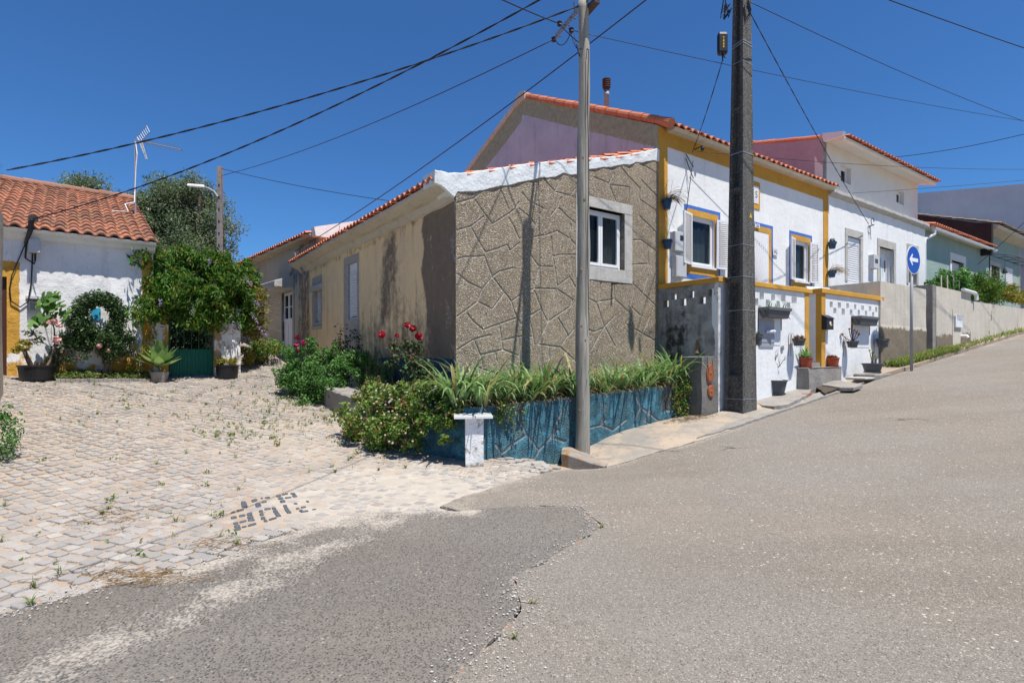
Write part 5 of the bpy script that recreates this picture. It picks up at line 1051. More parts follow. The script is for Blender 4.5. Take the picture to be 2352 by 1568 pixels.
mb = MB(); frame(mb, FH, fw_[0]-.1, fw_[1]+.1, fw_[2]-.1, fw_[3]+.1, -.03, .1, .1); mb.box(FH, fw_[0], fw_[1], .06, .09, fw_[2], fw_[3]); mb.build('window', MT['greybox'], FA)
mb = MB(); tile_roof(mb, FH, -12, .9, -.35, 4.2, ft-.04, ft+1.15, .22, .4); mb.build('roof', MT['tile_new'], FA)
mb = MB(); V = [FH.p(a, b, zz) for a in (-12, 1.0) for b, zz in ((-.25, ft-.12), (-.3, ft-.06), (4.2, ft+1.1), (8, ft), (8, 1.5), (.3, 1.5), (.3, ft-.12))]; mb.prism(V[:7], V[7:]); mb.build('body', MT['farwall'], FA)
mb = MB(); V = [FH.p(a, b, zz) for a in (1.0, 1.25) for b, zz in ((-.2, ft-.15), (-.25, ft+.10), (4.2, ft+1.42), (4.2, ft-.2))]; mb.prism(V[:4], V[4:]); mb.build('verge_parapet', MT['white'], FA)
# low stone border along the lane
lk = [G(u, v) for u, v in ((556, 836), (590, 835), (640, 838))]; mb = MB()
for i in range(12):
    f = i/12*2; k = min(int(f), 1); p = Vector(lk[k]).lerp(Vector(lk[k+1]), f-k); zz = T(p.x, p.y); mb.box(Fr(p.x, p.y, .93, .36), 0, .17, 0, .2, zz-.1, zz+.17+jit(0, .02))
tag(mb.build('stone_border', MT['conc'], bevel=.02), 'low mossy stone border below the bright green bush in the lane', 'border')
# utility post of the lane with street lamp
up = at(505, 600, 19.0); UP = thing('lamp_post', 'slender pierced concrete post with curved lamp arm rising behind the climber', 'street lamp', (up[0], up[1], 1.9)); U = Fr(up[0], up[1], 1, 0)
ztp = at(505, 383, 19.0)[2]; mb = MB(); zz = 1.8
hl = [(-.028, .028, 2.4+k*.42, 2.52+k*.42) for k in range(int((ztp-2.6)/.42))]
hwall(mb, U, -.075, .075, -.07, .07, 1.8, ztp, hl, 5.); mb.build('post', MT['conc'], UP)
mb = MB(); A__ = [at(u, v, 18.9) for u, v in ((500, 452), (492, 440), (478, 432), (465, 429))]; mb.tube(A__, .035, 8); mb.build('arm', MT['steel'], UP)
mb = MB(); q = at(450, 428, 18.9); mb.add([(q[0]+x, q[1]+y, q[2]+zz) for x, y, zz in ((-.28, -.1, 0), (.3, -.06, -.05), (.3, .06, -.05), (-.28, .1, 0), (-.25, -.07, .08), (.28, -.04, .05), (.28, .04, .05), (-.25, .07, .08))], [(3, 2, 1, 0), (4, 5, 6, 7), (0, 1, 5, 4), (1, 2, 6, 5), (2, 3, 7, 6), (3, 0, 4, 7)]); mb.build('lamp_head', MT['pvc'], UP, bevel=.02)
# ================================================================ blue planter and low ledge
PT = 6.775
pt0 = ms(4.0, PT)
BJ = [[(480,1230),(520,1290),(600,1230)],[(640,1060),(690,1160),(780,1270)],[(690,1160),(560,1250)],[(780,1270),(860,1180),(910,1130)],[(860,1180),(960,1210)],[(510,1290),(530,1350)],[(1115,1115),(1210,1095),(1240,1060)],[(1240,950),(1210,1095),(1290,1130)],[(1290,1130),(1380,1060)],[(1450,900),(1480,970),(1430,1090)],[(1480,970),(1640,1090)],[(1550,980),(1510,1060),(1560,1110)],[(1630,1000),(1720,990)],[(640,1010),(640,1060)],[(780,1270),(740,1340)],[(940,980),(860,1180)]]
zp3 = cv(1600/1.6327, .5421/1.6327, 1000/1.6327, .5421/1.6327)
BJ = [[M.at(*zp3(x, y), PT) for x, y in pl] for pl in BJ]
ptp = lambda a: float(np.interp(a, [4.0, 4.6, 5.8, 9.1], [.84, .85, .90, 1.05]))+.008*math.sin(a*9)+.006*math.sin(a*31)
def bdisp(A, Z): d = jdist(A, Z, BJ); return np.clip((d-.012)/.014, 0, 1)*-.014+.012+.008*np.sin(A*13+np.sin(Z*9))*np.sin(Z*11)
PL = thing('blue_planter', 'raised planter wall with worn blue paint and incised joints below the pebble-dash front', 'planter', M.p(6, PT, 0))
def bmk(A, Z): d = jdist(A, Z, BJ); return np.stack([np.clip(1-(d-.012)/.02, 0, 1), .7*np.clip((Z-np.interp(A, [4, 4.6, 5.8, 9.1], [.84, .85, .9, 1.05])+.05)/.03, 0, 1), A*0], -1)
mb = MB(); hwall(mb, M, 4.0, 9.1, PT, PT+.16, -.5, ptp, (), .02, bmk, bdisp); mb.build('front_panel', MT['bluewall'], PL)
q0, q1 = Vector(ms(3.5, 7.76)), Vector(ms(4.0, PT+.01)); d = (q1-q0).normalized(); PF = Fr(q0.x, q0.y, d.x, d.y)
mb = MB(); hwall(mb, PF, 0, (q1-q0).length, 0, .16, -.4, lambda a: .84, (), .03, None, lambda A, Z: .008*np.sin(A*13)*np.sin(Z*11)); mb.build('side_panel', MT['bluewall'], PL)
q2 = Vector(ms(3.25, 9.1)); d = (q0-q2).normalized(); PF2 = Fr(q2.x, q2.y, d.x, d.y)
mb = MB(); hwall(mb, PF2, 0, (q0-q2).length, 0, .16, -.3, lambda a: .84, (), .04, None, lambda A, Z: .008*np.sin(A*13)*np.sin(Z*11)); mb.build('side_panel', MT['conc'], PL)
soilp = [ms(4.1, PT+.1), ms(3.6, 7.8), ms(3.4, 9.1), ms(3.6, 11.5), ms(S0+.05, 11.6), ms(S0+.05, TF+.05), ms(9.4, TF+.05), ms(9.05, PT+.1)]
def soilz(x, y): s = x*DS[0]+y*DS[1]; return np.interp(s, [3, 5, 9.4], [.80, .82, .98])+.03*np.sin(x*5)*np.sin(y*6)
sheet('soil', soilp, soilz, MT['soil'], .2, None, .1, parent=None).name
so_ = [o for o in bpy.data.objects if o.name.startswith('soil')][0]; structure(so_)
mb = MB(); n_ = 20; V = []
for i in range(n_+1):
    t = 9.05+2.45*i/n_; zt = .84+.12*i/n_+.006*math.sin(i*2.1)
    for s, zz in ((3.24, .1), (3.235, zt-.03), (3.27, zt), (3.66, zt+.01), (3.70, zt-.03), (3.7, .1)): V.append(M.p(s+.008*math.sin(i*1.7+s), t, zz))
mb.add(V, [(i*6+k, i*6+(k+1) % 6, (i+1)*6+(k+1) % 6, (i+1)*6+k) for i in range(n_) for k in range(6)]+[tuple(range(6))[::-1], tuple(n_*6+k for k in range(6))]); tag(mb.build('concrete_ledge', MT['conc']), 'weathered concrete ledge ending the flower bed beside cobbles', 'ledge')
# white pedestal with slab top
pp = ground(1090, 1073); th = math.atan2(.12, 1); PD = Fr(pp[0], pp[1], math.cos(th), math.sin(th)); z0 = T(*pp); PE = thing('white_pedestal', 'white limewashed post with square marble slab top in front of the blue planter', 'pedestal', (pp[0], pp[1], z0))
zt = EYE-(957-CY)*pp[1]/F
mb = MB(); hwall(mb, PD, -.125, .125, 0, .22, z0-.05, zt-.02, (), .05, lambda A, Z: np.stack([A*0, .3+.3*np.clip((z0+.15-Z)/.1, 0, 1), .5*np.clip((z0+.1-Z)/.1, 0, 1)], -1), lambda A, Z: .003*np.sin(A*20+Z*9)); mb.build('post', MT['white_old'], PE)
mb = MB(); mb.box(PD, -.285, .25, -.07, .42, zt-.02, zt+.018); mb.build('slab_top', MT['tilew'], PE, bevel=.004)
# ================================================================ poles
p1b = Vector(M.p(6.06, 6.60, T(*M.p(6.06, 6.60, 0)[:2])-.1)); Y1 = p1b.y
p1t = Vector(at(1341.5, 4, Y1)); WP = thing('wooden_pole', 'tall weathered grey wooden pole standing against the blue planter', 'utility pole', tuple(p1b))
mb = MB(); pts, rad = [], []
for i in range(61): f = i/60; pts.append(p1b.lerp(p1t, f)+Vector((.010*math.sin(f*17), .006*math.sin(f*23), 0))); rad.append((.118-.032*f)*(1+.02*math.sin(f*57)+.02*math.sin(f*31)+.05*math.exp(-((f-.71)/.012)**2)+.05*math.exp(-((f-.30)/.01)**2)))
mb.tube(pts, rad, 24); mb.build('shaft', MT['timber'], WP, smooth=True)
mb = MB()
for f, w in ((.12, -2.2), (.3, -1.9), (.27, -1.3), (.42, -2.0), (.57, -1.5), (.66, -1.8)):
    c_ = p1b.lerp(p1t, f); r = .118-.032*f; mb.lathe((0, 0, 0), [(.001, 0), (.02, 0), (.012, .004)], 10); V = mb.v.pop(); dd_ = Vector((math.cos(w), math.sin(w), 0)); X = dd_.cross(Vector((0, 0, 1)))
    mb.v.append(np.array([c_+X*v[0]+Vector((0, 0, 1))*v[1]*1.5+dd_*(r-.004+v[2]*2) for v in V]))
mb.build('knots', MT['dead'], WP)
e0 = Vector(at(1276, 86, 9.91)); e1 = Vector(at(1350, 4, 8.9))+Vector((.0, -.10, 0)); ed = (e1-e0).normalized(); e2 = e1+ed*.9; AF = Fr(e0.x, e0.y, ed.x, ed.y)
mb = MB(); L_ = (e2-e0).length; zc = e0.z; mb.box(AF, 0, L_, -.008, .0, zc-.06, zc+.06); mb.box(AF, 0, L_, .0, .05, zc+.052, zc+.06); mb.build('crossarm', MT['steel'], WP)
mb = MB()
for a in (.05, .4, .62, .9, 1.2):
    mb.tube([AF.p(a, -.03, zc), AF.p(a, .08, zc)], .01, 6)
mb.tube([AF.p(.75, 0, zc), AF.p(.7, .0, zc+.22)], .012, 6); mb.box(AF, 1.0, 1.35, .0, .12, zc-.16, zc-.1); mb.build('bolts', MT['iron'], WP)
def clampat(p, r=.05):
    mb = MB(); mb.lathe((p[0], p[1], p[2]-r), [(r*.3, 0), (r*.9, r*.4), (r*.7, r), (r, r*1.5), (r*.4, r*2)], 8); return mb.build('insulator', MT['black'], WP)
for u, v, Y in ((1272, 91, 9.95), (1285, 55, 9.7), (1312, 70, 9.5)): clampat(at(u, v, Y))
mb = MB()
def loop(P, r=.008, n=14, sag=.3):
    A, B = Vector(P[0]), Vector(P[1]); mb.tube([A.lerp(B, i/n)-Vector((0, 0, 4*sag*(i/n)*(1-i/n))) for i in range(n+1)], r, 5)
loop((at(1276, 93, 9.9), at(1310, 78, 9.5)), sag=.14); loop((at(1312, 78, 9.5), at(1334, 112, Y1-.1)), sag=.1); loop((at(1320, 80, 9.4), at(1331, 130, Y1-.1)), sag=.02)
loop((at(1290, 62, 9.6), at(1352, 115, Y1-.12)), sag=.02); mb.tube([at(1352, 115, Y1-.13)]+[at(1351+1.5*math.sin(v*.02), v, Y1-.13) for v in range(140, 640, 60)]+[at(1352, 700, Y1-.13), at(1353, 760, Y1-.1)], .006, 5)
mb.build('down_cable', MT['black'], WP)
# concrete H pole
tc, sc0 = 5.95, 9.60; zb = T(*ms(sc0, tc))-.05; zt = 12.4; CP = thing('concrete_pole', 'massive dark concrete pole with recessed side standing by the terrace corner', 'utility pole', M.p(sc0+.2, tc+.2, zb))
def pq(f): w, d = .49*(1-f)+.28*f, .39*(1-f)+.22*f; return sc0+.05*f+(.0)*f+.04*f, tc+.05*f, w, d
mb = MB(); NZ = 40; V = []; zfull = 8.39; rec = .11
for i in range(NZ+1):
    z = zb+(zt-zb)*i/NZ; f = (z-zb)/(zfull-zb); s, t, w, d = pq(f); fl_ = .06; rc_ = min(rec, w*.3)
    ring = [(s, t), (s, t+fl_), (s+rc_, t+fl_+.03), (s+rc_, t+d-fl_-.03), (s, t+d-fl_), (s, t+d), (s+w, t+d), (s+w, t+d-fl_), (s+w-rc_, t+d-fl_-.03), (s+w-rc_, t+fl_+.03), (s+w, t+fl_), (s+w, t)]
    V += [M.p(a, b, z) for a, b in ring]
fs = [(i*12+k, i*12+(k+1) % 12, (i+1)*12+(k+1) % 12, (i+1)*12+k) for i in range(NZ) for k in range(12)]+[tuple(range(12))[::-1], tuple(NZ*12+k for k in range(12))]
fs = [f[::-1] for f in fs]; mb.add(V, fs); 
for v in (240, 428, 640, 868):
    z = EYE-(v-CY)*10.4/F; f = (z-zb)/(zfull-zb); s, t, w, d = pq(f); mb.prism([M.p(s+.004, t+.055, z-.03), M.p(s+.115, t+.055, z-.10), M.p(s+.115, t+.055, z+.09), M.p(s+.004, t+.055, z+.03)], [M.p(s+.004, t+d-.055, z-.03), M.p(s+.115, t+d-.055, z-.10), M.p(s+.115, t+d-.055, z+.09), M.p(s+.004, t+d-.055, z+.03)])
z0_, z1_ = zb+.02, EYE-(868-CY)*10.4/F; f = .05; s, t, w, d = pq(f); mb.prism([M.p(s+.035, t+.055, zb), M.p(s+.035, t+d-.055, zb), M.p(s+.11, t+d-.055, zb), M.p(s+.11, t+.055, zb)], [M.p(s+.035, t+.055, z1_), M.p(s+.035, t+d-.055, z1_), M.p(s+.11, t+d-.055, z1_), M.p(s+.11, t+.055, z1_)])
mb.build('shaft', MT['pole2'], CP, bevel=.012)
for v, th_ in ((86, .012), (92, .012), (134, .008), (346, .012), (560, .008), (634, .01), (712, .008), (918, .010)):
    z = EYE-(v-CY)*10.4/F; f = (z-zb)/(zfull-zb); s, t, w, d = pq(f); mb = MB(); g = .006; tl = .05*(1 if v < 100 else 0)
    ring = lambda e, zz: [(s-e, t-e, zz), (s+w+e, t-e, zz+0), (s+w+e, t+d+e, zz), (s-e, t+d+e, zz-tl)]
    A = ring(g, z); B = ring(g, z+th_*1.3)
    for i in range(4):
        a, b = A[i], A[(i+1) % 4]; c, e_ = B[i], B[(i+1) % 4]; mb.add([M.p(*a), M.p(*b), M.p(*e_), M.p(*c)], [(0, 1, 2, 3)])
    mb.build('strap', MT['steel'], CP)
z = EYE-(490-CY)*10.4/F; f = (z-zb)/(zfull-zb); s, t, w, d = pq(f); mb = MB(); mb.prism([M.p(s+w*.55, t-.004, z-.04), M.p(s+w*.78, t-.004, z-.04), M.p(s+w*.665, t-.004, z+.06)], [M.p(s+w*.55, t-.008, z-.04), M.p(s+w*.78, t-.008, z-.04), M.p(s+w*.665, t-.008, z+.06)]); mb.build('warning_triangle', MT['yellow'], CP)
# splice box on the pole
bx = thing('splice_box', 'black elongated cable box reading DST strapped high on the concrete pole', 'cable box', at(1659, 100, 10.1)); bp = at(1659, 101, 10.0); BF = Fr(bp[0], bp[1], 1, 0)
hz_ = 24/F*10; mb = MB(); ring = [(-.07, -.055), (.07, -.055), (.10, 0), (.07, .07), (-.07, .07), (-.095, .0)]
mb.prism([BF.p(a*.8, b*.8, bp[2]-hz_) for a, b in ring][::-1], [BF.p(a, b, bp[2]-hz_+.04) for a, b in ring][::-1]); mb.prism([BF.p(a, b, bp[2]-hz_+.04) for a, b in ring], [BF.p(a, b, bp[2]+hz_-.04) for a, b in ring]); mb.prism([BF.p(a, b, bp[2]+hz_-.04) for a, b in ring], [BF.p(a*.8, b*.8, bp[2]+hz_) for a, b in ring]); mb.build('case', MT['black'], bx)
mb = MB(); mb.box(BF, -.011, .013, -.060, -.056, bp[2]-.10, bp[2]+.10); lb = mb.build('label_strip', MT['yellow'], bx)
for k, ch in enumerate('DST'): text(ch, BF, 0, bp[2]+.065-k*.065, -.0625, .04, 'black', lb, .001)
mb = MB(); loop((at(1660, 126, 10.), at(1668, 133, 10.)), r=.01, sag=.02); mb.tube([at(1659, 124, 10.), at(1660, 140, 10.)], .012, 6); mb.build('tail_cable', MT['black'], bx)
mb = MB()
for k in range(9): q = at(jit(1664, 4), jit(3, 12), 9.95); mb.tube([q, (q[0]+jit(0, .05), q[1], q[2]-.25), (q[0]+jit(.08, .05), q[1]+jit(0, .03), q[2]-.08)], .012, 5)
mb.build('cable_bundle', MT['black'], CP); mb = MB()
for k in range(6): q = at(jit(1716, 3), jit(8, 10), 9.95); mb.tube([q, (q[0]+.04, q[1]-.03, q[2]-.2), (q[0]-.04, q[1], q[2]-.34), (q[0]-.07, q[1], q[2]-.1)], .009, 5)
mb.build('cable_bundle', MT['black'], CP)
# ================================================================ wires
ci = 'overhead cables crossing the sky'
wire('overhead_cable', 'thick twisted black cable from the left margin up to the wooden pole', at(16, 391, 9.3), at(1341, 10, Y1), .24, .0105, True, ci)
wire('overhead_cable', 'thick twisted black cable passing the aerial and leaving the top edge', H.p(b0_[0], -.4, b0_[1]), at(1500, -150, 7.), .42, .0095, True, ci, ext=1.15)
wire('overhead_cable', 'thin cable from wooden pole crossarm down to the lane lamp post', at(1272, 91, 9.95), at(507, 404, 19.0), .25, .009, False, ci)
wire('overhead_cable', 'thin cable from lane lamp post to the roof of the low cottage', at(507, 387, 19.0), at(905, 463, 15.0), .08, .009, False, ci)
wire('overhead_cable', 'black cable from the lane cottage bracket passing behind the wooden pole', S.p(-17.25, S0-.35, 4.72), at(1700, -170, 7.5), .22, .0105, False, ci, ext=1.15)
wire('overhead_cable', 'thin cable from wooden pole passing the concrete pole toward the far right', at(1312, 70, 9.5), at(2390, 284, 16.5), .10, .006, False, ci, ext=1.15)
wire('overhead_cable', 'thin cable from concrete pole top toward the far right', at(1716, 2, 10.), at(2390, 292, 16.6), .12, .007, False, ci, ext=1.15)
wire('overhead_cable', 'twisted black cable from concrete pole top down to the white two-storey house', at(1715, 15, 10.), M.p(*[M.at(*z6(1920, 985), TF-.15)[0]], TF-.15, M.at(*z6(1920, 985), TF-.15)[1]), .10, .009, True, ci)
a_, z_ = M.at(*z6(440, 385), TF-.1); wire('overhead_cable', 'twisted black cable from the black box down to the ochre-trimmed facade', at(1660, 137, 10.), M.p(a_, TF-.1, z_), .06, .008, True, ci)
wire('overhead_cable', 'black cable crossing the upper right corner of the sky', at(1700, -130, 9.), at(2440, 140, 13.), .05, .010, False, ci, ext=1.15)
wire('overhead_cable', 'black cable running right from the two-storey house eave', at(2034, 363, 19.2), at(2420, 291, 15.), .12, .010, False, ci, ext=1.15)
wire('overhead_cable', 'thin grey cable running level from the ochre-trimmed facade to the right', at(1602, 348, 12.4), at(2420, 388, 19.), .15, .006, False, ci, ext=1.15)
wire('overhead_cable', 'thin cable from the cornice of the two-storey house rising to the right', at(1957, 444, 16.3), at(2420, 408, 14.), .02, .006, False, ci, ext=1.15)
wire('overhead_cable', 'short thin cable from crossarm to the top edge', at(1285, 55, 9.7), at(1080, -35, 6.5), .02, .009, False, ci, ext=3)
wire('overhead_cable', 'thin cable crossing the white gable down to the green cottages', at(2440, 425, 20), at(2268, 588, 22.5), .05, .010, False, ci, ext=1.15)
# ================================================================ traffic sign
sg = ms(16.87, 5.6); zb = T(*sg); SF = Fr(sg[0], sg[1], math.cos(math.atan2(DS[1], DS[0])-R_(4)), math.sin(math.atan2(DS[1], DS[0])-R_(4)))
TS = thing('traffic_sign', 'round blue sign with white arrow pointing left on grey post', 'traffic sign', (*sg, zb)); zc = EYE-(597-CY)*sg[1]/F; R0 = .372
mb = MB(); mb.tube([SF.p(0, .035, zb-.2), SF.p(0, .035, zc+.25)], .035, 12); mb.build('post', MT['steel'], TS, smooth=True)
def disc(mb, r, b0_, b1_, n=48): mb.prism([SF.p(r*math.cos(2*math.pi*k/n), b1_, zc+r*math.sin(2*math.pi*k/n)) for k in range(n)], [SF.p(r*math.cos(2*math.pi*k/n), b0_, zc+r*math.sin(2*math.pi*k/n)) for k in range(n)])
mb = MB(); disc(mb, R0, -.014, 0); ds = mb.build('disc', MT['signwhite'], TS); mb = MB(); disc(mb, R0*.955, -.017, -.012); mb.build('blue_field', MT['signblue'], ds)
ar = [(-.66, 0), (-.28, .36), (-.28, .12), (.66, .12), (.66, -.12), (-.28, -.12), (-.28, -.36)]
ar = [(-.64, 0), (-.22, .42), (-.13, .34), (-.28, .13), (.64, .13), (.64, -.13), (-.28, -.13), (-.13, -.34), (-.22, -.42)]
mb = MB(); mb.prism([SF.p(x*R0, -.016, zc+y*R0) for x, y in ar], [SF.p(x*R0, -.0195, zc+y*R0) for x, y in ar]); mb.build('arrow', MT['signwhite'], ds)
# ================================================================ meter pillar with oval covers
MP = thing('meter_pillar', 'dark concrete cabinet with two rusty red oval covers beside the concrete pole', 'utility cabinet', M.p(9.0, 6.42, .3))
mb = MB(); hwall(mb, M, 8.98, S1-.01, 6.42, 6.95, .1, lambda a: 1.56+.04*(a-9.03), (), .06, None, lambda A, Z: .008*np.sin(A*9+Z*7)); mb.build('body', MT['grime'], MP)
def oval(cx_, cz_, rx, rz, t=.02, col='lid', ov=.8):
    mb = MB(); n = 28; P = lambda k, e, b: M.p(cx_+rx*e*math.cos(2*math.pi*k/n), b, cz_+rz*e*math.sin(2*math.pi*k/n))
    mb.prism([P(k, 1, 6.435) for k in range(n)], [P(k, 1, 6.42-t) for k in range(n)]); mb.prism([P(k, .86, 6.42-t) for k in range(n)], [P(k, .82, 6.412-t) for k in range(n)])
    mb.lathe((0, 0, 0), [(.03, 0), (.02, .01)], 8); V = mb.v.pop(); mb.v.append(np.array([M.p(cx_+v[0], 6.412-t-v[2], cz_+v[1]) for v in V])); return mb.build('cover', MT[col], MP)
q_ = rc(z5, 556, 614, 1032, 1200, 6.42); oval((q_[0]+q_[1])/2, (q_[2]+q_[3])/2, (q_[1]-q_[0])/2, (q_[3]-q_[2])/2); q_ = rc(z5, 566, 618, 1215, 1322, 6.42); oval((q_[0]+q_[1])/2, (q_[2]+q_[3])/2, (q_[1]-q_[0])/2, (q_[3]-q_[2])/2)
mb = MB(); q0 = M.at(*z5(465, 955), 6.9); q1 = M.at(*z5(508, 745), 6.9); mb.tube([M.p(q0[0], 6.85, q0[1]), M.p((q0[0]+q1[0])/2, 6.9, (q0[1]+q1[1])/2), M.p(q1[0], 7.0, q1[1])], [.05, .045, .02], 7); tag(mb.build('plank', MT['dead']), 'broken wooden stake leaning on the blackened wall behind cabinet', 'stake')
# ================================================================ steps, slab, brick edge in front of the terraces
def stepbox(x0, x1, y0, y1, b0_, b1_, name, label, zb_, mat='conc'):
    a0, a1, zz0, zz1 = rc(zr, x0, x1, y0, y1, b0_); mb = MB(); hwall(mb, M, a0, a1, b0_, b1_, zb_, zz1, (), .08, None, lambda A, Z: .008*np.sin(A*9+Z*6)); return tag(mb.build(name, MT[mat], bevel=.012), label, 'step'), (a0, a1, zz1)
aw = M.hit(zr(965, 0)[0], TT)[0]; bf = min(np.arange(5.4, 6.4, .01), key=lambda b: abs(M.hit(zr(1100, 0)[0], b)[0]-aw)); ea0 = aw; ea1 = M.hit(zr(1492, 0)[0], bf)[0]; ez = M.rect(zr(1100, 0)[0], zr(1492, 0)[0], zr(0, 930)[1], zr(0, 1080)[1], bf)[3]
mb = MB(); hwall(mb, M, ea0, ea1, bf, TT-.002, .7, ez, (), .08, None, lambda A, Z: .008*np.sin(A*9+Z*6)); tag(mb.build('entrance_step', MT['conc'], bevel=.012), 'grey concrete entrance block carrying two orange-red flowerpots', 'step')
sl = [ground(*zr(x, y), .14) for x, y in ((1108, 1100), (1160, 1122), (1320, 1140), (1480, 1165), (1640, 1165), (1742, 1128), (1560, 1098), (1480, 1082))]
mb = MB(); mb.prism([(p[0], p[1], T(p[0], p[1])+.05) for p in sl], [(p[0], p[1], T(p[0], p[1])+.14) for p in sl]); tag(mb.build('slab', MT['conc'], bevel=.02), 'rough concrete slab bridging a dark gutter hole below the entrance block', 'slab')
structure(sheet('gutter_hole_shade', [G(*zr(x, y)) for x, y in ((1150, 1190), (1300, 1200), (1500, 1205), (1400, 1250), (1300, 1292), (1225, 1240))], lambda x, y: TV(x, y)+.105, MT['soil'], .1, None, .02, .04, .01))  # flat dark sheet on the pavement; its colour stands in for the hole's shade
pd_ = [G(*zr(x, y)) for x, y in ((500, 1290), (640, 1240), (900, 1190), (1000, 1175), (1090, 1190), (1130, 1240), (1125, 1290), (1000, 1370), (850, 1440), (700, 1460), (560, 1450), (500, 1420))]
structure(sheet('pot_pad', pd_, lambda x, y: TV(x, y)+.12, MT['conc'], .12, None, .13, .05, .012))
mb = MB(); bp0, bp1 = Vector(G(*zr(850, 1425))), Vector(G(*zr(1128, 1282))); 
for k in range(5):
    p = bp0.lerp(bp1, k/5); d = (bp1-bp0).normalized(); mb.box(Fr(p.x, p.y, d.x, d.y), 0, (bp1-bp0).length/5-.015, -.03, .10, T(p.x, p.y)-.02, T(p.x, p.y)+.105+.006*k)
tag(mb.build('brick_edging', MT['lid'], bevel=.006), 'red brick edging of the pad below the bare potted shrub', 'edging')
mb = MB(); mb.box(M, ea1+.3, ea1+.85, 5.75, 6.2, 1.0, T(*ms(ea1+.5, 6))+.10); tag(mb.build('paving_slab', MT['stone'], bevel=.02), 'tilted pale paving slab right of the entrance block', 'slab')
_t = M.at(*zr(1850, 1010), 5.98); mb = MB(); mb.box(M, _t[0]-.42, _t[0]+.55, 5.75, 6.25, .9, T(*ms(_t[0], 6))+.10); tag(mb.build('paving_slab', MT['conc'], bevel=.03), 'dark irregular slab under the grey bowl pot at wall end', 'slab')
padz = lambda p: T(*p)+.12
# ================================================================ pots
def potted(name, label, cpt, rt, rb, h, mat, group=None, saucer=True, rimh=.03, cat='potted plant'):
    t = thing(name, label, cat, cpt, group); mb = MB()
    mb.lathe(cpt, [(rb*.96, .012), (rb, .02), (rb+(rt-rb)*.8, h-rimh), (rt*1.0, h-rimh), (rt*1.04, h-rimh*.5), (rt*1.03, h), (rt*.95, h), (rt*.93, h-.02), (rt*.9, h-.03)], 28)
    mb.build('pot', MT[mat], t, smooth=False)
    mb = MB(); mb.lathe((cpt[0], cpt[1], cpt[2]+h-.035), [(rt*.92, 0), (rt*.91, .006)], 20); mb.build('earth', MT['soil'], t)
    if saucer: mb = MB(); mb.lathe(cpt, [(rb*.95, 0), (rb*1.12, .004), (rb*1.2, .03), (rb*1.17, .03), (rb*1.08, .012)], 28); mb.build('saucer', MT[mat], t)
    return t
def onground(u, v, dz=0): x, y = ground(u, v); return (x, y, T(x, y)+dz)
def width(px, Y): return px/F*Y
# bare shrub in grey pot
c = ground(*zr(750, 1255), .13); c = (c[0], c[1]+.14, T(c[0], c[1]+.14)+.125); r = width(zr(885, 0)[0]-zr(620, 0)[0], c[1])/2; bs = potted('potted_shrub', 'leafless grey shrub in large grey plastic pot by the white pierced wall', c, r, r*.72, r*1.28, 'plastic', cat='potted plant')
mb = MB(); random.seed(3)
def branch(p, d, L, r, lv):
    q = p+d*L; m = p.lerp(q, .5)+Vector((jit(0, L*.08), jit(0, L*.08), 0)); mb.tube([p, m, q], [r, r*.8, r*.6], 5)
    if lv: 
        for k in range(2+(lv > 1)): nd = (d+Vector((jit(0, .65), jit(0, .5), jit(.1, .3)))).normalized(); branch(q if k else m, nd, L*jit(.7, .12), r*.6, lv-1)
for dx in (-.2, .12): branch(Vector((c[0], c[1], c[2]+r*1.2)), Vector((dx, 0, 1)).normalized(), .27, .019, 3)
mb.build('branches', MT['bark'], bs); mb = MB()
for k in range(60): w, q = random.random()*6.3, random.random()**.5*r*.85; mb.lathe((c[0]+q*math.cos(w), c[1]+q*math.sin(w), c[2]+r*1.28-.03), [(.012, 0), (.016, .008), (.006, .016)], 5)
mb.build('pebbles', MT['tilew'], bs)
# two red pots on the block
def succul(mb, c, r, n, L, wd, spread=1., cup=.6):
    for k in range(n):
        az = k*2.4+jit(0, .3); f = (k+.5)/n; blade(mb, (c[0]+r*.3*math.cos(az)*f, c[1]+r*.3*math.sin(az)*f, c[2]), L*jit(.9, .2), .15+spread*f, wd, jit(.3, .3)*cup, az, (random.random(), random.random(), 0), 4)
a_ = M.hit(zr(1072, 0)[0], bf+.16)[0]; c = M.p(a_, bf+.16, ez+.002); r = width((1148-998)*.1953, c[1])/2; rp1 = potted('potted_succulent', 'spiky green aloe in orange-red pot on the concrete block', c, r, r*.8, r*1.55, 'terra'); mb = MB(); cc_ = (c[0], c[1], c[2]+r*1.5); succul(mb, cc_, r, 26, .30, .05, 1.1, .8)
for k in range(30): w = random.random()*6.3; blade(mb, (cc_[0]-.02+.03*math.cos(w), cc_[1]+.03*math.sin(w), cc_[2]+random.random()*.32), .12, .5, .012, .5, w, (random.random(), .3, 0), 3)
mb.build('plant', MT['f_agave'], rp1)
a_ = M.hit(zr(1388, 0)[0], bf+.16)[0]; c = M.p(a_, bf+.16, ez+.002); rp2 = potted('potted_succulent', 'reddish succulents in orange-red pot beside the ochre pilaster', c, r*1.0, r*.8, r*1.5, 'terra'); mb = MB()
for k in range(14): w, q = random.random()*6.3, random.random()**.5*r*.8; succul(mb, (c[0]+q*math.cos(w), c[1]+q*math.sin(w), c[2]+r*1.45), .03, 12, .09, .022, 1., .5)
mb.build('plant', MT['f_red'], rp2)
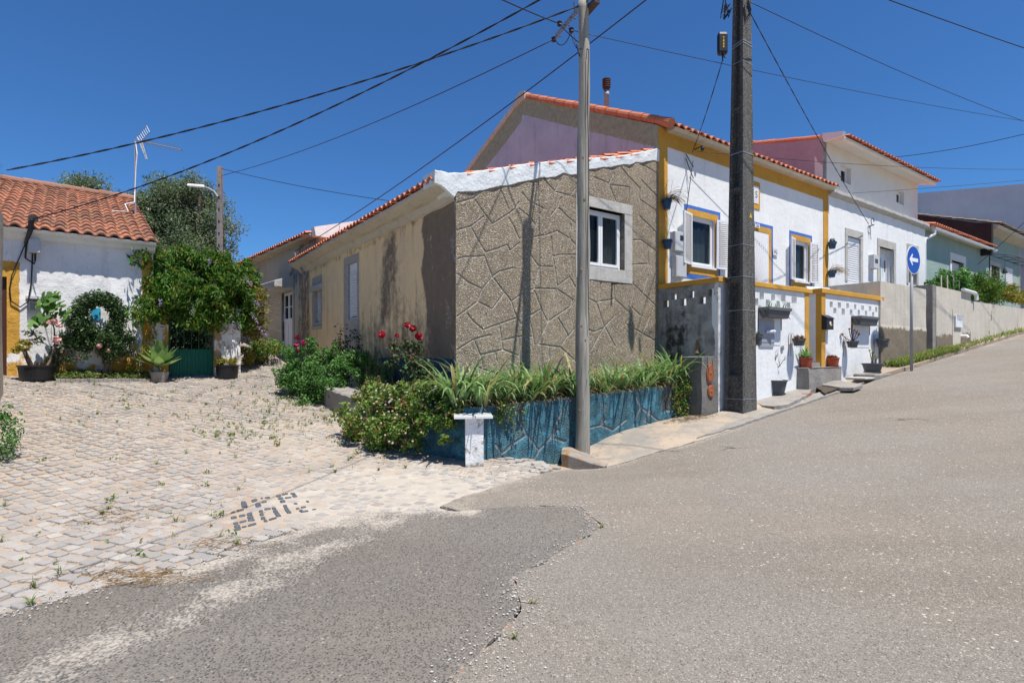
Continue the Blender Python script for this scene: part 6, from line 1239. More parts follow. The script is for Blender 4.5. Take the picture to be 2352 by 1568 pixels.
# grey bowl at the far end
a_ = M.hit(zr(1855, 0)[0], 6.02)[0]; zt_ = T(*ms(a_, 6.0))+.11; c = M.p(a_, 6.02, zt_); r = width((1965-1745)*.1953, c[1])/2; gb = potted('potted_succulent', 'wilting orange succulents in wide grey bowl pot at wall end', c, r, r*.72, r*1.0, 'plastic'); mb = MB()
for k in range(7): p = Vector((c[0]+jit(0, r*.35), c[1]+jit(0, r*.3), c[2]+r)); q = p+Vector((jit(0, .08), jit(0, .05), jit(.22, .1))); mb.tube([p, q], .008, 5); succul(mb, tuple(q), .02, 10, .07, .025, 1.2, .4)
mb.build('plant', MT['f_yell'], gb)
# wall planters on hooks
def hookframe(mb, fr, ax, wx, b, z0, z1):
    for s_ in (-1, 1): mb.tube([fr.p(ax+s_*wx, TT-.005, z1-.45), fr.p(ax+s_*wx, TT-.008, z1+.02), fr.p(ax+s_*wx, TT-.03, z1+.06), fr.p(ax+s_*wx, TT-.07, z1+.02), fr.p(ax+s_*wx, b, z0)], .004, 5)
def trough(x0, x1, y0, y1, label):
    a0, a1, zz0, zz1 = rc(zr, x0, x1, y0, y1, TT-.13); t = thing('wall_trough', label, 'planter', M.p((a0+a1)/2, TT-.13, zz0)); mb = MB(); w = a1-a0; zz_ = zz1-(zz1-zz0)*.3
    def rg(e, b0_, b1_, z): return [M.p(a0+e, b0_, z), M.p(a1-e, b0_, z), M.p(a1-e, b1_, z), M.p(a0+e, b1_, z)]
    mb.prism(rg(.05, TT-.19, TT-.05, zz0), rg(.015, TT-.225, TT-.02, zz_)); mb.build('tub', MT['plastic'], t, bevel=.01); mb = MB(); mb.prism(rg(0, TT-.24, TT-.012, zz_), rg(-.006, TT-.25, TT-.008, zz1)); mb.build('rim', MT['plasticlace'], t, bevel=.006)
    mb = MB(); hookframe(mb, M, a0+.0, .012, TT-.2, zz0-.01, zz1-.02); hookframe(mb, M, a1+.0, .012, TT-.2, zz0-.01, zz1-.02); mb.tube([M.p(a0, TT-.255, zz_-.05), M.p(a1, TT-.255, zz_-.05)], .004, 5); mb.build('hanger', MT['iron'], t); return t, a0, a1, zz1
t, a0, a1, z1x = trough(582, 850, 232, 355, 'long grey embossed trough with thin aloe shoots on first pierced wall'); mb = MB()
for f in (.15, .2, .27, .45, .5, .62, .8, .9): succul(mb, M.p(a0+(a1-a0)*f, TT-.13, z1x-.01), .01, 3, .16, .022, .5, .3)
mb.build('plant', MT['f_agave'], t)
trough(1672, 1884, 335, 440, 'shorter grey embossed trough under the pierced wall by the letterbox')
def ringpot(x0, x1, y0, y1, label, kind):
    a0, a1, zz0, zz1 = rc(zr, x0, x1, y0, y1, TT-.14); c = M.p((a0+a1)/2, TT-.15, zz0); r = (x1-x0)*.1953/2*c[1]/F*.96; c = M.p((a0+a1)/2, TT-.04-r, zz0); t = potted('wall_pot', label, c, r, r*.72, zz1-zz0, 'plastic', None, False, .02); am = (a0+a1)/2
    mb = MB(); n = 24; mb.tube([M.p(am+r*1.08*math.cos(2*math.pi*k/n), TT-.04-r+r*1.08*math.sin(2*math.pi*k/n), zz1-.04) for k in range(n+1)], .005, 5); hookframe(mb, M, am-.06, .05, TT-.1, zz0+.01, zz1+.06); mb.tube([M.p(am-r, TT-.04-r, zz1-.04), M.p(am-r*.7, TT-.04-r, zz0-.01), M.p(am+r*.7, TT-.04-r, zz0-.01), M.p(am+r, TT-.04-r, zz1-.04)], .004, 5); mb.build('hanger', MT['iron'], t)
    mb = MB(); q = (c[0], c[1], zz1-.01)
    if kind == 'red':
        for k in range(8): w, e = random.random()*6.3, random.random()**.5*r*.7; succul(mb, (q[0]+e*math.cos(w), q[1]+e*math.sin(w), q[2]), .02, 10, .11, .025, 1., .4)
        mb.build('plant', MT['f_red'], t)
    elif kind == 'aeon':
        for dx, dz, L in ((-.28, .16, .1), (-.02, .42, .08), (-.1, .3, .07), (.08, .2, .16), (.02, .27, .07), (.14, .16, .1)): mb.tube([q, (q[0]+dx*.6, q[1], q[2]+dz*.45), (q[0]+dx, q[1]-.02, q[2]+dz)], .009, 5); succul(mb, (q[0]+dx, q[1]-.03, q[2]+dz), .03, 20, L*.7, .03, 1.6, .3)
        mb.build('plant', MT['f_red'], t)
    else:
        succul(mb, q, .05, 14, .09, .03, 1.2, .3); mb.build('plant', MT['f_dark'], t)
    return t
ringpot(892, 1045, 592, 685, 'round grey wall pot of red pointed succulents beside the ochre pilaster', 'red')
ringpot(1538, 1670, 622, 705, 'round grey wall pot with branching dark red rosettes', 'aeon')
ringpot(1878, 2020, 595, 700, 'round dark wall pot at far end of the pierced wall', 'few')
ringpot(460, 568, 540, 678, 'round dark wall pot half hidden behind the concrete pole', 'few')
# grey plate with tap on the wall, disc
LBx = thing('letterbox', 'black letterbox with sloped lid on the ochre and white terrace wall', 'letterbox', M.p(s2a+.3, TT, 2)); a0, a1, zz0, zz1 = rc(zr, 1330, 1400, 345, 487, TT-.13); a0, a1 = a0-.05, a1+.0
mb = MB(); mb.prism([M.p(a0, TT-.0, zz0), M.p(a0, TT-.13, zz0), M.p(a0, TT-.13, zz1-.03), M.p(a0, TT, zz1+.05)][::-1], [M.p(a1, TT, zz0), M.p(a1, TT-.13, zz0), M.p(a1, TT-.13, zz1-.03), M.p(a1, TT, zz1+.05)][::-1]); mb.build('box', MT['black'], LBx, bevel=.005)
mb = MB(); mb.prism([M.p(a0-.01, TT, zz1+.055), M.p(a0-.01, TT-.15, zz1-.03), M.p(a0-.01, TT-.15, zz1-.015), M.p(a0-.01, TT, zz1+.07)], [M.p(a1+.01, TT, zz1+.055), M.p(a1+.01, TT-.15, zz1-.03), M.p(a1+.01, TT-.15, zz1-.015), M.p(a1+.01, TT, zz1+.07)]); mb.build('lid', MT['black'], LBx)
am = (a0+a1)/2; mb = MB(); mb.box(M, am-.035, am+.04, TT-.134, TT-.130, zz1-.17, zz1-.10); mb.build('sticker', MT['signwhite'], LBx); mb = MB(); mb.box(M, am-.0, am+.09, TT-.134, TT-.130, zz0+.09, zz0+.13); mb.build('name_tag', MT['yellow'], LBx)
a0, a1, zz0, zz1 = rc(zr, 512, 690, 368, 690, TT); tp_ = thing('wall_tap_plate', 'rounded grey panel with metal outlet on the white pierced wall', 'panel', M.p((a0+a1)/2, TT, zz0)); mb = MB(); r = .05; ring = []
for cx_, cz_, w0 in ((a1-r, zz1-r, 0), (a0+r, zz1-r, 90), (a0+r, zz0+r, 180), (a1-r, zz0+r, 270)):
    for k in range(5): w = R_(w0+k*22.5); ring.append((cx_+r*math.cos(w), cz_+r*math.sin(w)))
mb.prism([M.p(a, TT-.0, z) for a, z in ring], [M.p(a, TT-.022, z) for a, z in ring]); mb.build('plate', simple('grey_primer', (.33, .34, .37), .6), tp_)
a_, z_ = M.at(*zr(640, 512), TT); mb = MB(); mb.tube([M.p(a_-.15, TT-.02, z_), M.p(a_-.1, TT-.06, z_), M.p(a_+.05, TT-.10, z_)], .035, 12); mb.build('outlet', MT['pvc'], tp_)
a_, z_ = M.at(*zr(788, 703), TT); mb = MB(); mb.tube([M.p(a_, TT-.0, z_), M.p(a_, TT-.03, z_)], .055, 16); mb.tube([M.p(a_, TT-.03, z_), M.p(a_, TT-.04, z_)], .02, 10); tag(mb.build('wall_spout', MT['steel']), 'small round metal spout low on the white pierced wall', 'spout')
# blue pots on the pilasters
def bpot(x0, x1, y0, y1, label, plant):
    a0, a1, zz0, zz1 = rc(z6, x0, x1, y0, y1, TF-.13); c = M.p((a0+a1)/2, TF-.1, zz0); r = (x1-x0)*.2734/2*c[1]/F; c = M.p((a0+a1)/2, TF-.03-r, zz0); t = potted('wall_pot', label, c, r, r*.68, zz1-zz0, 'bluepot', 'blue pots on ochre pilasters', False, .045)
    mb = MB(); n = 20; mb.tube([(c[0]+r*1.06*math.cos(2*math.pi*k/n), c[1]+r*1.06*math.sin(2*math.pi*k/n), zz1-.05) for k in range(n+1)], .005, 5); mb.tube([M.p((a0+a1)/2, TF-.03, zz1-.05), M.p((a0+a1)/2, TF-.015, zz1+.03)], .006, 5); mb.build('hanger', MT['iron'], t)
    mb = MB(); q = (c[0], c[1], zz1)
    if plant == 'dry':
        for k in range(90):
            w = random.random()*6.3; p = Vector(q)+Vector((.08*math.cos(w), .08*math.sin(w), 0)); L = random.uniform(.08, .3); P = [p]; d = Vector((jit(.5, .6), jit(-.2, .4), .8)).normalized()
            for s_ in range(5): d = (d+Vector((0, 0, -.38))).normalized(); p = p+d*L/3; P.append(p)
            mb.tube(P, .003, 3, (random.random(), 0, 0), False)
        mb.build('plant', MT['dead'], t)
    elif plant: leafblob(mb, (q[0], q[1], q[2]+.04), (.08, .08, .07), 90, .05, .5); mb.build('plant', MT['f_dark'], t)
    return t
bpot(185, 265, 782, 868, 'blue pot of dry trailing grass on the left ochre pilaster', 'dry'); bpot(190, 270, 1118, 1200, 'empty blue pot on the left ochre pilaster near the meter boxes', None)
bpot(1575, 1642, 1138, 1198, 'blue pot with small dark plant high on the right ochre pilaster', 'leaf'); tb = bpot(1575, 1640, 1380, 1438, 'blue pot with dry tail low on the right ochre pilaster', 'dry')
# ================================================================ plants
random.seed(21)
def plant(name, label, cat, base, group=None): return thing(name, label, cat, tuple(base), group)
def stems(mb, base, tips, r=.012, sag=.1):
    b = Vector(base)
    for t in tips:
        t = Vector(t); m = b.lerp(t, .5)+Vector((jit(0, sag), jit(0, sag), jit(0, sag*.3))); mb.tube([b, m, t], [r, r*.75, r*.4], 5)
def bloom(par, c, r, mat, n=5):
    mb = MB(); mb.lathe((c[0], c[1], c[2]-r*.7), [(r*.3, 0), (r*.62, r*.35), (r*.7, r*.7), (r*.5, r*1.15), (r*.2, r*1.3)], 10)
    leafblob(mb, c, r*.85, 34, r*1.15, .95, .75, .2, out=1.6); return mb.build('bloom', mat, par)
# ---- irises
protos = []
for k in range(5):
    mb = MB(); dry = k == 4; nb_ = 38 if k < 3 else 80
    for i in range(nb_):
        az = random.random()*6.283; r = random.random()*.10; L = random.uniform(.5, .95) if k < 3 else random.uniform(.4, .8); c = (random.random(), random.random()*(1 if not dry else 1.6), 0)
        blade(mb, (r*math.cos(az), r*math.sin(az), -.03), L, random.uniform(.1, .7)+.2*(k >= 3), random.uniform(.04, .062) if k < 3 else random.uniform(.008, .018), random.uniform(.5, 2.3), az, c, 6)
    for i in range(8): az = random.random()*6.283; blade(mb, (0, 0, 0), random.uniform(.25, .4), .9, .025, 1.3, az, (.9, 1., 0), 4)
    protos.append(mb.build('iris_clump' if k < 3 else 'grass_clump', MT['f_iris'], loc=(0, 0, 0)))
used = set()
def putp(k, s, t, z, sc_, label, cat, group):
    x, y = ms(s, t); o = protos[k]
    if k in used: o = dup(protos[k], (x, y, z), random.random()*6.28, sc_)
    else: o.location = (x, y, z); o.rotation_euler = (0, 0, random.random()*6.28); o.scale = (sc_,)*3; used.add(k)
    tag(o, label, cat, group); return o
for i in range(17):
    for j in range(2):
        s = 4.25+i*.285+jit(0, .07); t = 7.06+.34*j+jit(0, .07)
        if 6.5 < s < 8.3 and (random.random() < .72): putp(3 + (random.random() < .3), s, t, soilz(*ms(s, t)), random.uniform(.85, 1.15), 'clump of thin grassy blades in the blue planter', 'grass clump', 'grass clumps in the blue planter')
        else: putp(random.randrange(3), s, t, soilz(*ms(s, t)), random.uniform(.9, 1.2), 'clump of broad arching iris leaves in the blue planter', 'iris', 'iris clumps in the blue planter')
for i in range(6): s = 4.4+i*.84+jit(0, .1); putp(random.randrange(3) if not 6.6 < s < 8.3 else 3, s, PT+.10, ptp(s)-.03, random.uniform(.6, .85), 'clump of broad arching iris leaves in the blue planter' if not 6.6 < s < 8.3 else 'clump of thin grassy blades in the blue planter', 'iris' if not 6.6 < s < 8.3 else 'grass clump', 'iris clumps in the blue planter' if not 6.6 < s < 8.3 else 'grass clumps in the blue planter')
for s, t in ((4.05, 7.2), (3.95, 7.0), (4.3, 6.92), (9.0, 6.95), (9.1, 7.2), (8.8, 6.95)): putp(random.randrange(3), s, t, .86 if s < 5 else 1.02, 1.15, 'clump of broad arching iris leaves in the blue planter', 'iris', 'iris clumps in the blue planter')
o = MB()
for i in range(420):
    s = random.uniform(4.1, 9.0); t = PT+random.uniform(-.02, .22); x, y = ms(s, t); z = ptp(s)+random.uniform(-.04, .09); az = random.random()*6.28; d = Vector((math.cos(az), math.sin(az), jit(0, .4)))
    p = Vector((x, y, z)); o.tube([p, p+d*.06+Vector((0, 0, .02)), p+d*.13-Vector((0, 0, .03))], .0035, 3, (0, 0, 0), False)
tag(o.build('dead_leaves', MT['dead']), 'dry brown leaf litter along the rim of the blue planter', 'leaf litter', kind='stuff')
# hanging creepers on the planter front
for k, (s0_, n_, L_, lab, mt) in enumerate(((8.78, 900, .62, 'bright green creeper tumbling over right end of the blue planter', 'f_bush2'), (4.75, 300, .45, 'thin creeper trailing down blue planter beside white pedestal', 'f_bush2'))):
    x, y = ms(s0_, PT-.05); P = plant('creeper', lab, 'creeper', (x, y, ptp(s0_))); mb = MB(); ml = MB()
    for i in range(14 if k == 0 else 6):
        s = s0_+jit(0, .22 if k == 0 else .35); z = ptp(s); P_ = [Vector(M.p(s, PT+.1, z))]; L = L_*random.uniform(.5, 1.2)
        for q in range(1, 9): P_.append(Vector(M.p(s+jit(0, .03)+.03*math.sin(q), PT-.03-.05*random.random(), z+.05-L*q/8)))
        mb.tube(P_, .004, 4)
        for q in P_[1:]: leafblob(ml, tuple(q), (.07, .06, .06), max(2, n_//(14*8) if k == 0 else 5), .045, .75)
    if k == 0: crown(ml, M.p(s0_+.1, PT-.02, ptp(s0_)-.05), (.24, .16, .16), 10, 60, .1, .045, .7)
    mb.build('vines', MT['dead'], P); ml.build('leaves', MT[mt], P)
mb = MB()
for i in range(60):
    s = random.uniform(8.2, 8.9); z = ptp(s)+.05; P_ = []
    for q in range(6): P_.append(M.p(s+jit(0, .05), PT-.02-.03*random.random(), z-.75*random.random()*q/5)) if 0 else P_.append(M.p(s+.05*math.sin(i+q), PT-.015-.02*math.sin(i*q), z-.5*q/5))
    mb.tube(P_, .003, 3, (0, 0, 0), False)
tag(mb.build('dry_roots', MT['dead']), 'tangle of dry pale stems hanging down the right part of blue planter', 'dry stems', kind='stuff')
mb = MB()
for i in range(260):
    s, t = random.gauss(8.7, .28), random.gauss(6.45, .12); x, y = ms(s, t); z = T(x, y)+.10; az = random.random()*6.28; L = random.uniform(.03, .10); mb.tube([(x, y, z), (x+L*math.cos(az), y+L*math.sin(az), z+.015)], .003, 3, (0, 0, 0), False)
tag(mb.build('plant_debris', MT['dead']), 'scattered brown twigs on pavement below the creeper', 'debris', kind='stuff')
# ---- red rose bush
rb = M.p(3.9, 8.35, .85); RB = plant('rose_bush', 'red rose bush in front of the stained yellow wall', 'rose bush', rb)
heads = [(877, 768, .062), (912, 771, .04), (935, 746, .05), (948, 753, .058), (962, 771, .068)]; Yr = rb[1]
mb = MB(); tips = [at(u, v+6, Yr-.1+.05*i) for i, (u, v, r) in enumerate(heads)]+[at(u, v, Yr) for u, v in ((890, 790), (930, 775), (975, 800), (905, 820), (960, 830))]; stems(mb, rb, tips, .011, .08); mb.build('stems', MT['bark'], RB)
for i, (u, v, r) in enumerate(heads): bloom(RB, at(u, v, Yr-.1+.05*i), r, MT['rosered'])
ml = MB()
for u, v, r, n in ((905, 795, .14, 90), (935, 790, .14, 110), (958, 800, .15, 110), (925, 815, .16, 120), (950, 830, .2, 240), (975, 845, .2, 240), (985, 868, .2, 200), (945, 850, .2, 240), (900, 835, .15, 100), (965, 875, .2, 160)): leafblob(ml, at(u, v, Yr+jit(0, .08)), (r, r, r*.8), n, .055, .72, .2)
ml.build('leaves', MT['f_rose'], RB)
# ---- clover / bramble mound spilling over the planter corner
gm = M.p(3.6, 7.7, .75); GM = plant('trailing_bush', 'sprawling bush with faded clover heads spilling over the planter corner', 'bush', gm); ml = MB()
for s, t, z, r, n in ((3.9, 7.1, .88, .24, 420), (3.55, 7.4, .85, .3, 650), (3.35, 7.9, .82, .33, 750), (3.3, 8.4, .83, .33, 750), (3.6, 8.0, .95, .33, 650), (3.35, 8.9, .88, .28, 500), (3.75, 7.6, .97, .28, 480), (4.0, 7.9, 1.0, .28, 380), (3.0, 8.3, .52, .30, 600), (3.1, 7.8, .48, .30, 620), (3.3, 7.4, .55, .26, 520), (3.55, 7.05, .66, .20, 330), (3.75, 6.85, .7, .16, 200), (3.12, 8.0, .22, .22, 300), (2.95, 8.6, .35, .2, 260), (3.4, 7.35, .25, .14, 130), (3.65, 6.85, .4, .10, 60), (2.85, 8.7, .65, .2, 160)):
    x, y, _ = M.p(s, t, 0); crown(ml, (x, y, max(z, T(x, y)+.1)), (r*1.05, r*1.05, r*.72), 12, n//7, r*.40, .05, .75)
ml.build('leaves', MT['f_bush2'], GM); mb = MB()
for i in range(150):
    s, t = random.uniform(2.9, 4.0), random.uniform(6.85, 8.9); x, y, _ = M.p(s, t, 0); z = .35+random.random()*.75 if s < 3.45 else .85+random.random()*.3; dx = -.12 if s < 3.3 else 0; mb.lathe((x+dx, y-.06, z), [(.004, 0), (.014, .008), (.017, .018), (.009, .03)], 6)
mb.build('flower_heads', MT['clover'], GM)['kind'] = 'stuff'
mb = MB(); stems(mb, M.p(3.8, 8., .82), [M.p(random.uniform(2.9, 4), random.uniform(6.9, 8.9), random.uniform(.5, 1.1)) for i in range(40)], .004, .1); mb.build('stems', MT['dead'], GM)
def sprigs(name, label, cat, spots, mat, size, n=14, asp=.45, h=(.3, .5), spread=.12, base=None):
    P = plant(name, label, cat, base or spots[0]); mb = MB(); ml = MB()
    for p in spots:
        for k in range(n):
            q = Vector(p)+Vector((jit(0, spread), jit(0, spread), 0)); L = random.uniform(*h); d = Vector((jit(0, .25), jit(0, .25), 1)).normalized(); mb.tube([q, q+d*L], .004, 4)
            m = int(L/.022)
            for i in range(m):
                f = .25+.75*i/m; leafblob(ml, tuple(q+d*L*f), .012+.035*(1-f), 2, size*(1.15-.5*f), asp, .6, .5)
    mb.build('stems', MT['bark'], P); ml.build('leaves', MT[mat], P); return P
sprigs('leafy_weed', 'pale green upright leafy sprigs rising from the clover mound', 'weed', [M.p(3.4, 8.9, .85), M.p(3.6, 8.7, .85), M.p(3.8, 8.3, .95), M.p(4.05, 7.75, .95), M.p(3.5, 9.2, .85)], 'f_bush2', .05, 11, .45, (.2, .42), .14)
# ---- big bush with magenta flowers at the end of the ledge
bb = M.p(3.45, 11.75, .65); BBs = plant('flowering_bush', 'rounded leafy green bush with magenta flowers at the end of the concrete ledge', 'bush', bb); ml = MB()
for s, t, z, r, n in ((3.3, 11.6, 1.15, .5, 1700), (3.0, 11.9, .95, .42, 1100), (3.7, 11.2, 1.2, .40, 1100), (3.9, 11.0, 1.4, .3, 600), (3.15, 11.5, .8, .4, 900), (3.6, 11.6, 1.5, .3, 600), (2.95, 12.3, 1.2, .35, 700), (3.3, 11.0, .95, .25, 400), (3.0, 12.5, 1.45, .36, 700), (3.3, 12.2, 1.6, .33, 600), (2.8, 12.4, 1.1, .34, 600)):
    x, y, _ = M.p(s, t, 0); crown(ml, (x, y, z), (r, r, r*.9), 14, n//11, r*.36, .058, .62)
ml.build('leaves', MT['f_bush'], BBs); mb = MB(); stems(mb, bb, [M.p(random.uniform(2.8, 4), random.uniform(11, 12.2), random.uniform(.9, 1.6)) for i in range(26)], .012, .1); mb.build('stems', MT['bark'], BBs)
for u, v in ((683, 775), (681, 793), (697, 787), (685, 801)): bloom(BBs, at(u, v, M.p(3.2, 12.0, 0)[1]), .055, MT['magenta'], 4)
sprigs('tall_weed', 'dark upright leafy stems against the stained wall behind the ledge', 'weed', [M.p(4.1, 10.9, .85), M.p(4.2, 10.4, .85), M.p(4.15, 10.1, .85), M.p(4.0, 10.6, .85)], 'f_bush', .055, 12, .4, (.45, .85), .14)
dk = M.p(4.15, 12.6, 1.0); DK = plant('rose_bush', 'dark green shrub with reddish shoots below the small window', 'bush', dk); ml = MB(); crown(ml, (dk[0], dk[1], 1.75), (.4, .4, .55), 22, 26, .2, .06, .7); ml.build('leaves', MT['f_dark'], DK); mb = MB(); stems(mb, dk, [(dk[0]+jit(0, .3), dk[1]+jit(0, .3), 1.8+jit(0, .4)) for i in range(10)], .012); mb.build('stems', MT['bark'], DK)
# ---- lane bushes
lb = Vector(at(604, 800, 15.6)); LB = plant('green_bush', 'bright green bush by the lane below the grey cottage', 'bush', (lb.x, lb.y, T(lb.x, lb.y))); ml = MB(); crown(ml, (lb.x, lb.y, lb.z+.0), (.42, .5, .3), 26, 70, .2, .07, .6); ml.build('leaves', MT['f_bush2'], LB); mb = MB(); stems(mb, (lb.x, lb.y, T(lb.x, lb.y)), [(lb.x+jit(0, .3), lb.y, lb.z) for i in range(8)], .012); mb.build('stems', MT['bark'], LB)
yb = Vector(at(563, 815, 14.9)); YB = plant('yellow_bush', 'small yellowish bush between gate pillar and lane bush', 'bush', (yb.x, yb.y, T(yb.x, yb.y))); ml = MB(); crown(ml, tuple(yb), (.2, .25, .25), 12, 40, .13, .07, .6); ml.build('leaves', MT['f_yell'], YB)
# ---- wisteria over the gate
wb = H.p(ga1+.1, .5, 1.1); WI = plant('wisteria', 'huge wisteria mound with lilac flower tails over the green gate', 'climber', wb); ml = MB(); m2 = MB(); mf = MB()
Yw = 12.6
for u, v, ru, rv, dy, n, q in ((410, 640, 62, 55, .1, 1500, 0), (470, 615, 70, 38, .5, 1300, 0), (400, 700, 56, 42, -.2, 1200, 0), (455, 690, 60, 48, -.3, 1500, 0), (520, 690, 60, 46, 0., 1400, 0), (545, 640, 48, 40, .6, 900, 0), (370, 610, 26, 30, .2, 400, 0), (500, 650, 60, 45, .2, 1300, 0), (572, 700, 34, 42, .5, 500, 1), (560, 665, 38, 22, .5, 350, 1), (575, 748, 22, 34, .9, 350, 1), (540, 735, 40, 20, .2, 350, 0), (470, 738, 40, 12, -.3, 250, 0), (360, 725, 26, 14, -.3, 160, 0)):
    Y = Yw+dy+(u-352)/140*.8; c = at(u, v, Y); k = Y/F
    crown((m2 if q else ml), c, (ru*k, .75 if not q else .4, rv*k), 30, n//13, .22, .125, .34, .15, out=.35, dirv=(0, 0, -.7))
ml.build('leaves', MT['f_wist'], WI); m2.build('young_leaves', MT['f_wistr'], WI)
for u, v, L in ((536, 742, .35), (589, 738, .45), (566, 640, .25), (480, 597, .2), (368, 688, .2), (442, 710, .2), (576, 720, .3), (603, 760, .2), (584, 690, .2), (550, 745, .2)):
    c = at(u, v, Yw+(u-352)/140*.8-.85)
    mf = MB()
    for j in range(4): leafblob(mf, (c[0]+.04*j*(1 if u > 560 else 0), c[1], c[2]-L*.7*j/4), (.035*(1-j*.15), .04, .06), 7, .032, .8)
    mf.build('flower_tail', MT['f_lilac'], WI)
mb = MB()
for i in range(5): a = ga1+.15+i*.07; mb.tube([H.p(a, .45, 1.0), H.p(a+.1*math.sin(i), .5, 1.9), H.p(a-.2+.15*i, .4, 2.7), H.p(a-1+.4*i, .6, 3.4)], [.05, .045, .04, .02], 7)
for i in range(16): c = Vector(at(random.uniform(570, 605), random.uniform(690, 765), Yw+.7)); mb.tube([c, c+Vector((.3, 0, .05)), c+Vector((.5, 0, -.02))], .005, 4)
mb.build('trunk', MT['bark'], WI)
bg_ = H.p((ga0+ga1)/2, 1.5, 1.3); BG = plant('glossy_shrub', 'dark glossy shrub seen through the bars of the green gate', 'shrub', bg_); ml = MB(); crown(ml, (bg_[0]-.15, bg_[1], 1.95), (.7, .5, .75), 40, 60, .26, .075, .55); ml.build('leaves', MT['f_dark'], BG)
bg_ = H.p((ga0+ga1)/2+.3, 3.2, 1.3); BG = plant('hedge', 'dense dark hedge filling the garden behind the green gate', 'hedge', bg_); ml = MB(); crown(ml, (bg_[0], bg_[1], 2.3), (1.7, .8, 1.3), 110, 60, .42, .11, .55); ml.build('leaves', MT['f_dark'], BG)
# ---- topiary ring shrub and companions at the white cottage
Yt = -.35
def hp(x, y, b=-.35): u, v = z3(x, y); a, z = H.at(u, v, b); return H.p(a, b, z)
tb_ = hp(1340, 1215); TB = plant('topiary_shrub', 'clipped dark shrub trained into an open ring on the white cottage wall', 'shrub', tb_); ml = MB()
for w in np.linspace(-35, 215, 22): leafblob(ml, hp(1240+255*math.cos(R_(w)), 475-245*math.sin(R_(w)), Yt+jit(0, .05)), (.2, .2, .2), 280, .055, .55, .3)
for x, y, r, n in ((1000, 500, .24, 500), (960, 640, .3, 800), (1080, 700, .3, 800), (1000, 770, .24, 500), (1150, 740, .2, 300), (1360, 740, .33, 850), (1480, 780, .33, 850), (1400, 870, .3, 700), (1560, 760, .2, 260), (1250, 760, .22, 320), (1400, 640, .17, 200), (1330, 930, .16, 200), (900, 780, .16, 130)): crown(ml, hp(x, y, Yt+jit(0, .06)), (r, r*.8, r*.85), 12, n//9, r*.42, .05, .55)
ml.build('leaves', MT['f_dark'], TB); mb = MB(); mb.tube([hp(1310, 1225), hp(1340, 1080), hp(1370, 980), hp(1440, 700), hp(1450, 520)], [.055, .05, .045, .035, .025], 7); mb.tube([hp(1390, 1225), hp(1380, 1080), hp(1400, 960)], [.03, .025, .02], 6); mb.tube([hp(1345, 1050), hp(1200, 850), hp(1050, 740)], [.03, .025, .015], 6); mb.build('trunk', MT['bark'], TB)
def bigpot(x0, x1, y0, y1, Y, label, zf=z3):
    (u0, v0), (u1, v1) = zf(x0, y0), zf(x1, y1); bq = -.48 if zf is z3 else -.35; a_ = H.hit((u0+u1)/2, bq)[0]; Y = H.p(a_, bq, 0)[1]; k = Y/F; r = (u1-u0)/2*k; h = (v1-v0)*k*.93; c = ((u0+u1)/2*k-CX*k, Y, T(((u0+u1)/2-CX)*k, Y)); return potted('potted_plant', label, c, r, r*.88, h, 'black', None, False, .03), c, r, h
fp, c, r, h = bigpot(275, 655, 1080, 1290, 11, 'large black tub with young fig tree and jade plant by the white cottage')
Yf = -.5; mb = MB(); mb.tube([(c[0]+.18, c[1], c[2]+h-.05), hp(640, 1000, Yf), hp(690, 850, Yf), hp(685, 620, Yf), hp(640, 470, Yf), hp(625, 350, Yf)], [.022, .02, .017, .014, .012, .008], 6); mb.tube([hp(680, 580, Yf), hp(560, 490, Yf)], .007, 5); mb.tube([hp(680, 570, Yf), hp(850, 460, Yf)], .007, 5)
mb.tube([(c[0]-.1, c[1], c[2]+h-.05), hp(330, 950, Yf), hp(290, 850, Yf)], [.05, .04, .03], 7); mb.tube([hp(650, 860, Yf), hp(540, 780, Yf), hp(440, 700, Yf), hp(340, 650, Yf)], .008, 5); mb.build('stems', MT['bark'], fp)
ml = MB()
def figleaf(mb, p, L):
    n = Vector((jit(0, .55), -1, jit(.55, .5))).normalized(); up = Vector((jit(0, .6), 0, jit(-.2, .7))); up = (up-n*up.dot(n)).normalized(); sd = n.cross(up); R = []
    for k in range(25):
        w = -2.6+5.2*k/24; r = L*(.30+.26*abs(math.cos(w*1.5))**1.5); R.append(p+up*r*math.cos(w)+sd*r*math.sin(w)-n*.12*r*r/L)
    c0 = random.random(); V = [tuple(p)]+[tuple(q) for q in R]; mb.add(V, [(0, k, k+1) for k in range(1, 25)], (c0, .2, 0))
for x, y, L in ((560, 230, .26), (700, 260, .26), (620, 190, .22), (520, 300, .25), (750, 330, .25), (640, 320, .26), (690, 190, .2), (540, 480, .28), (470, 500, .27), (600, 520, .24), (830, 430, .24), (700, 430, .2), (440, 540, .25), (570, 340, .24), (610, 260, .25), (660, 370, .22), (500, 450, .24), (780, 420, .2)):
    for q in range(2): figleaf(ml, Vector(hp(x+jit(0, 25), y+jit(0, 25), Yf-.05+jit(0, .1))), L*jit(.85, .15))
ml.build('fig_leaves', MT['f_fig'], fp); ml = MB(); leafblob(ml, hp(290, 830, Yf), (.16, .14, .13), 150, .05, .8, .4); leafblob(ml, hp(210, 880, Yf), (.09, .1, .08), 60, .05, .8, .4); leafblob(ml, hp(330, 780, Yf), (.10, .1, .07), 60, .05, .8, .4); ml.build('jade_leaves', MT['f_yell'], fp)
ml = MB(); leafblob(ml, hp(380, 660, Yf), (.2, .12, .08), 90, .06, .45, .3); leafblob(ml, hp(480, 760, Yf), (.14, .12, .1), 70, .06, .45, .3); ml.build('rose_leaves', MT['f_rose'], fp)
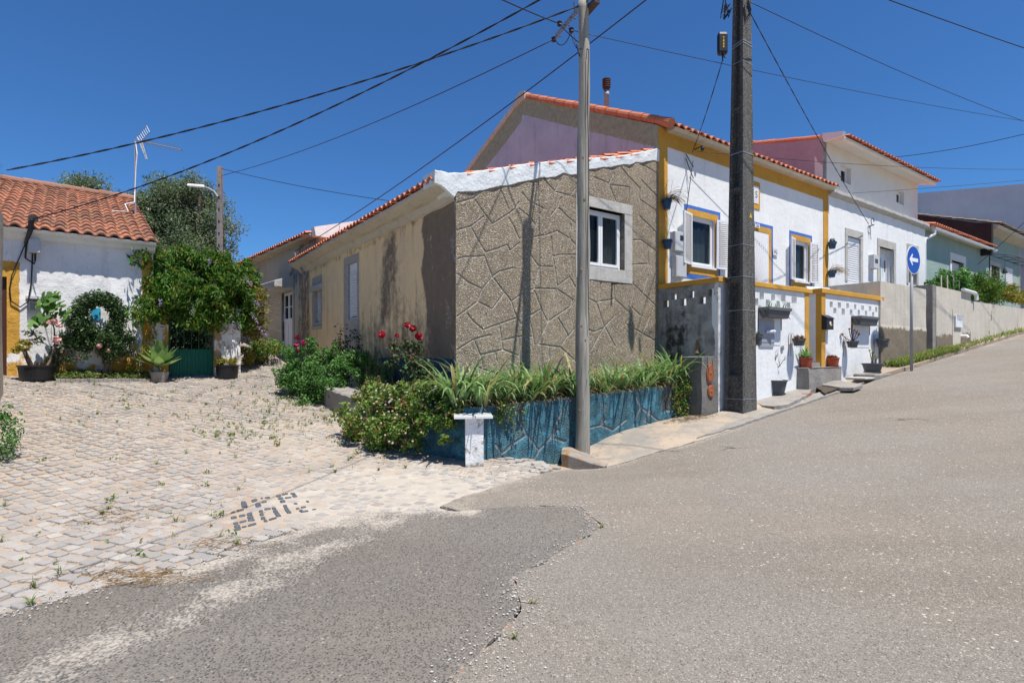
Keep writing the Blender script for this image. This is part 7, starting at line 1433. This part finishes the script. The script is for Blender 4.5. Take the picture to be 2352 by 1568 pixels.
rc_ = hp(690, 1180, Yf+.1); RC = plant('climbing_rose', 'sparse climbing rose with pale pink blooms between tub and ring shrub', 'rose bush', rc_); mb = MB(); stems(mb, rc_, [hp(x, y, Yf+.1) for x, y in ((740, 560), (710, 760), (650, 530), (860, 800), (900, 950), (760, 880), (1050, 950), (620, 900))], .007, .05); mb.build('stems', MT['bark'], RC)
for x, y, q in ((712, 760, .075), (740, 565, .055), (680, 520, .06), (620, 530, .05), (1255, 825, .05), (1370, 885, .04)): bloom(RC, hp(x, y, Yf-.15), q, MT['rosepink'], 4)
ml = MB()
for x, y, r, n in ((720, 850, .1, 50), (760, 900, .14, 90), (700, 930, .14, 90), (730, 1000, .15, 110), (860, 880, .13, 70), (880, 990, .16, 100), (1050, 960, .16, 80), (820, 770, .1, 40), (650, 1000, .1, 50), (770, 700, .1, 35)): leafblob(ml, hp(x, y, Yf+.1), (r, r, r), n, .05, .75, .2)
ml.build('leaves', MT['f_rose'], RC)
rr_ = hp(1740, 1200, -.3); RR = plant('thorny_shrub', 'sparse pale rose stems between ring shrub and agave', 'shrub', rr_); mb = MB(); stems(mb, rr_, [hp(x, y, -.3) for x, y in ((1640, 680), (1950, 520), (1900, 700), (1700, 780), (1850, 650), (1620, 850), (1780, 880), (1990, 700), (1680, 960))], .007, .06); mb.build('stems', MT['dead'], RR); ml = MB()
for x, y, n in ((1640, 720, 50), (1900, 740, 70), (1950, 680, 50), (1700, 850, 70), (1630, 930, 90), (1750, 980, 90), (1820, 870, 70), (1680, 1060, 100), (1600, 1080, 90), (1760, 1100, 90), (1950, 780, 40)): leafblob(ml, hp(x, y, -.3+jit(0, .1)), .12, int(n*.8), .05, .7, .2)
ml.build('leaves', MT['f_yell'], RR)
# agave
a_ = H.hit(z3(2010, 0)[0], -.5)[0]; g_ = H.p(a_, -.5, 0); ac = (g_[0], g_[1], T(g_[0], g_[1])); AG = plant('potted_agave', 'large pale green agave rosette in stone pot left of the green gate', 'potted plant', ac); mb = MB(); mb.lathe(ac, [(.14, 0), (.17, .12), (.19, .22), (.16, .24), (.14, .2)], 18); mb.build('pot', MT['conc'], AG); mb = MB()
for k in range(36):
    f = (k+.5)/36; az = k*2.399; n = 8; L = random.uniform(.46, .60); th0 = .1+1.25*f; V = []; x, y, z = ac[0], ac[1], ac[2]+.42-.1*f; c = (random.random(), 0, 0); ca, sa = math.cos(az), math.sin(az)
    for i in range(n+1):
        q = i/n; th = th0-.35*q+.3*q*q
        if i: x += L/n*math.sin(th)*ca; y += L/n*math.sin(th)*sa; z += L/n*math.cos(th)
        ww = .105*math.sin(math.pi*min(1, (q*.8+.18)))**.8*(1-q**4); V += [(x-sa*ww, y+ca*ww, z+.012), (x, y, z-.004), (x+sa*ww, y-ca*ww, z+.012)]
    mb.add(V, [(3*i+j, 3*i+j+1, 3*i+j+4, 3*i+j+3) for i in range(n) for j in (0, 1)], c)
mb.build('rosette', MT['f_agave'], AG, smooth=True)
bp2, c, r, h = bigpot(750, 975, 1325, 1480, 12, 'black tub of yellowish succulents in front of the gate pillar', z4); ml = MB(); 
for k in range(9): leafblob(ml, (c[0]+jit(0, r*.9), c[1]+jit(0, r*.6), c[2]+h+.09), (.10, .1, .09), 70, .05, .7)
ml.build('plants', MT['f_yell'], bp2)
# bed weeds
mb = MB()
for i in range(330):
    f = random.random(); a = ka0+(ka1-ka0)*f; b = random.uniform(-.66, -.05)+.2*f; p = H.p(a, b, 0)
    leafblob(mb, (p[0], p[1], T(p[0], p[1])+.08+random.random()*.08), (.06, .06, .05), 9, .055, .5, .3)
tag(mb.build('bed_weeds', MT['f_weed']), 'low green weeds growing in the flower bed of the white cottage', 'weeds', kind='stuff')
# ---- trees
def tree(name, label, base, crowns, trunk, mat, size, trunk_r=.22, asp=.35, npc=None):
    P = plant(name, label, 'tree', base); mb = MB(); b = Vector(base)
    for c in trunk: c = Vector(c); m = b.lerp(c, .5)+Vector((jit(0, .3), jit(0, .2), 0)); mb.tube([b, m, c], [trunk_r, trunk_r*.6, trunk_r*.15], 8)
    mb.build('trunk', MT['bark'], P); ml = MB()
    for c, r, nc, n in crowns: crown(ml, c, r, nc, int(n*1.1), .44, size, asp, .2, out=.5)
    ml.build('crown', MT[mat], P); return P
Yo = 21.
ot = [(430, 470, 60, 45), (370, 480, 60, 40), (480, 540, 50, 55), (400, 540, 80, 60), (330, 470, 40, 40), (460, 450, 45, 32), (320, 540, 55, 60), (510, 590, 28, 38), (440, 600, 70, 40), (395, 450, 40, 30)]
tree('olive_tree', 'large grey-green olive tree behind the climber and the lamp post', (*at(410, 900, Yo)[:2], 1.6), [(at(u, v, Yo+jit(0, .8)), (a*Yo/F, 1.1, b*Yo/F), int(a*b/85), 150) for u, v, a, b in ot], [at(u, v, Yo) for u, v, a, b in ot], 'f_olive', .12, .28)
tree('olive_tree', 'small olive crown showing above the terracotta roof ridge', (*at(195, 800, 24)[:2], 1.8), [(at(190, 440, 24), (.85, .8, .5), 30, 60), (at(218, 432, 24), (.5, .5, .45), 14, 55), (at(165, 425, 24), (.35, .4, .35), 8, 45), (at(200, 480, 24), (1., .8, .7), 30, 60)], [at(190, 440, 24), at(220, 430, 24), at(160, 420, 24)], 'f_olive', .13, .15)
pb = at(-14, 405, 9.6); PM = plant('palm', 'spiky dark palm fronds poking in at the upper left margin', 'palm', (pb[0]-2.6, pb[1]+1.0, 1.)); mb = MB(); mb.tube([(pb[0]-2.6, pb[1]+1., 1.), (pb[0]-2.2, pb[1]+.5, pb[2]+.2), (pb[0]-.25, pb[1]+.1, pb[2]+.05)], [.12, .1, .04], 10); mb.build('trunk', MT['bark'], PM); mb = MB()
pc = at(-34, 405, pb[1])
for k in range(90): az, el = random.random()*6.28, random.uniform(-.9, .9); blade(mb, pc, random.uniform(.28, .42), math.pi/2-el, .02, .2, az, (random.random()*.4, 0, 0), 3)
mb.build('crown', MT['f_dark'], PM)
lb_ = ground(2, 1062); LM = plant('wild_bush', 'green leafy bush at foot of the wall on the left margin', 'bush', (*lb_, T(*lb_))); ml = MB()
for dx, dy, z, r, n in ((-.1, .0, .25, .25, 500), (-.22, .3, .3, .28, 500), (-.3, -.1, .25, .25, 400), (-.05, .15, .55, .12, 90), (.02, -.05, .12, .14, 160)): crown(ml, (lb_[0]+dx, lb_[1]+dy, T(*lb_)+z), (r, r, r*1.1), 12, n//9, r*.4, .04, .5)
ml.build('leaves', MT['f_bush'], LM)
# ---- right garden plants
Yg = [M.at(u, 640, BB+.6)[0] for u in (2150, 2180, 2215, 2250, 2290)]
def gp_(u, v, b): a, z = M.at(u, v, b); return M.p(a, b, z)
P = plant('leafy_plant', 'leafy potato-like plants tied to canes above the beige wall', 'plant', gp_(2160, 670, BB+.6)); ml = MB()
for u, v, r in ((2150, 655, .35), (2175, 648, .45), (2200, 640, .5), (2185, 662, .4), (2215, 660, .45), (2160, 668, .3), (2228, 645, .35)): crown(ml, gp_(u, v, BB+.6+jit(0, .2)), (r, r*.9, r*.8), 16, 36, r*.4, .12, .5)
ml.build('leaves', MT['f_bush'], P); mb = MB()
for u in (2162, 2176, 2190, 2203): p = gp_(u, 632, BB+.35); mb.tube([(p[0], p[1], 2.8), p], .02, 5)
mb.build('canes', MT['soffit'], P)
P = plant('dense_shrub', 'dense dark green shrub bulging over the long beige wall', 'shrub', gp_(2250, 670, BB+.4)); ml = MB()
for u, v, r in ((2230, 650, .65), (2255, 650, .7), (2245, 665, .6), (2270, 668, .6), (2258, 680, .4), (2285, 672, .6)): crown(ml, gp_(u, v, BB+.4+jit(0, .2)), (r, r*.8, r*.7), 20, 60, r*.38, .09, .35)
ml.build('leaves', MT['f_wist'], P)
P = plant('flowering_shrub', 'yellow-green plants along the top of the long beige wall at right margin', 'shrub', gp_(2320, 675, BB+.4)); ml = MB()
for u, v, r in ((2300, 676, .45), (2318, 672, .5), (2335, 678, .45), (2350, 680, .45), (2370, 682, .5)): crown(ml, gp_(u, v, BB+.4), (r, r*.8, r*.6), 12, 50, r*.4, .12, .4)
ml.build('leaves', MT['f_yell'], P)
# ---- verge grass on the right
mb = MB()
for i in range(1500):
    s = random.uniform(16.9, 22) if i < 700 else random.uniform(17, 31); t = random.uniform(5.9, 6.32)+max(0, (s-20))*.006
    if s > 21.5 and random.random() < .55: continue
    x, y = ms(s, t); z = T(x, y)+.09
    for q in range(4): az = random.random()*6.28; blade(mb, (x+jit(0, .05), y+jit(0, .05), z), random.uniform(.10, .32)*(1 if s < 22 else .7), .3, .022, 1., az, (random.random(), random.random(), 0), 3)
tag(mb.build('verge_grass', MT['f_weed']), 'tufts of green grass along the road verge under the beige wall', 'grass', kind='stuff')
# ---- weeds between cobbles
mb = MB(); ms_ = MB(); pts = []
for n_, uc, vc, su, sv_ in ((330, 690, 930, 75, 34), (90, 560, 985, 70, 26), (150, 360, 940, 200, 40), (40, 300, 1150, 220, 100), (25, 860, 1050, 130, 28), (60, 420, 890, 260, 14), (30, 770, 975, 30, 22), (16, 560, 1210, 80, 40), (14, 130, 1300, 120, 60)):
    for i in range(n_): pts.append((random.gauss(uc, su), random.gauss(vc, sv_), 0))
for u, v, k in ((515, 985, 3), (535, 998, 3), (600, 985, 2), (575, 1000, 2), (770, 1085, 4), (932, 1075, 4), (870, 1080, 3), (235, 1183, 5), (250, 1172, 4), (545, 1250, 3), (205, 960, 2), (1382, 1214, 3), (1225, 1388, 2), (1180, 1468, 2), (70, 1392, 4), (755, 935, 4), (745, 930, 3), (760, 945, 3)): pts.append((u, v, k))
for u, v, k in pts:
    if v < 872 or v > 1480 or u < -20 or u > 1300 and k == 0: continue
    if k == 0 and (v > 1290-.3*u+100 or (u > 1000)): continue
    x, y = ground(u, v); s, t = st(x, y)
    if np.min(np.hypot(lcen[:, 0]-x, lcen[:, 1]-y)) < .13: continue
    if k == 0 and not inpoly(np.array([[x, y]]), base)[0]: continue
    z = T(x, y)+.004; big = k or random.choice((0, 0, 1)); n_ = 5+big*5; L = .045+.03*big if not k else .02+.008*k
    if k or random.random() < .45:
        for q in range(n_): blade(mb, (x+jit(0, .012), y+jit(0, .012), z), L*random.uniform(.8, 2.), .35, .006, .9, random.random()*6.28, (random.random(), random.random()*1.1, 0), 3)
    else: leafblob(mb, (x, y, z+L*.4), (L*.9, L*.9, L*.6), n_, L*.6, .5, .2)
tag(mb.build('cobble_weeds', MT['f_weed']), 'small weeds sprouting between the cobbles', 'weeds', kind='stuff')
mb = MB()
for n_, uc, vc, su, sv_, L0 in ((110, 300, 1330, 75, 9, .14), (60, 240, 1195, 60, 14, .10), (50, 520, 1255, 45, 9, .09), (40, 500, 1080, 260, 60, .04), (30, 300, 1400, 200, 40, .03), (25, 350, 1160, 120, 40, .06), (40, 1120, 1085, 60, 8, .05)):
    for i in range(n_):
        u = random.gauss(uc, su); v = random.gauss(vc, sv_); 
        if v < 880 or u < -30: continue
        x, y = ground(u, v); az = random.gauss(.3, .5); L = L0*random.uniform(.4, 1.3); z = T(x, y)+.012; mb.tube([(x, y, z), (x+L*.5*math.cos(az), y+L*.5*math.sin(az), z+.012+.01*random.random()), (x+L*math.cos(az+.3), y+L*math.sin(az+.3), z+.004)], .0022, 4, (0, 0, 0), False)
tag(mb.build('dry_straw', MT['dead']), 'wisps of dry straw lying at the edge of the cobbles', 'straw', kind='stuff')
# loose grit along the road edges
mb = MB(); ico = [(1, 0, 0), (-1, 0, 0), (0, 1, 0), (0, -1, 0), (0, 0, .7), (0, 0, -.5)]; icf = [(0, 2, 4), (2, 1, 4), (1, 3, 4), (3, 0, 4), (2, 0, 5), (1, 2, 5), (3, 1, 5), (0, 3, 5)]
def grit(x, y, r, dz): V = [(x+a*r*jit(1, .3), y+b*r*jit(1, .3), T(x, y)+dz+c*r) for a, b, c in ico]; mb.add(V, icf)
for i in range(1500):
    k = random.random()
    if k < .4: P = redge[:6]; 
    elif k < .75: P = pr
    else: P = pe
    j = random.randrange(len(P)-1); f = random.random(); x = P[j][0]*(1-f)+P[j+1][0]*f+random.gauss(0, .10); y = P[j][1]*(1-f)+P[j+1][1]*f+random.gauss(0, .10); grit(x, y, random.uniform(.003, .009), .014)
tag(mb.build('loose_grit', MT['stone']), 'loose pale grit scattered along the asphalt edges', 'grit', kind='stuff')
print('objects', len(bpy.data.objects), 'verts', sum(len(m.vertices) for m in bpy.data.meshes))
